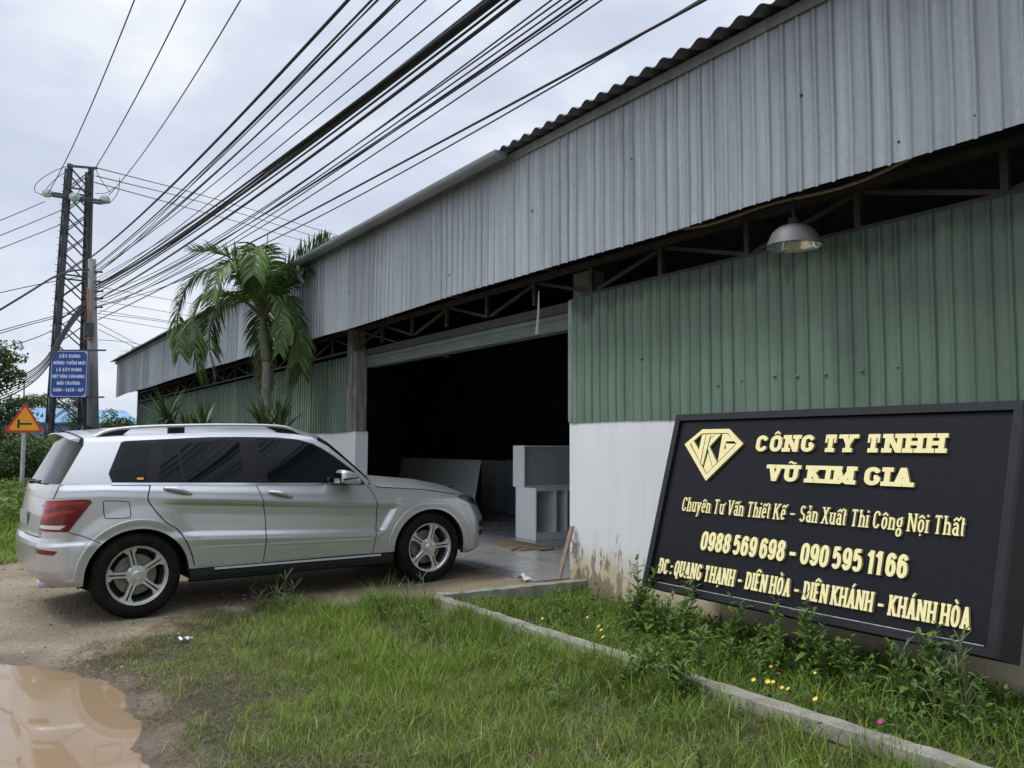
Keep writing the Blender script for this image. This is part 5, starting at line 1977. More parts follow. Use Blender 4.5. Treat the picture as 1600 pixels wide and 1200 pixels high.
text_mesh(mb, polys, on_gate, .001, .005)
cmb('badge', mb, M['chrome'])
g = conform(P_up, [(-.01, 1.128), (.04, 1.126), (.043, 1.143), (-.008, 1.144)], .0062, .02, .002)
cmesh('sticker', [g], M['yellow'])
# mirrors
for sgn in (-1, 1):
    vs, fs = [], []
    nu_, nv_ = 24, 14
    cx, cy, cz = 1.80, 1.035, 1.083
    for i in range(nu_):
        for j in range(nv_ + 1):
            a, b_ = 2 * math.pi * i / nu_, math.pi * (j / nv_ - .5)
            pw = lambda v, e_: math.copysign(abs(v) ** e_, v)
            x = pw(math.cos(b_), .4) * pw(math.cos(a), .42)
            y = pw(math.cos(b_), .4) * pw(math.sin(a), .42)
            z = pw(math.sin(b_), .5)
            zz = cz + z * .064 * (1 + .12 * (-x)) - .012 * (x + 0) - (.018 * max(0, x) if z > 0 else 0)
            vs.append((cx + x * (.105 - .02 * z), sgn * (cy + y * .10), zz))
    fs = [(i * (nv_ + 1) + j, ((i + 1) % nu_) * (nv_ + 1) + j, ((i + 1) % nu_) * (nv_ + 1) + j + 1, i * (nv_ + 1) + j + 1) for i in range(nu_) for j in range(nv_)]
    if sgn < 0:
        fs = [f[::-1] for f in fs]
    mr_ = cmesh('door_mirror', [(vs, fs, None)], M['paint'], use_n=False)
    mb = MB()
    yo = sgn * (cy + .101)
    mb.prism([(1.715, 1.077), (1.87, 1.089), (1.872, 1.081), (1.76, 1.068), (1.715, 1.064)], lambda x, z, d: (x, yo + d * sgn, z), -.02, .003)
    cmb('indicator', mb, M['car_black'], mr_)
    mb = MB()
    mb.hexa([(1.73, sgn * .95, 1.016), (1.88, sgn * .92, 1.016), (1.88, sgn * 1.10, 1.016), (1.73, sgn * 1.10, 1.016)], [(1.705, sgn * .94, 1.036), (1.89, sgn * .90, 1.036), (1.90, sgn * 1.12, 1.036), (1.705, sgn * 1.125, 1.036)])
    mb.beam((1.86, sgn * .85, 1.035), (1.84, sgn * .97, 1.045), .10, .03)
    cmb('mirror_foot', mb, M['car_plastic'], mr_)
    mb = MB()
    mb.hexa([(1.694, sgn * .95, 1.03), (1.702, sgn * .95, 1.03), (1.702, sgn * 1.12, 1.03), (1.694, sgn * 1.12, 1.03)], [(1.69, sgn * .95, 1.13), (1.698, sgn * .95, 1.13), (1.698, sgn * 1.12, 1.13), (1.69, sgn * 1.12, 1.13)])
    cmb('mirror_glass', mb, M['car_glass'], mr_)
# black corner between door and mirror
for g in sides(P_up, [(1.905, 1.03), (2.04, 1.02), (1.94, 1.135), (1.912, 1.155)], .0065, .02):
    cmesh('mirror_triangle', [g], M['car_black'])
# aerial fin, rear wiper, number plate, tailgate emblem, exhaust, tow eye cover
mb = MB()
mb.prism([(-.30, 1.525), (-.10, 1.545), (-.22, 1.58), (-.265, 1.60), (-.29, 1.60)], lambda x, z, d: (x, d * 1.0, z), -.02, .02)
cmb('aerial', mb, M['car_black'])
mb = MB()
mb.lathe([(0, .05), (.018, .05), (.022, .03), (.024, 0)], 12, (-.66, 0, 1.105), (-1, 0, .4))
mb.tube([(-.70, 0, 1.12), (-.69, -.2, 1.125), (-.665, -.42, 1.13)], .008, 6)
cmb('rear_wiper', mb, M['car_black'])
mb = MB()
mb.box(-.744, -.738, -.26, .26, .76, .87)
cmb('number_plate', mb, mat('plate_grey', (.3, .3, .3), .5))
for s in (-1, 1):
    mb = MB()
    mb.tube([(-.52, s * .60, .30), (-.69, s * .60, .315), (-.695, s * .60, .315)], [.035, .036, .03], 12)
    cmb('exhaust_tip', mb, M['trim'], smooth=True)
mb = MB()
for k_ in range(5):
    mb.box(3.50, 3.595 - .012 * k_, -.42, .42, .60 + .032 * k_, .612 + .032 * k_)
cmb('grille', mb, M['car_black'])

# --- wheels
def wheel(cx, sgn, ang0):
    """rim is the wheel; tyre, brake disc, hub cap and bolts are its pieces"""
    yo = sgn * .905          # outer face
    o_ = lambda r, a, d: (cx + r * math.cos(a), yo - sgn * d, .345 + r * math.sin(a))
    ax = (0, -sgn, 0)
    base_o = (cx, yo, .345)
    mb = MB()
    mb.lathe([(.240, .012), (.243, .006), (.240, .0), (.232, .002), (.228, .012), (.220, .022), (.214, .075), (.205, .20)], 56, base_o, ax)
    # five spokes with a groove down the middle
    for k_ in range(5):
        a = R_(ang0 + 72 * k_) * (1 if sgn < 0 else 1)
        prof = [(.045, .047), (.068, .036), (.095, .0265), (.165, .0255), (.185, .030), (.205, .052), (.232, .066)]
        for half in (-1, 1):
            rows = []
            for r, hw in prof:
                d_out = .018 + .012 * (1 - r / .232)
                gw = .0055 if .07 < r < .22 else .0
                f0, f1 = gw, hw
                bev = min(.006, hw * .3)
                rows.append([(r, half * f0, d_out + (.010 if gw else 0)), (r, half * (f0 + (.002 if gw else 0)), d_out), (r, half * (f1 - bev), d_out), (r, half * f1, d_out + .008), (r, half * f1 * .94, d_out + .042)])
            vs = []
            for row in rows:
                for r, w_, d in row:
                    ca_, sa_ = math.cos(a), math.sin(a)
                    vs.append((cx + r * ca_ - w_ * sa_, yo - sgn * d, .345 + r * sa_ + w_ * ca_))
            fs = [(i * 5 + k2, (i + 1) * 5 + k2, (i + 1) * 5 + k2 + 1, i * 5 + k2 + 1) for i in range(len(rows) - 1) for k2 in range(4)]
            mb.add(vs, fs)
    mb.lathe([(.0, .022), (.038, .022), (.040, .024), (.074, .026), (.082, .034), (.082, .07)], 40, base_o, ax)
    w_o = cmb('wheel', mb, M['rim'])
    mb = MB()
    prof = [(.236, .014), (.240, .004), (.250, -.002), (.285, -.010), (.315, -.006), (.333, .008), (.345, .026), (.3515, .05), (.3520, .09), (.349, .095), (.349, .103), (.352, .108), (.3525, .14), (.3495, .145), (.3495, .153), (.352, .158), (.351, .20), (.344, .225), (.31, .245), (.25, .243), (.23, .235)]
    mb.lathe(prof, 72, base_o, ax)
    cmb('tyre', mb, M['tyre'], w_o, True)
    mb = MB()
    mb.lathe([(.213, .06), (.20, .12), (.198, .21), (.0, .212)], 40, base_o, ax)
    cmb('wheel_barrel', mb, M['rim_dark'], w_o)
    mb = MB()
    mb.lathe([(.07, .10), (.165, .10), (.168, .105), (.168, .13), (.07, .13)], 48, base_o, ax)
    cmb('brake_disc', mb, M['disc'], w_o)
    mb = MB()
    mb.lathe([(.0, .0155), (.030, .016), (.034, .019), (.036, .026)], 32, base_o, ax)
    # emblem: ring and three-pointed star
    for k_ in range(3):
        a = R_(90 + 120 * k_)
        mb.add([o_(.023, a, .0125), o_(.0045, a + math.pi / 3, .0135), o_(.0, 0, .0125), o_(.0045, a - math.pi / 3, .0135)], [(0, 1, 2), (0, 2, 3)])
    mb.lathe([(.0235, .0135), (.026, .0125), (.028, .0145)], 32, base_o, ax)
    cmb('hub_cap', mb, M['rim'], w_o)
    mb = MB()
    for k_ in range(5):
        a = R_(ang0 + 36 + 72 * k_ + 25)
        c_ = o_(.057, a, .0)
        mb.lathe([(.0115, .0238), (.0125, .0232), (.0115, .0236), (.010, .04), (.0065, .03), (.0, .029)], 14, c_, ax)
    cmb('wheel_bolt', mb, M['seam'], w_o)
    return w_o


wheel(0.0, -1, 32)
wheel(WB, -1, 3)
wheel(0.0, 1, 20)
wheel(WB, 1, 50)

# ------------------------------------------------------------------ lattice tower, concrete pole, signs
def gz(x, y):
    return float(ground_h(np.array([x]), np.array([y]))[0])


TX, TY = -33.56, 3.11
THGT = 11.32
tower = thing('lattice_tower', 'dark steel lattice power tower with a short crossarm and glass insulators', 'power tower', (TX, TY, 0))
view_ang = math.atan2(TY, TX) + R_(97)
ca_, sa_ = math.cos(view_ang), math.sin(view_ang)


def tw(u, v, z):
    s = .58 + (.345 - .58) * z / THGT
    lean = .18 * z / THGT
    return np.array([TX + lean * .8 + (u * ca_ - v * sa_) * s, TY + lean * .4 + (u * sa_ + v * ca_) * s, z])


for u, v in ((-1, -1), (1, -1), (1, 1), (-1, 1)):
    mb = MB()
    for k in range(6):
        z0, z1 = THGT * k / 6, THGT * (k + 1) / 6
        mb.beam(tw(u, v, z0), tw(u, v, z1 + .001), .19, .025, up=(ca_, sa_, 0))
        mb.beam(tw(u * .955, v * .955, z0), tw(u * .955, v * .955, z1 + .001), .025, .19, up=(ca_, sa_, 0))
    part('leg', mb, M['dark_steel'], tower)
mb = MB()
nz = 13
for f0, f1 in (((-1, -1), (1, -1)), ((1, -1), (1, 1)), ((1, 1), (-1, 1)), ((-1, 1), (-1, -1))):
    zprev = .2
    for k in range(nz):
        z = .2 + (THGT - .3) * ((k + 1) / nz) ** .88
        mb.beam(tw(*f0, zprev), tw(*f1, z), .10, .03)
        mb.beam(tw(*f1, zprev), tw(*f0, z), .10, .03)
        if k % 4 == 3:
            mb.beam(tw(*f0, z), tw(*f1, z), .07, .05)
        zprev = z
part('bracing', mb, M['dark_steel'], tower)
mb = MB()
for k in range(28):
    z = 4.5 + k * .24
    for u, v in ((1, -1), (-1, -1)):
        p = tw(u, v, z)
        d = np.array([ca_, sa_, 0]) * u
        mb.beam(p, p + d * .14, .018, .018)
part('climbing_steps', mb, M['dark_steel'], tower)
# crossarm, seen nearly square on
arm_l, arm_r = at(71, 304, 29.7), at(157, 318, 30.1)
mb = MB()
mb.beam(arm_l, arm_r, .09, .07)
mb.beam(arm_l + (.35, .25, 0), arm_r + (.35, .25, 0), .09, .07)
mb.beam(arm_l * .5 + arm_r * .5, arm_l * .5 + arm_r * .5 + (.35, .25, 0), .09, .06)
mb.beam(arm_l, arm_l + (.35, .25, 0), .07, .06)
mb.beam(arm_r, arm_r + (.35, .25, 0), .07, .06)
part('crossarm', mb, M['dark_steel'], tower)
mb = MB()
mb.beam(at(106, 259, 29.6), at(152, 263, 30.2), .08, .07)
part('top_beam', mb, M['dark_steel'], tower)
for px, py, dep in ((75, 302, 29.6), (117, 308, 29.5), (164, 312, 29.9)):
    c = at(px, py, dep)
    mb = MB()
    for k in range(3):
        o_ = c + _r * (-.10 + .10 * k) * .4
        mb.lathe([(.0, .04), (.06, .05), (.145, .0), (.15, -.03), (.09, -.02), (.04, -.06), (.0, -.06)], 18, o_, (-.84, .54, .15))
    part('insulator', mb, M['porcelain'], tower, True)
mb = MB()
for pts in ([(70, 305), (52, 300), (56, 285), (85, 266), (108, 259)], [(64, 305), (85, 280), (112, 262)], [(148, 262), (160, 285), (172, 300)], [(187, 278), (186, 300), (172, 318), (160, 315)], [(150, 302), (166, 303), (180, 292)]):
    P3 = smoothed([at(x, y, 29.7) for x, y in pts], 3)
    mb = MB()
    mb.tube(P3, .012, 5)
    part('jumper_wire', mb, M['wire'], tower)
mb = MB()
q = [tw(-1, -1, 0), tw(1, -1, 0), tw(1, 1, 0), tw(-1, 1, 0)]
for p in q:
    mb.box(p[0] - .2, p[0] + .2, p[1] - .2, p[1] + .2, -.2, .42)
part('footing', mb, M['concrete_pole'], tower)

pb, pt_ = at(146, 765, 28), at(144, 405, 28)
pb[2] = 0.0
pole = thing('concrete_pole', 'grey concrete utility pole crowded with cables beside the lattice tower', 'utility pole', pb)
mb = MB()
mb.tube([pb + (0, 0, -.2), pb + (pt_ - pb) * .5, pt_], [.20, .165, .125], 16)
part('shaft', mb, M['concrete_pole'], pole, True)
mb = MB()
for k, (px, py) in enumerate([(146, 425), (146, 440), (147, 455), (147, 466), (146, 480)]):
    c = at(px, py, 27.95)
    mb.beam(c - _r * .28, c + _r * .28, .06, .05)
    for s in (-.26, .26):
        mb.lathe([(.0, .03), (.04, .025), (.05, .0), (.04, -.03), (.0, -.03)], 10, c + _r * s, (0, 0, 1))
part('cable_bracket', mb, M['dark_steel'], pole)
mb = MB()
mb.tube(smoothed([at(x, y, 27.75) for x, y in ((138, 450), (137, 480), (138, 500), (134, 520), (131, 528), (136, 531), (144, 527))], 2), .035, 8)
part('conduit', mb, M['pvc'], pole, True)
mb = MB()
c = at(138.5, 515, 27.75)
mb.box(c[0] - .1, c[0] + .1, c[1] - .14, c[1] + .14, c[2] - .22, c[2] + .22)
part('meter_box', mb, M['dark_steel'], pole)

# blue slogan board on two bars between tower and pole
tl_, tr_, br_, bl_ = at(77.3, 547, 27.2), at(135.2, 549, 27.2), at(135, 620.5, 27.2), at(78, 621, 27.2)
eu = (tr_ - tl_); bw_ = np.linalg.norm(eu[:2]); eu = np.array([eu[0], eu[1], 0]) / bw_
bh_ = tl_[2] - bl_[2]
en = np.array([eu[1], -eu[0], 0])
board = thing('slogan_sign', 'blue metal sign with white slogan lettering fixed between tower and concrete pole', 'sign', bl_)
bp_ = lambda u, v, d=0: bl_ + eu * u + np.array([0, 0, v]) + en * d
mb = MB()
mb.hexa([bp_(0, 0, 0), bp_(bw_, 0, 0), bp_(bw_, 0, .03), bp_(0, 0, .03)], [bp_(0, bh_, 0), bp_(bw_, bh_, 0), bp_(bw_, bh_, .03), bp_(0, bh_, .03)])
part('panel', mb, M['blue'], board)
mb = MB()
for a, b_ in (((.03, .03), (bw_ - .03, .03)), ((bw_ - .03, .04), (bw_ - .03, bh_ - .04)), ((bw_ - .03, bh_ - .03), (.03, bh_ - .03)), ((.03, bh_ - .04), (.03, .04))):
    mb.beam(bp_(*a, .031), bp_(*b_, .031), .014, .006, up=en)
for u, v, s, t in ((.05, .05, 1, 1), (bw_ - .05, .05, -1, 1), (.05, bh_ - .05, 1, -1), (bw_ - .05, bh_ - .05, -1, -1)):
    mb.add([bp_(u, v, .0345), bp_(u + .09 * s, v, .0345), bp_(u + .03 * s, v + .03 * t, .0345), bp_(u, v + .09 * t, .0345)], [(0, 1, 2, 3)])
part('border', mb, M['white_paint'], board)
mb = MB()
for i, (t_, wd) in enumerate([('XÂY DỰNG', .62), ('NÔNG THÔN MỚI', .92), ('LÀ XÂY DỰNG', .74), ('NẾP SỐNG VĂN MINH,', .95), ('MÔI TRƯỜNG', .68), ('XANH - SẠCH - ĐẸP', .90)]):
    polys, w = lettering(t_, .105, .027, .022, .8, gap=.12, space=.35)
    wd = wd * bw_ / 1.08
    text_mesh(mb, polys, lambda x, y, d, b0=bh_ - .235 - i * .215: bp_(x, b0 + y, d), .030, .034, xs=wd / w, x0=(bw_ - wd) / 2)
part('lettering', mb, [M['white_paint'], M['white_paint']], board)
mb = MB()
for v in (-.0, bh_ + .0):
    mb.beam(bp_(-.05, v, -.04), bp_(bw_ + .52, v + .02, -.04), .05, .05)
part('bar', mb, M['dark_steel'], board)

# junction warning sign
tc = at(38.5, 660, 17)
ts = thing('warning_sign', 'triangular yellow traffic sign with red border and black side-road symbol on a grey post', 'traffic sign', (tc[0], tc[1], gz(tc[0], tc[1])))
d2 = -np.array([tc[0], tc[1], 0]); d2 /= np.linalg.norm(d2)
t_u = np.array([-d2[1], d2[0], 0])
if t_u @ _r < 0:
    t_u = -t_u
tp = lambda u, v, d=0: tc + t_u * u + np.array([0, 0, v]) + d2 * d


def rtri(s, r, n=5):
    """triangle with rounded corners, side about s"""
    c = [(-s / 2, -.2887 * s), (s / 2, -.2887 * s), (0, .577 * s)]
    out = []
    for i in range(3):
        p, a, b_ = np.array(c[i]), np.array(c[i - 1]), np.array(c[(i + 1) % 3])
        da, db = (a - p) / np.linalg.norm(a - p), (b_ - p) / np.linalg.norm(b_ - p)
        for k in range(n):
            t = k / (n - 1)
            out.append(tuple(p + da * r * (1 - t) ** 2 + db * r * t ** 2))
    return out


mb = MB()
mb.prism(rtri(.70, .07), tp, 0, .012)
part('red_border', mb, M['red'], ts)
mb = MB()
mb.prism(rtri(.545, .05), tp, .0125, .015)
part('yellow_face', mb, M['yellow'], ts)
mb = MB()
mb.prism([(-.085, -.045), (.125, -.045), (.125, -.01), (-.085, -.01)], tp, .0155, .018)
mb.prism([(-.125, -.115), (-.086, -.115), (-.086, .06), (-.125, .06)], tp, .0155, .018)
part('symbol', mb, M['black_paint'], ts)
mb = MB()
mb.tube([(tc[0], tc[1], gz(tc[0], tc[1]) - .1), tuple(tp(0, .3, -.04))], .04, 10)
part('post', mb, mat('sign_post_grey', (.36, .36, .36), .6, var=((4, 4, 3), .35)), ts)

# ------------------------------------------------------------------ overhead cables: each hangs between two poles
def cable(P0, pe, y_at, s, sag, r, name, label, cat, group, m=None, n=48, twist=0.0):
    A = np.array(P0)
    E = ony(pe[0], pe[1], y_at)
    B = A + (E - A) / s
    zB = A[2] + (E[2] - A[2] + 4 * sag * s * (1 - s)) / s
    ph = random.uniform(0, 6)
    pts = []
    for t in np.linspace(0, 1, n):
        p = A + (B - A) * t
        p[2] = A[2] + (zB - A[2]) * t - 4 * sag * t * (1 - t)
        p[2] += .035 * math.sin(9 * t + ph) * t * (1 - t) * 4 * twist
        p[1] += .05 * math.sin(7 * t + ph * 2) * t * (1 - t) * 4 * twist
        pts.append(p)
    mb = MB()
    mb.tube(pts, r, 6)
    return solo(name, mb, m or M['wire'], label, cat, group, smooth=True, origin=A)


for (px, py, dep), pe, y in (((75, 302, 29.6), (210, 0), 2.5), ((117, 308, 29.5), (290, 0), 3.1), ((170, 305, 29.9), (376, 0), 3.9)):
    cable(at(px, py, dep), pe, y, .55, .9, .014, 'power_line', 'thin grey power line running from the tower insulators to the top of the picture', 'power line', 'power lines on the tower crossarm', M['alu_wire'])
thick = [((142, 402), (546, 0), 3.50, .034), ((146, 418), (577, 0), 3.55, .022), ((147, 420), (585, 0), 3.6, .014),
         ((150, 428), (617, 0), 3.65, .020), ((148, 424), (624, 0), 3.7, .014),
         ((150, 445), (762, 0), 3.85, .026), ((151, 446), (768, 0), 3.9, .030), ((150, 450), (774, 0), 3.92, .034), ((152, 452), (781, 0), 3.95, .028), ((151, 458), (788, 0), 3.98, .02),
         ((152, 468), (808, 0), 4.02, .030)]
for (px, py), pe, y, r in thick:
    cable(at(px, py, 27.9), pe, y, .5, .75, r * .68, 'power_cable', 'thick black cable sagging from the concrete pole over the workshop roof edge', 'cable', 'thick black cables from the pole', twist=.6)
thin = [((148, 430), (601, 0), 3.62, .4), ((150, 425), (663, 0), 3.7, .5), ((150, 440), (736, 0), 3.8, .6), ((150, 435), (752, 0), 3.85, .9), ((152, 470), (870, 0), 4.2, 1.2), ((152, 462), (894, 0), 4.25, 1.2),
        ((151, 475), (905, 0), 4.3, 1.25), ((152, 470), (916, 0), 4.35, 1.3), ((153, 480), (928, 0), 4.4, 1.3), ((152, 478), (957, 0), 4.5, 1.35), ((153, 490), (898, 0), 4.2, .5), ((154, 478), (1086, 0), 4.7, 1.6)]
for (px, py), pe, y, sag in thin:
    cable(at(px, py, 27.9), pe, y, .5, sag, .0085, 'telephone_wire', 'thin black wire strung from the concrete pole across the sky over the roof', 'wire', 'thin wires from the pole', twist=1.0)
cable(at(153, 500, 27.9), (1101, 0), 4.75, .5, .25, .013, 'telephone_wire', 'straight black wire running lowest of all past the roof edge to the upper right', 'wire', 'thin wires from the pole')


def span_wire(pts, dep0, dep1, r, label, name='telephone_wire', cat='wire', group=None, m=None):
    n = len(pts)
    P3 = [at(x, y, dep0 + (dep1 - dep0) * i / (n - 1)) for i, (x, y) in enumerate(pts)]
    mb = MB()
    mb.tube(smoothed(P3, 3), r, 6)
    solo(name, mb, m or M['wire'], label, cat, group, smooth=True, origin=P3[0])


for pts in ([(150, 262), (330, 308), (540, 372)], [(150, 275), (320, 316), (500, 372)], [(148, 285), (320, 332), (480, 378)]):
    span_wire(pts, 30, 62, .02, 'thin grey power line leaving the tower top towards the palm crown', 'power_line', 'power line', 'power lines behind the palm', M['alu_wire'])
for pts in ([(154, 448), (230, 462), (330, 480)], [(154, 470), (230, 482), (320, 498)], [(154, 485), (230, 497), (310, 508)], [(154, 490), (230, 499), (310, 511)], [(154, 495), (220, 507), (300, 520)],
            [(154, 505), (190, 525), (250, 556)], [(154, 515), (185, 530), (230, 552)], [(154, 531), (190, 533), (230, 540)]):
    span_wire(pts, 28, 45, .011, 'thin black wire stretching from the concrete pole to behind the workshop roof', group='wires behind the workshop')
for pts in ([(70, 315), (35, 330), (-40, 361)], [(104, 325), (50, 348), (-40, 384)], [(104, 347), (50, 369), (-40, 404)]):
    span_wire(pts, 29.6, 24, .014, 'thin grey power line leading from the tower crossarm to the left edge', 'power_line', 'power line', 'power lines to the left', M['alu_wire'])
span_wire([(140, 420), (95, 425), (40, 460), (-40, 508)], 28, 22, .030, 'thick black cable sloping from the pole down to the left edge above the tree', 'power_cable', 'cable')
for pts in ([(140, 430), (80, 440), (-40, 466)], [(140, 480), (60, 500), (-40, 528)], [(140, 484), (60, 503), (-40, 533)], [(125, 490), (60, 530), (-40, 552)]):
    span_wire(pts, 28, 22, .012, 'thin black wire from the tower to the left edge of the sky', group='thin wires to the left')
for k in range(7):
    o_ = k * 2.2
    span_wire([(132, 470 + o_), (104, 505 + o_), (75, 560 + o_ * 1.3), (35, 590 + o_ * 1.6), (-40, 606 + o_ * 2.6)], 28, 22, .012 + .006 * (k % 3 == 0), 'black wire in the slack bundle drooping from the tower to the left', group='drooping bundle of wires')

# far street lamp
lp = at(38, 640, 75)
sl = thing('street_lamp', 'tiny distant double armed street lamp above the far trees', 'street lamp', (lp[0], lp[1], 0))
tp_ = at(38, 598, 75)
mb = MB()
mb.tube([(lp[0], lp[1], -.2), (tp_[0], tp_[1], tp_[2])], [.11, .06], 8)
part('post', mb, M['concrete_pole'], sl)
mb = MB()
for s in (-1, 1):
    mb.beam(tp_, tp_ + _r * .75 * s + (0, 0, .12), .06, .05)
part('lamp_arm', mb, M['concrete_pole'], sl)

# ------------------------------------------------------------------ plants
M['leaf'] = mat('leaf_green', (.06, .1, .025), .5, spec=.35, attr='tone', trans=.28)
M['leaf_gloss'] = mat('glossy_leaf', (.05, .08, .02), .42, spec=.35, attr='tone', trans=.18)
M['grass'] = mat('grass_blade', (.1, .15, .04), .55, spec=.25, attr='tone', trans=.35)


def leaf_cloud(P, Nrm, size, aspect=.5, jitter=.9, fold=.0):
    """rhombic leaves at points P facing roughly along Nrm"""
    n = len(P)
    d = rng.normal(size=(n, 3))
    nn = Nrm + jitter * rng.normal(size=(n, 3))
    nn /= np.linalg.norm(nn, axis=1, keepdims=True) + 1e-9
    t = np.cross(nn, d)
    t /= np.linalg.norm(t, axis=1, keepdims=True) + 1e-9
    b_ = np.cross(nn, t)
    L = (size * rng.uniform(.6, 1.3, n))[:, None]
    V = np.stack([P, P + t * L * .5 + b_ * L * aspect * .5, P + t * L - nn * L * .12, P + t * L * .5 - b_ * L * aspect * .5], 1)
    F = np.arange(4 * n).reshape(n, 4)
    return V.reshape(-1, 3), F


def tones(n, palette, weights, var=.22, rep=4):
    c = np.array(palette)[rng.choice(len(palette), n, p=np.array(weights) / sum(weights))]
    c = c * rng.uniform(1 - var, 1 + var, (n, 1)) * rng.uniform(.93, 1.07, (n, 3))
    return np.repeat(c, rep, 0)


PAL_TREE = [(.045, .085, .018), (.065, .115, .022), (.095, .14, .03)]
PAL_DARK = [(.034, .066, .018), (.05, .092, .023), (.07, .115, .03)]
PAL_BUSH = [(.085, .15, .028), (.12, .195, .038), (.17, .235, .058)]


def crown_points(c, rad, clumps, per, shell=.75):
    """leaf points in many uneven clumps through an ellipsoid"""
    c, rad = np.array(c, float), np.array(rad, float)
    d = rng.normal(size=(clumps, 3))
    d /= np.linalg.norm(d, axis=1, keepdims=True)
    rr = rng.uniform(.25, 1.0, clumps) ** .6
    cc = d * rr[:, None] * rad
    sz = rng.uniform(.16, .36, clumps) * rad.mean()
    pts, nr = [], []
    for i in range(clumps):
        k = int(per * rng.uniform(.5, 1.4))
        q = rng.normal(size=(k, 3))
        q /= np.linalg.norm(q, axis=1, keepdims=True)
        p = q * (sz[i] * rng.uniform(shell, 1.12, k)[:, None] ** 1) * np.array([1.15, 1.15, .8])
        pts.append(cc[i] + p)
        nr.append(q + .5 * d[i] + np.array([0, 0, .5]))
    P = np.concatenate(pts) + c
    return P, np.concatenate(nr), cc + c


def tree(name, base, trunk_h, crown_c, crown_r, label, cat, clumps, per, leaf, pal, weights, group=None, trunk_r=.12, limbs=6):
    base = np.array(base, float)
    root = thing(name, label, cat, base, group)
    P, Nn, cc = crown_points(crown_c, crown_r, clumps, per)
    keep = P[:, 2] > base[2] + .05
    P, Nn = P[keep], Nn[keep]
    V, F = leaf_cloud(P, Nn, np.full(len(P), leaf))
    np_part('crown', V, F, M['leaf'], root, colors=tones(len(P), pal, weights))
    mb = MB()
    top = np.array(crown_c, float)
    mid = base + (top - base) * .5 + rng.normal(size=3) * .06
    mb.tube([base - (0, 0, .1), mid, top], [trunk_r, trunk_r * .8, trunk_r * .45], 8)
    for k in rng.choice(len(cc), min(limbs, len(cc)), replace=False):
        s = base + (top - base) * rng.uniform(.55, .95)
        m_ = (s + cc[k]) / 2 + (0, 0, .1)
        mb.tube([s, m_, cc[k]], [trunk_r * .4, trunk_r * .25, trunk_r * .1], 6)
    part('trunk', mb, M['bark'], root, True)
    return root


def ground_at(px, py, dep):
    p = at(px, py, dep)
    return np.array([p[0], p[1], gz(p[0], p[1])])


# trees and bushes to the left, by where they stand
b_ = ground_at(2, 740, 23); c = at(-4, 572, 23)
tree('leafy_tree', b_, 2.5, c, (.62, .62, .95), 'slender open crowned tree at the left edge behind the warning sign', 'tree', 34, 90, .10, PAL_TREE, (3, 2, 1), trunk_r=.1)
c = at(-8, 640, 22.4)
tree('leafy_tree', ground_at(-8, 740, 22.4), 1, c, (.9, .9, .8), 'low dark tree under the slender tree at the left edge', 'tree', 26, 110, .10, PAL_DARK, (3, 2, 1), trunk_r=.08)
b_ = ground_at(119, 740, 38); c = at(119, 668, 38)
tree('column_tree', b_, 1.5, c, (.42, .42, 1.75), 'narrow dark column shaped tree seen between the tower legs', 'tree', 60, 90, .09, PAL_DARK, (3, 2, 1), trunk_r=.1)
for px, py, dep, rx_, rz_, lab in ((50, 650, 70, 2.2, 1.5, 'far round tree crown over the blue shed roof, left of the tower'), (12, 655, 66, 2.0, 1.4, 'far tree crown beside the slender tree at the left edge'), (68, 640, 90, 2.6, 1.8, 'farthest hazy tree clump just left of the tower leg')):
    c = at(px, py, dep)
    tree('distant_tree', (c[0], c[1], 0), 2, c, (rx_, rx_, rz_), lab, 'tree', 40, 70, .28, PAL_DARK, (2, 2, 1), trunk_r=.2)
bush_l = [(4, 676, 20, 1.0, .8, PAL_DARK, 'dark bush at the left edge beyond the grass bank'),
          (60, 680, 21.5, 1.25, .75, PAL_BUSH, 'pale green bush behind the warning sign post'),
          (98, 690, 22.5, 1.0, .72, PAL_BUSH, 'leafy bush in front of the tower foot, left of the car tailgate'),
          (20, 672, 25, 1.2, .9, PAL_DARK, 'dark thicket below the blue shed at the far left'),
          (75, 674, 26, 1.5, .75, PAL_DARK, 'dark hedge clump between warning sign and tower'),
          (122, 684, 25, .8, .75, PAL_BUSH, 'light green shrub growing inside the tower base'),
          (175, 641, 29.5, 1.0, 1.0, PAL_BUSH, 'tall green shrub to the right of the concrete pole'),
          (205, 652, 31, .85, .9, PAL_TREE, 'green shrub beside the left end of the workshop'),
          (190, 668, 26.5, 1.2, .8, PAL_TREE, 'low shrub showing just above the car roof next to the pole')]
for px, py, dep, rx_, rz_, pal, lab in bush_l:
    c = at(px, py, dep)
    g_ = gz(c[0], c[1])
    rz2 = (c[2] - g_) * .5
    c = np.array([c[0], c[1], g_ + rz2])
    tree('bush', (c[0], c[1], g_), .6, c, (rx_, rx_, rz2), lab, 'bush', 52, 110, .095, pal, (3, 3, 2), trunk_r=.05, limbs=10)
c = at(223, 537, 42)
tree('leafy_tree', (c[0], c[1], 0), 3, c - (0, 0, 1.0), (1.0, 1.0, 1.15), 'treetop just peeking over the left end of the workshop roof', 'tree', 22, 60, .12, PAL_BUSH, (2, 2, 1), trunk_r=.12)

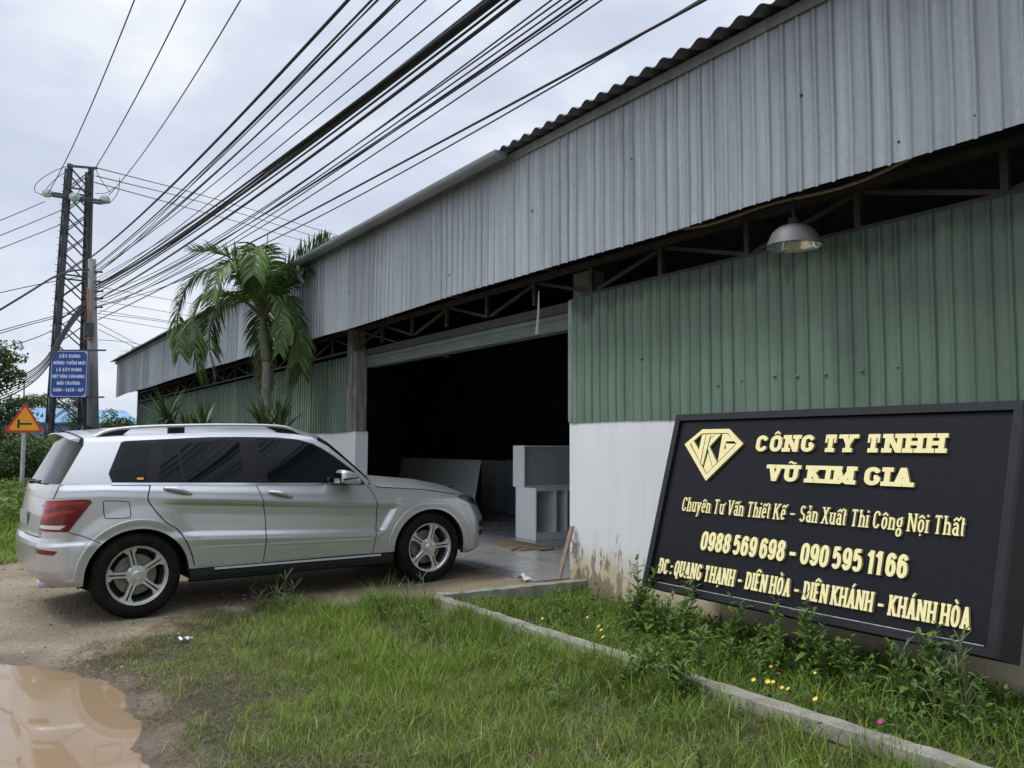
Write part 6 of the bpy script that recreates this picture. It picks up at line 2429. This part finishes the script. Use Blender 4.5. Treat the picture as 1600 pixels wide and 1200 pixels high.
# far sheds
s0, s1 = at(-60, 700, 52), at(210, 700, 58)
shed = thing('blue_shed', 'long pale blue metal shed far behind the tower', 'shed', (s0[0], s0[1], 0))
m_blue = mat('pale_blue_sheet', (.16, .30, .42), .6, var=((1, 1, .2), .2))
d_ = (s1 - s0)[:2] / np.linalg.norm((s1 - s0)[:2])
nrm_ = np.array([d_[1], -d_[0]])
if nrm_ @ np.array([s0[0], s0[1]]) > 0:
    nrm_ = -nrm_
L_ = np.linalg.norm((s1 - s0)[:2])
sf = lambda u, v, z: np.array([s0[0] + d_[0] * u - nrm_[0] * v, s0[1] + d_[1] * u - nrm_[1] * v, z])
h0 = at(30, 660, 53)[2]
mb = MB()
n = 90
for i in range(n):
    u0, u1 = L_ * i / n, L_ * (i + 1) / n
    o_ = .04 * (i % 2)
    mb.add([sf(u0, o_, -.1), sf(u1, o_, -.1), sf(u1, o_, h0), sf(u0, o_, h0)], [(0, 1, 2, 3)])
mb.add([sf(0, 0, 0), sf(0, 8, 0), sf(0, 8, h0), sf(0, 0, h0)], [(0, 1, 2, 3)])
mb.add([sf(L_, 0, 0), sf(L_, 8, 0), sf(L_, 8, h0), sf(L_, 0, h0)], [(0, 1, 2, 3)])
part('wall', mb, m_blue, shed)
mb = MB()
h1 = at(30, 641, 53)[2]
mb.hexa([sf(-.3, -.3, h0), sf(L_ + .3, -.3, h0), sf(L_ + .3, 4.2, h1 + .3), sf(-.3, 4.2, h1 + .3)], [sf(-.3, -.3, h0 + .08), sf(L_ + .3, -.3, h0 + .08), sf(L_ + .3, 4.2, h1 + .38), sf(-.3, 4.2, h1 + .38)])
part('roof', mb, mat('blue_roof_sheet', (.13, .27, .40), .5, var=((.6, .6, 4), .2)), shed)
r0 = at(92, 660, 64)
hr = thing('tiled_house', 'small far house with a red tiled roof behind the blue shed', 'house', (r0[0], r0[1], 0))
mb = MB()
z_e, z_r = at(92, 658, 64)[2], at(92, 644, 64)[2] + .25
rf_ = lambda u, v, z: np.array([r0[0] + _r0[0] * u, r0[1] + _r0[1] * u, z]) + np.array([-_r0[1], _r0[0], 0]) * v
mb.hexa([rf_(-2, 0, -.1), rf_(2.2, 0, -.1), rf_(2.2, 5, -.1), rf_(-2, 5, -.1)], [rf_(-2, 0, z_e), rf_(2.2, 0, z_e), rf_(2.2, 5, z_e), rf_(-2, 5, z_e)])
part('wall', mb, M['concrete_pole'], hr)
mb = MB()
mb.add([rf_(-2.3, -.4, z_e), rf_(2.5, -.4, z_e), rf_(2.5, 2.5, z_r), rf_(-2.3, 2.5, z_r), rf_(2.5, 5.4, z_e), rf_(-2.3, 5.4, z_e)], [(0, 1, 2, 3), (3, 2, 4, 5), (1, 4, 2), (0, 3, 5)])
part('roof', mb, mat('red_roof_tiles', (.30, .09, .05), .8, var=(5, .3)), hr)

# ------------------------------------------------------------------ palm in front of the facade
pbase = np.array([-13.62, 4.15, gz(-13.62, 4.15)])
ptop = ony(412, 500, 4.2)
palm = thing('palm_tree', 'palm with drooping fronds in front of the workshop, behind the silver car', 'palm', pbase)
tr = []
for i in range(22):
    t = i / 21
    p = pbase + (ony(419, 565, 4.2) - pbase) * t
    p[0] += -.10 * math.sin(t * 2.4)
    tr.append(p)
mb = MB()
mb.tube(tr, [.080 - .014 * (i / 21) + (.03 * (1 - i / 3) if i < 3 else 0) + .005 * (i % 2) for i in range(22)], 16)
part('trunk', mb, M['palm_bark'], palm, True)
cs0 = tr[-1]
mb = MB()
mb.tube([cs0 + (ptop - cs0) * t for t in (0, .08, .3, .6, .85, 1.0, 1.2)], [.068, .080, .080, .072, .062, .058, .05], 16)
part('crownshaft', mb, M['crownshaft'], palm, True)
PAL_PALM = [(.042, .09, .02), (.065, .12, .026), (.10, .16, .036)]
rr_, uu_ = np.array([_r0[0], _r0[1], 0]), np.array([0, 0, 1.0])
dd_ = np.array([-_r0[1], _r0[0], 0])        # away from the camera
C0 = ptop + (0, 0, .02)


def frond(ctrl, n_leaf, leaf_l, tone, droop=.8, label=None, width=.036):
    n_leaf, leaf_l, tone = int(n_leaf * 1.7), leaf_l * 1.18, tone * 1.02
    """ctrl = offsets (right, away, up) of the midrib from the crown centre"""
    pts = [C0 + rr_ * a + dd_ * b_ + uu_ * c for a, b_, c in ctrl]
    P = np.array(smoothed(pts, 4))
    seg = np.linalg.norm(np.diff(P, axis=0), axis=1)
    s = np.concatenate([[0], np.cumsum(seg)]) / seg.sum()
    tot = seg.sum()
    V, F, C = [], [], []
    mbr = MB()
    mbr.tube(P, [.026 * (1 - .85 * t) + .003 for t in s], 6)
    for k in range(n_leaf):
        t = .14 + .86 * (k / (n_leaf - 1)) ** .95
        i = min(np.searchsorted(s, t), len(P) - 1)
        p = P[i]
        d = P[min(i + 1, len(P) - 1)] - P[max(i - 1, 0)]
        d /= np.linalg.norm(d)
        side = np.cross(d, uu_)
        if np.linalg.norm(side) < .15:
            side = np.cross(d, rr_ * .3 + dd_)
        side /= np.linalg.norm(side)
        upn = np.cross(side, d)
        if upn[2] < 0 and abs(d[2]) < .5:
            upn = -upn
        ll = leaf_l * (.55 + .55 * math.sin(math.pi * min(1, .12 + .85 * t)))
        for sg in (-1, 1):
            L = ll * random.uniform(.8, 1.1)
            dirv = d * random.uniform(.45, .75) + side * sg * random.uniform(.7, .95) + upn * random.uniform(.05, .45)
            dirv /= np.linalg.norm(dirv)
            w = width * random.uniform(.8, 1.15)
            row = []
            q = p.copy()
            dv = dirv.copy()
            nseg = 4
            for j in range(nseg + 1):
                u = j / nseg
                wd = w * (.35 + 1.3 * u if u < .4 else 1.0 - .92 * (u - .4) / .6) * .5
                wv = np.cross(dv, upn)
                wv /= np.linalg.norm(wv) + 1e-9
                row.append((q - wv * wd, q + wv * wd))
                dv = dv + np.array([0, 0, -droop * random.uniform(.2, .62)]) * (.5 + u)
                dv /= np.linalg.norm(dv)
                q = q + dv * L / nseg
            o = len(V)
            for a, b_ in row:
                V += [a, b_]
            F += [(o + 2 * j, o + 2 * j + 1, o + 2 * j + 3, o + 2 * j + 2) for j in range(nseg)]
            c = np.array(PAL_PALM[random.choice([0, 0, 1, 1, 2])]) * tone * random.uniform(.75, 1.25)
            C += [c] * (2 * nseg + 2)
    fo = np_part('frond', np.array(V), np.array(F), M['leaf_gloss'], palm, colors=np.array(C))
    part('midrib', mbr, M['crownshaft'], fo, True)
    return fo


for ctrl, nl, ll, lit_tone, dr in [  # tone per frond: sunlit ones lighter, rear ones darker, light put into leaf colour
    ([(0, 0, 0), (-.35, -.10, .70), (-1.05, -.20, .86), (-1.38, -.25, .10), (-1.30, -.25, -.60)], 56, .42, 1.25, .95),
    ([(0, 0, 0), (-.30, -.35, .34), (-.82, -.60, .38), (-.98, -.70, -.30), (-.76, -.72, -1.0)], 56, .40, 1.2, .95),
    ([(0, 0, 0), (-.32, .35, .50), (-.95, .70, .58), (-1.25, .85, -.15), (-1.12, .9, -.85)], 52, .42, .95, .95),
    ([(0, 0, 0), (-.08, -.30, .55), (-.38, -.55, .92), (-.66, -.70, 1.00), (-.92, -.8, .96)], 46, .38, 1.7, .22),
    ([(0, 0, 0), (-.02, .2, .65), (-.12, .4, 1.05), (-.30, .55, 1.12), (-.50, .6, .85)], 46, .40, 1.2, .7),
    ([(0, 0, 0), (.02, -.25, .70), (.06, -.55, 1.12), (.10, -.85, 1.00), (.12, -1.0, .55)], 54, .40, 1.25, .85),
    ([(0, 0, 0), (.18, .10, .62), (.50, .15, 1.02), (.80, .15, 1.25), (1.04, .1, 1.38)], 50, .40, 1.25, .2),
    ([(0, 0, 0), (.28, -.05, .52), (.66, -.1, .82), (.92, -.15, .70), (1.0, -.18, .38)], 46, .40, 1.0, .7),
    ([(0, 0, 0), (.26, -.15, .36), (.56, -.25, .30), (.70, -.3, -.40), (.60, -.3, -1.05)], 54, .38, 1.15, .95),
    ([(0, 0, 0), (.22, -.30, .36), (.44, -.50, .25), (.48, -.60, -.30), (.44, -.62, -.62)], 52, .27, 1.3, .9),
    ([(0, 0, 0), (-.10, .30, .30), (-.20, .55, .15), (-.22, .65, -.5), (-.16, .66, -1.05)], 46, .38, .8, .95),
    ([(0, 0, 0), (.10, .45, .45), (.30, .9, .5), (.38, 1.1, -.1), (.36, 1.15, -.8)], 46, .38, .85, .9),
    ([(0, 0, 0), (-.10, -.35, .6), (-.28, -.75, .85), (-.42, -1.05, .6), (-.46, -1.15, .15)], 50, .38, 1.3, .85),
]:
    frond(ctrl, nl, ll, lit_tone, dr)
mb = MB()
mb.tube([C0, C0 + (0, 0, .7), C0 + (.05, .02, 1.45)], [.035, .02, .006], 8)
part('spear_leaf', mb, M['crownshaft'], palm, True)

# rosette shrubs by the wall (their feet are behind the car)


def rosette(px, py, dep, n, ll, label, stems=1):
    c = at(px, py, dep)
    g_ = gz(c[0], c[1])
    root = thing('rosette_shrub', label, 'shrub', (c[0], c[1], g_))
    V, F, C = [], [], []
    mb = MB()
    heads = [c] + [c + rr_ * random.uniform(-.45, .45) + dd_ * random.uniform(-.2, .3) + (0, 0, random.uniform(-.35, .0)) for _ in range(stems - 1)]
    for h_ in heads:
        mb.tube([(c[0] + (h_[0] - c[0]) * .2, c[1] + (h_[1] - c[1]) * .2, g_ - .1), ((c[0] + h_[0]) / 2, (c[1] + h_[1]) / 2, (g_ + h_[2]) / 2), h_], [.06, .05, .04], 8)
        for k in range(n):
            az = random.uniform(0, 2 * math.pi)
            el = R_(random.uniform(-25, 80))
            d = np.array([math.cos(az) * math.cos(el), math.sin(az) * math.cos(el), math.sin(el)])
            L = ll * random.uniform(.75, 1.15)
            wv = np.cross(d, uu_); wv /= np.linalg.norm(wv) + 1e-9
            q = h_ + (0, 0, random.uniform(-.12, .06))
            o = len(V)
            for j in range(5):
                u = j / 4
                w = .058 * (.5 + 1.6 * u if u < .35 else 1.06 - 1.02 * (u - .35) / .65) * .5
                V += [q - wv * w, q + wv * w]
                d = d + np.array([0, 0, -.13]) * u
                d /= np.linalg.norm(d)
                q = q + d * L / 4
            F += [(o + 2 * j, o + 2 * j + 1, o + 2 * j + 3, o + 2 * j + 2) for j in range(4)]
            C += [np.array(random.choice(PAL_DARK + PAL_TREE[:1])) * random.uniform(.8, 1.3)] * 10
    part('stem', mb, M['bark'], root, True)
    np_part('leaf_rosette', np.array(V), np.array(F), M['leaf_gloss'], root, colors=np.array(C))


rosette(263, 652, 15.2, 50, .62, 'bushy sword leaved shrub against the green cladding, left of the palm', 3)
rosette(318, 666, 14.8, 40, .55, 'sword leaved shrub between the bushy shrub and the palm trunk', 2)
rosette(413, 668, 12.9, 42, .60, 'sword leaved rosette around the foot of the palm trunk', 2)

# ------------------------------------------------------------------ grass and weeds
def blades(X, Y, Z, h, w, lean, pal, weights, var=.25):
    n = len(X)
    az = rng.uniform(0, 2 * math.pi, n)
    dv = np.stack([np.cos(az), np.sin(az)], -1)
    wv = np.stack([-dv[:, 1], dv[:, 0]], -1)
    tw_ = rng.uniform(-.9, .9, n)
    wv = wv * np.cos(tw_)[:, None] + dv * np.sin(tw_)[:, None]
    b0 = np.stack([X, Y, Z], -1)
    V = np.zeros((n, 6, 3))
    for j, (t, ww) in enumerate(((0, 1.0), (.55, .8), (1.0, .12))):
        c = b0.copy()
        c[:, :2] += dv * (h * lean * t ** 1.8)[:, None]
        c[:, 2] += h * t * (1 - .35 * lean * t)
        o = wv * (w * ww * .5)[:, None]
        V[:, 2 * j] = c; V[:, 2 * j, :2] -= o
        V[:, 2 * j + 1] = c; V[:, 2 * j + 1, :2] += o
    i0 = np.arange(n)[:, None] * 6
    F = np.concatenate([i0 + np.array([[0, 1, 3, 2]]), i0 + np.array([[2, 3, 5, 4]])])
    return V.reshape(-1, 3), F, tones(n, pal, weights, var, 6)


PAL_GR = [(.155, .25, .032), (.21, .315, .046), (.29, .36, .075), (.40, .35, .19), (.075, .13, .022)]


def in_view(X, Y, Z, mx=60):
    d = np.stack([X, Y, Z - 1.5], -1)
    u, v, w = d @ _r, d @ _u, d @ _f
    px, py = 800 + FPX * u / w, 600 - FPX * v / w
    return (w > .3) & (px > -mx - 120) & (px < 1720 + mx) & (py < 1320) & (py > -60)


def scatter(n, x0, x1, y0, y1):
    return rng.uniform(x0, x1, n), rng.uniform(y0, y1, n)


# lawn between puddle and border
X, Y = scatter(720000, -8, .2, -1.2, 3.6)
g = sdist(GRASS, X, Y)
edge = (vnoise(X, Y, 5, 12) - .5) * .3 + (vnoise(X, Y, 13, 15) - .5) * .14
mud = np.exp(-((X + 5.1) / .95) ** 2 - ((Y - 1.05) / .38) ** 2) + .8 * np.exp(-((X + 4.3) / .55) ** 2 - ((Y - .9) / .25) ** 2)
dens = np.clip(.12 + 1.1 * vnoise(X, Y, 1.7, 31) * vnoise(X, Y, 6, 32) * 2.2, 0, 1) * sstep(.06, -.14, g + edge * .8) * (1 - .72 * np.clip(mud * (.5 + vnoise(X, Y, 8, 33)), 0, 1))
k = (rng.uniform(size=len(X)) < dens) & (sdist(PUDDLE, X, Y) > .03)
X, Y = X[k], Y[k]
Z = ground_h(X, Y) - .004
k = in_view(X, Y, Z)
X, Y, Z = X[k], Y[k], Z[k]
fresh = np.clip(.12 + .75 * sstep(.8, 2.4, Y + .28 * (X + 5)) + .5 * (vnoise(X, Y, .9, 34) - .5), 0, 1)
hh = (.020 + .072 * fresh * (.25 + vnoise(X, Y, 2.2, 35)) + .07 * vnoise(X, Y, 7, 36) ** 2.5) * rng.uniform(.45, 1.0, len(X)) * (1 + 1.1 * (rng.uniform(size=len(X)) > .9))
hh *= 1 + .9 * sstep(3.0, 3.5, Y) * vnoise(X, Y, 3, 37) * sstep(-6.9, -6.2, X) + .35 * sstep(.25, -.05, sdist(GRASS, X, Y)) * (X < -6.5)
dry = rng.uniform(size=len(X)) > (.36 + .54 * fresh)
ww = rng.uniform(.002, .0044, len(X)) * (1 + .5 * (hh > .1))
Vs, Fs, Cs = [], [], []
off = 0
for sel, pal, wts, ln in ((~dry, PAL_GR, (4, 3.4, 1.6, .5, 1.4), .75), (dry, [(.34, .29, .175), (.26, .22, .12), (.18, .17, .075)], (3, 3, 2), 1.3)):
    V, F, C = blades(X[sel], Y[sel], Z[sel], hh[sel] * (1 if ln < 1 else .8), ww[sel], rng.uniform(.3, 1.35, sel.sum()) * ln, pal, wts, .32)
    Vs.append(V); Fs.append(F + off); Cs.append(C); off += len(V)
o = np_mesh('lawn_grass', np.concatenate(Vs), np.concatenate(Fs), M['grass'], colors=np.concatenate(Cs))
tag(o, 'short patchy green and straw coloured grass between the puddle and the concrete border', 'grass', kind='stuff')

# tall grass along the border and in the bed
X, Y = scatter(60000, -7.1, .0, 2.9, 5.3)
inb = (Y > 3.72) & (X > -6.88)
outb = (Y < 3.56) & (sdist(GRASS, X, Y) < -.02)
d = np.where(inb, .30 + .7 * vnoise(X, Y, 2.3, 41) ** 1.5, .5 * vnoise(X, Y, 2.8, 42) ** 2 * sstep(2.9, 3.5, Y) * sstep(-6.9, -6.0, X))
d = d * (1 - .8 * np.exp(-((X + 6.3) / .55) ** 2 - ((Y - 5.2) / .35) ** 2))
k = ((inb | outb) & (rng.uniform(size=len(X)) < d))
X, Y = X[k], Y[k]
Z = ground_h(X, Y) - .005
k = in_view(X, Y, Z)
X, Y, Z = X[k], Y[k], Z[k]
hh = rng.uniform(.06, .22, len(X)) * (.5 + .8 * vnoise(X, Y, 3, 43))
V, F, C = blades(X, Y, Z, hh, rng.uniform(.004, .009, len(X)), rng.uniform(.3, 1.1, len(X)), PAL_GR, (5, 3, 1, .35, 2))
P = np.stack([X, Y, Z], -1)[::2] + np.array([0, 0, 1]) * (hh[::2] * rng.uniform(.1, .7, len(X[::2])))[:, None]
V2, F2 = leaf_cloud(P, np.tile([0, 0, 1.0], (len(P), 1)), np.full(len(P), .036), .55, .6)
o = np_mesh('bed_grass', np.concatenate([V, V2]), np.concatenate([F, F2 + len(V)]), M['grass'], colors=np.concatenate([C, tones(len(P), PAL_BUSH + PAL_TREE[:1], (2, 2, 1, 2))]))
tag(o, 'mixed grass and small leaved weeds filling the planting bed under the sign', 'weeds', kind='stuff')

# dry straw and bits of dead grass lying on the mud and the drive edge
X, Y = scatter(60000, -7.9, -3.2, -.6, 2.9)
g = sdist(GRASS, X, Y)
k = (g < .22) & (g > -1.3) & (sdist(PUDDLE, X, Y) > .02) & (rng.uniform(size=len(X)) < .06 + .75 * vnoise(X, Y, 4, 81) ** 2)
X, Y = X[k], Y[k]
Z = ground_h(X, Y)
k = in_view(X, Y, Z)
X, Y, Z = X[k], Y[k], Z[k]
V, F, C = blades(X, Y, Z, rng.uniform(.02, .075, len(X)), rng.uniform(.002, .006, len(X)), rng.uniform(1.6, 2.6, len(X)), [(.20, .16, .09), (.11, .08, .045), (.30, .25, .15)], (3, 3, 1.5))
V[:, 2] = np.maximum(V[:, 2], ground_h(V[:, 0], V[:, 1]) + .002)
o = np_mesh('dead_grass', V, F, M['grass'], colors=C)
tag(o, 'dead straw coloured grass bits matted on the mud beside the puddle', 'dead grass', kind='stuff')

# rough grass bank far left, behind the car
X, Y = scatter(300000, -36, -11.4, -7, 4.5)
b_ = sdist(BANK, X, Y) + (vnoise(X, Y, 2, 13) - .5) * .6
k = (b_ < 0) & (rng.uniform(size=len(X)) < np.clip(.5 + .6 * vnoise(X, Y, .8, 51), 0, 1) * sstep(-36, -14, X) ** .5)
X, Y = X[k], Y[k]
Z = ground_h(X, Y) - .01
k = in_view(X, Y, Z)
X, Y, Z = X[k], Y[k], Z[k]
far = sstep(-12, -19, X)
hh = rng.uniform(.07, .17, len(X)) * (1 + 2.2 * far * vnoise(X, Y, .9, 52))
V, F, C = blades(X, Y, Z, hh, rng.uniform(.010, .022, len(X)), rng.uniform(.3, 1.0, len(X)), PAL_GR, (5, 4, 2, .4, 1))
P = np.stack([X, Y, Z], -1)[::3]
P = P[far[::3] > .25]
P[:, 2] += rng.uniform(.1, .5, len(P))
V2, F2 = leaf_cloud(P, np.tile([0, 0, 1.0], (len(P), 1)), np.full(len(P), .10), .6, .6)
o = np_mesh('bank_grass', np.concatenate([V, V2]), np.concatenate([F, F2 + len(V)]), M['grass'], colors=np.concatenate([C, tones(len(P), PAL_BUSH, (2, 2, 1))]))
tag(o, 'rough grass and creepers on the bank left of the car', 'grass', kind='stuff')

# loose stones on the earth drive
n = 7000
X, Y = scatter(n * 3, -12.5, -5.6, -1.2, 4.8)
k = (sdist(GRASS, X, Y) > -.12) & (sdist(PUDDLE, X, Y) > .0) & (rng.uniform(size=n * 3) < .12 + .75 * vnoise(X, Y, 1.3, 61) * sstep(4.0, 1.5, Y))
X, Y = X[k], Y[k]
Z = ground_h(X, Y)
r = .0035 + .006 * rng.uniform(size=len(X)) + .017 * rng.uniform(size=len(X)) ** 9
dirs = np.array([(1, 0, 0), (0, 1, 0), (-1, 0, 0), (0, -1, 0), (0, 0, 1), (0, 0, -1)], float)
V = np.stack([X, Y, Z], -1)[:, None, :] + dirs[None] * r[:, None, None] * rng.uniform(.55, 1.35, (len(X), 6, 1)) * np.array([1, 1, .7]) + rng.normal(size=(len(X), 6, 3)) * r[:, None, None] * .18
tri = np.array([(0, 1, 4), (1, 2, 4), (2, 3, 4), (3, 0, 4), (1, 0, 5), (2, 1, 5), (3, 2, 5), (0, 3, 5)])
F = (np.arange(len(X))[:, None, None] * 6 + tri[None]).reshape(-1, 3)
m_st = mat('pebble', (.27, .24, .2), .85, attr='tone')
o = np_mesh('gravel', V.reshape(-1, 3), F, m_st, colors=tones(len(X), [(.22, .18, .14), (.30, .26, .21), (.42, .39, .35)], (4, 3, 1), .2, 6))
tag(o, 'loose stones scattered on the earth drive around the car', 'gravel', kind='stuff')


# single weeds: a stem with pairs of pointed leaves
def weed_mesh(h, n, ll, seed, spread=1.0):
    rs = random.Random(seed)
    V, F, C = [], [], []
    mb = MB()
    mid = np.array([rs.uniform(-.05, .05), rs.uniform(-.05, .05), h * .5])
    top = np.array([rs.uniform(-.1, .1), rs.uniform(-.1, .1), h])
    stems = [[np.zeros(3), mid, top]]
    for _ in range(rs.randint(1, 3)):
        t = rs.uniform(.15, .5)
        a = rs.uniform(0, 6.28)
        s = mid * t * 2 if t < .5 else mid
        stems.append([s, s + np.array([math.cos(a) * .07, math.sin(a) * .07, h * .22]), s + np.array([math.cos(a) * .12, math.sin(a) * .12, h * rs.uniform(.35, .5)])])
    for st in stems:
        pts = smoothed(st, 2)
        mb.tube(pts, [.004 * (1 - .6 * i / len(pts)) for i in range(len(pts))], 5)
        k = n if st is stems[0] else n // 2
        for i in range(k):
            t = .12 + .88 * i / (k - 1)
            p = np.array(pts[int(t * (len(pts) - 1))])
            a0 = i * 1.57 + rs.uniform(-.4, .4)
            for sg in (0, math.pi):
                a = a0 + sg
                el = rs.uniform(-.1, .7) + .5 * t
                d = np.array([math.cos(a) * math.cos(el), math.sin(a) * math.cos(el), math.sin(el)])
                L = ll * (1.1 - .55 * t) * rs.uniform(.75, 1.2) * spread
                wv = np.array([-math.sin(a), math.cos(a), 0])
                up_ = np.cross(wv, d) * -1
                o = len(V)
                w = L * .17
                V += [p, p + d * L * .35 + wv * w + up_ * w * .35, p + d * L * .35 - wv * w + up_ * w * .35, p + d * L * .38, p + d * L * .72 + wv * w * .7 - (0, 0, L * .06), p + d * L * .72 - wv * w * .7 - (0, 0, L * .06), p + d * L * .72 - (0, 0, L * .1), p + d * L - (0, 0, L * .26)]
                F += [(o, o + 1, o + 3, o + 3), (o, o + 3, o + 2, o + 2), (o + 1, o + 4, o + 6, o + 3), (o + 3, o + 6, o + 5, o + 2), (o + 4, o + 7, o + 6, o + 6), (o + 6, o + 7, o + 5, o + 5)]
                c = np.array(rs.choice([(.085, .165, .03), (.11, .205, .036), (.155, .245, .05)])) * rs.uniform(.8, 1.2)
                C += [c] * 8
    F = [tuple(dict.fromkeys(f)) for f in F]
    return mb, V, F, C


def weed_proto(h, n, ll, seed, label, group):
    mb, V, F, C = weed_mesh(h, n, ll, seed)
    root = thing('weed_plant', label, 'weed', (0, 0, 0), group)
    part('stem', mb, M['crownshaft'], root)
    me = bpy.data.meshes.new('foliage')
    me.from_pydata([tuple(map(float, v)) for v in V], [], F)
    a = me.color_attributes.new('tone', 'FLOAT_COLOR', 'POINT')
    c4_ = np.ones((len(V), 4), np.float32); c4_[:, :3] = np.array(C)
    a.data.foreach_set('color', c4_.ravel())
    me.update()
    link('foliage', me, M['leaf'], root)
    return root


WL = 'leafy green weed growing along the foot of the leaning black sign'
protos = [weed_proto(.42, 9, .15, 1, WL, 'weeds below the sign'), weed_proto(.34, 8, .13, 2, WL, 'weeds below the sign'), weed_proto(.5, 10, .15, 3, WL, 'weeds below the sign'), weed_proto(.30, 8, .12, 4, WL, 'weeds below the sign')]
used = set()


def put(k, x, y, s, label, group):
    o_ = protos[k] if k not in used else copy_tree(protos[k])
    used.add(k)
    o_.location = (x, y, gz(x, y) - .01)
    o_.rotation_euler = (0, 0, random.uniform(0, 6.28))
    o_.scale = (s, s, s)
    o_['label'] = label
    o_['group'] = group


for i in range(58):
    x = -5.35 + 2.95 * ((i * .618) % 1)
    y = 4.62 - abs(random.gauss(0, .16))
    put(i % 4, x, y, random.uniform(.5, .92), WL, 'weeds below the sign')
for x, y, s in ((-5.33, 4.62, 1.15), (-4.74, 4.55, 1.02), (-3.62, 4.6, 1.05), (-2.75, 4.5, 1.0)):
    put(2, x, y, s, WL, 'weeds below the sign')
for i in range(24):
    x, y = random.uniform(-4.02, -3.55), random.uniform(3.36, 3.58)
    put(i % 4, x, y, random.uniform(.4, .72), 'leafy weed in the clump that overgrows the middle of the concrete border', 'weeds over the border')
for i in range(26):
    x, y = random.uniform(-6.6, -1.6), random.uniform(3.8, 4.4)
    put(i % 4, x, y, random.uniform(.35, .7), 'small leafy weed scattered among the grass of the planting bed', 'small weeds in the bed')
for i in range(20):
    x, y = random.uniform(-6.9, -2.0), random.uniform(2.7, 3.5)
    put(i % 4, x, y, random.uniform(.28, .55), 'small leafy weed in the lawn just outside the concrete border', 'small weeds outside the border')

# tall seeding grass stalks
SL = 'thin grass stalk with a forked seed head at the lawn edge beside the car'


def stalk(x, y, h, seed, label, group, thick=.0022):
    rs = random.Random(seed)
    g_ = gz(x, y)
    mb = MB()
    lean = np.array([rs.uniform(-.25, .25), rs.uniform(-.25, .25), 1]) * h
    b0 = np.array([x, y, g_])
    mb.tube([b0, b0 + lean * .5 + (0, 0, .02), b0 + lean], [thick * 1.2, thick, thick * .7], 5)
    for k in range(5):
        a = k * 1.3 + rs.uniform(0, 1)
        t = b0 + lean * (1 - .05 * k)
        mb.tube([t, t + np.array([math.cos(a) * .035, math.sin(a) * .035, .05]), t + np.array([math.cos(a) * .06, math.sin(a) * .06, .075])], [thick, thick * 1.3, thick * .6], 5)
    for k in range(3):
        a = rs.uniform(0, 6.28)
        t = b0 + lean * (.1 + .15 * k)
        mb.tube([t, t + np.array([math.cos(a) * .05, math.sin(a) * .05, .09]), t + np.array([math.cos(a) * .12, math.sin(a) * .12, .11])], [thick * 1.6, thick * 1.5, thick * .4], 4)
    solo('grass_stalk', mb, M['stalk'], label, 'grass stalk', group, origin=b0)


M['stalk'] = mat('grass_stalk_green', (.12, .15, .06), .6, var=(30, .3))
for i, (px, py) in enumerate([(392, 948), (440, 960), (446, 962), (436, 958), (410, 955), (580, 968), (632, 955), (664, 948), (428, 950)]):
    p = onz(px, py, .05)
    stalk(p[0], p[1], [.15, .34, .28, .2, .12, .18, .16, .17, .2][i], i, SL, 'seeding grass stalks')
for i in range(9):
    p = np.array([-2.62 + random.uniform(-.28, .2), 4.42 + random.uniform(-.12, .2)])
    stalk(p[0], p[1], random.uniform(.25, .48), 40 + i, 'feathery pale stalk rising in front of the lower right corner of the sign', 'feathery stalks by the sign', .003)

# flowers
m_fy = mat('yellow_petal', (.78, .52, .06), .6)
m_fm = mat('magenta_petal', (.45, .02, .2), .6)
m_fo = mat('orange_petal', (.6, .2, .05), .6)
for px, py, m_, lab, grp in [(p[0], p[1], m_fy, 'small yellow flower blooming in the weedy planting bed', 'yellow flowers in the bed') for p in ((940, 985), (943, 996), (936, 979), (848, 967), (918, 965), (1178, 1063), (1200, 1066), (1208, 1066), (1222, 1075), (1274, 1052), (1275, 1093), (1232, 1077))] + \
        [(1205, 1042, m_fo, 'single orange flower in the bed below the middle of the sign', None), (1376, 1129, m_fm, 'single magenta flower near the right end of the concrete border', None)]:
    p = onz(px, py, .19 if py < 1100 else .16)
    g_ = gz(p[0], p[1])
    fl_ = thing('flower', lab, 'flower', (p[0], p[1], g_), grp)
    mb = MB()
    mb.tube([(p[0], p[1], g_), (p[0] + .01, p[1], (g_ + p[2]) / 2), tuple(p)], .0025, 5)
    part('stem', mb, M['stalk'], fl_)
    mb = MB()
    n = 6
    rad = random.uniform(.010, .016)
    tl3 = np.array([random.uniform(-.3, .3), -.6, .8]); tl3 /= np.linalg.norm(tl3)
    e1 = np.cross(tl3, (1, 0, 0)); e1 /= np.linalg.norm(e1); e2 = np.cross(tl3, e1)
    for k in range(n):
        a = 2 * math.pi * k / n
        da, db = math.cos(a) * e1 + math.sin(a) * e2, -math.sin(a) * e1 + math.cos(a) * e2
        mb.add([p, p + da * rad * .7 + db * rad * .5 + tl3 * rad * .35, p + da * rad * 1.15 + tl3 * rad * .45, p + da * rad * .7 - db * rad * .5 + tl3 * rad * .35], [(0, 1, 2, 3)])
    part('petals', mb, m_, fl_)
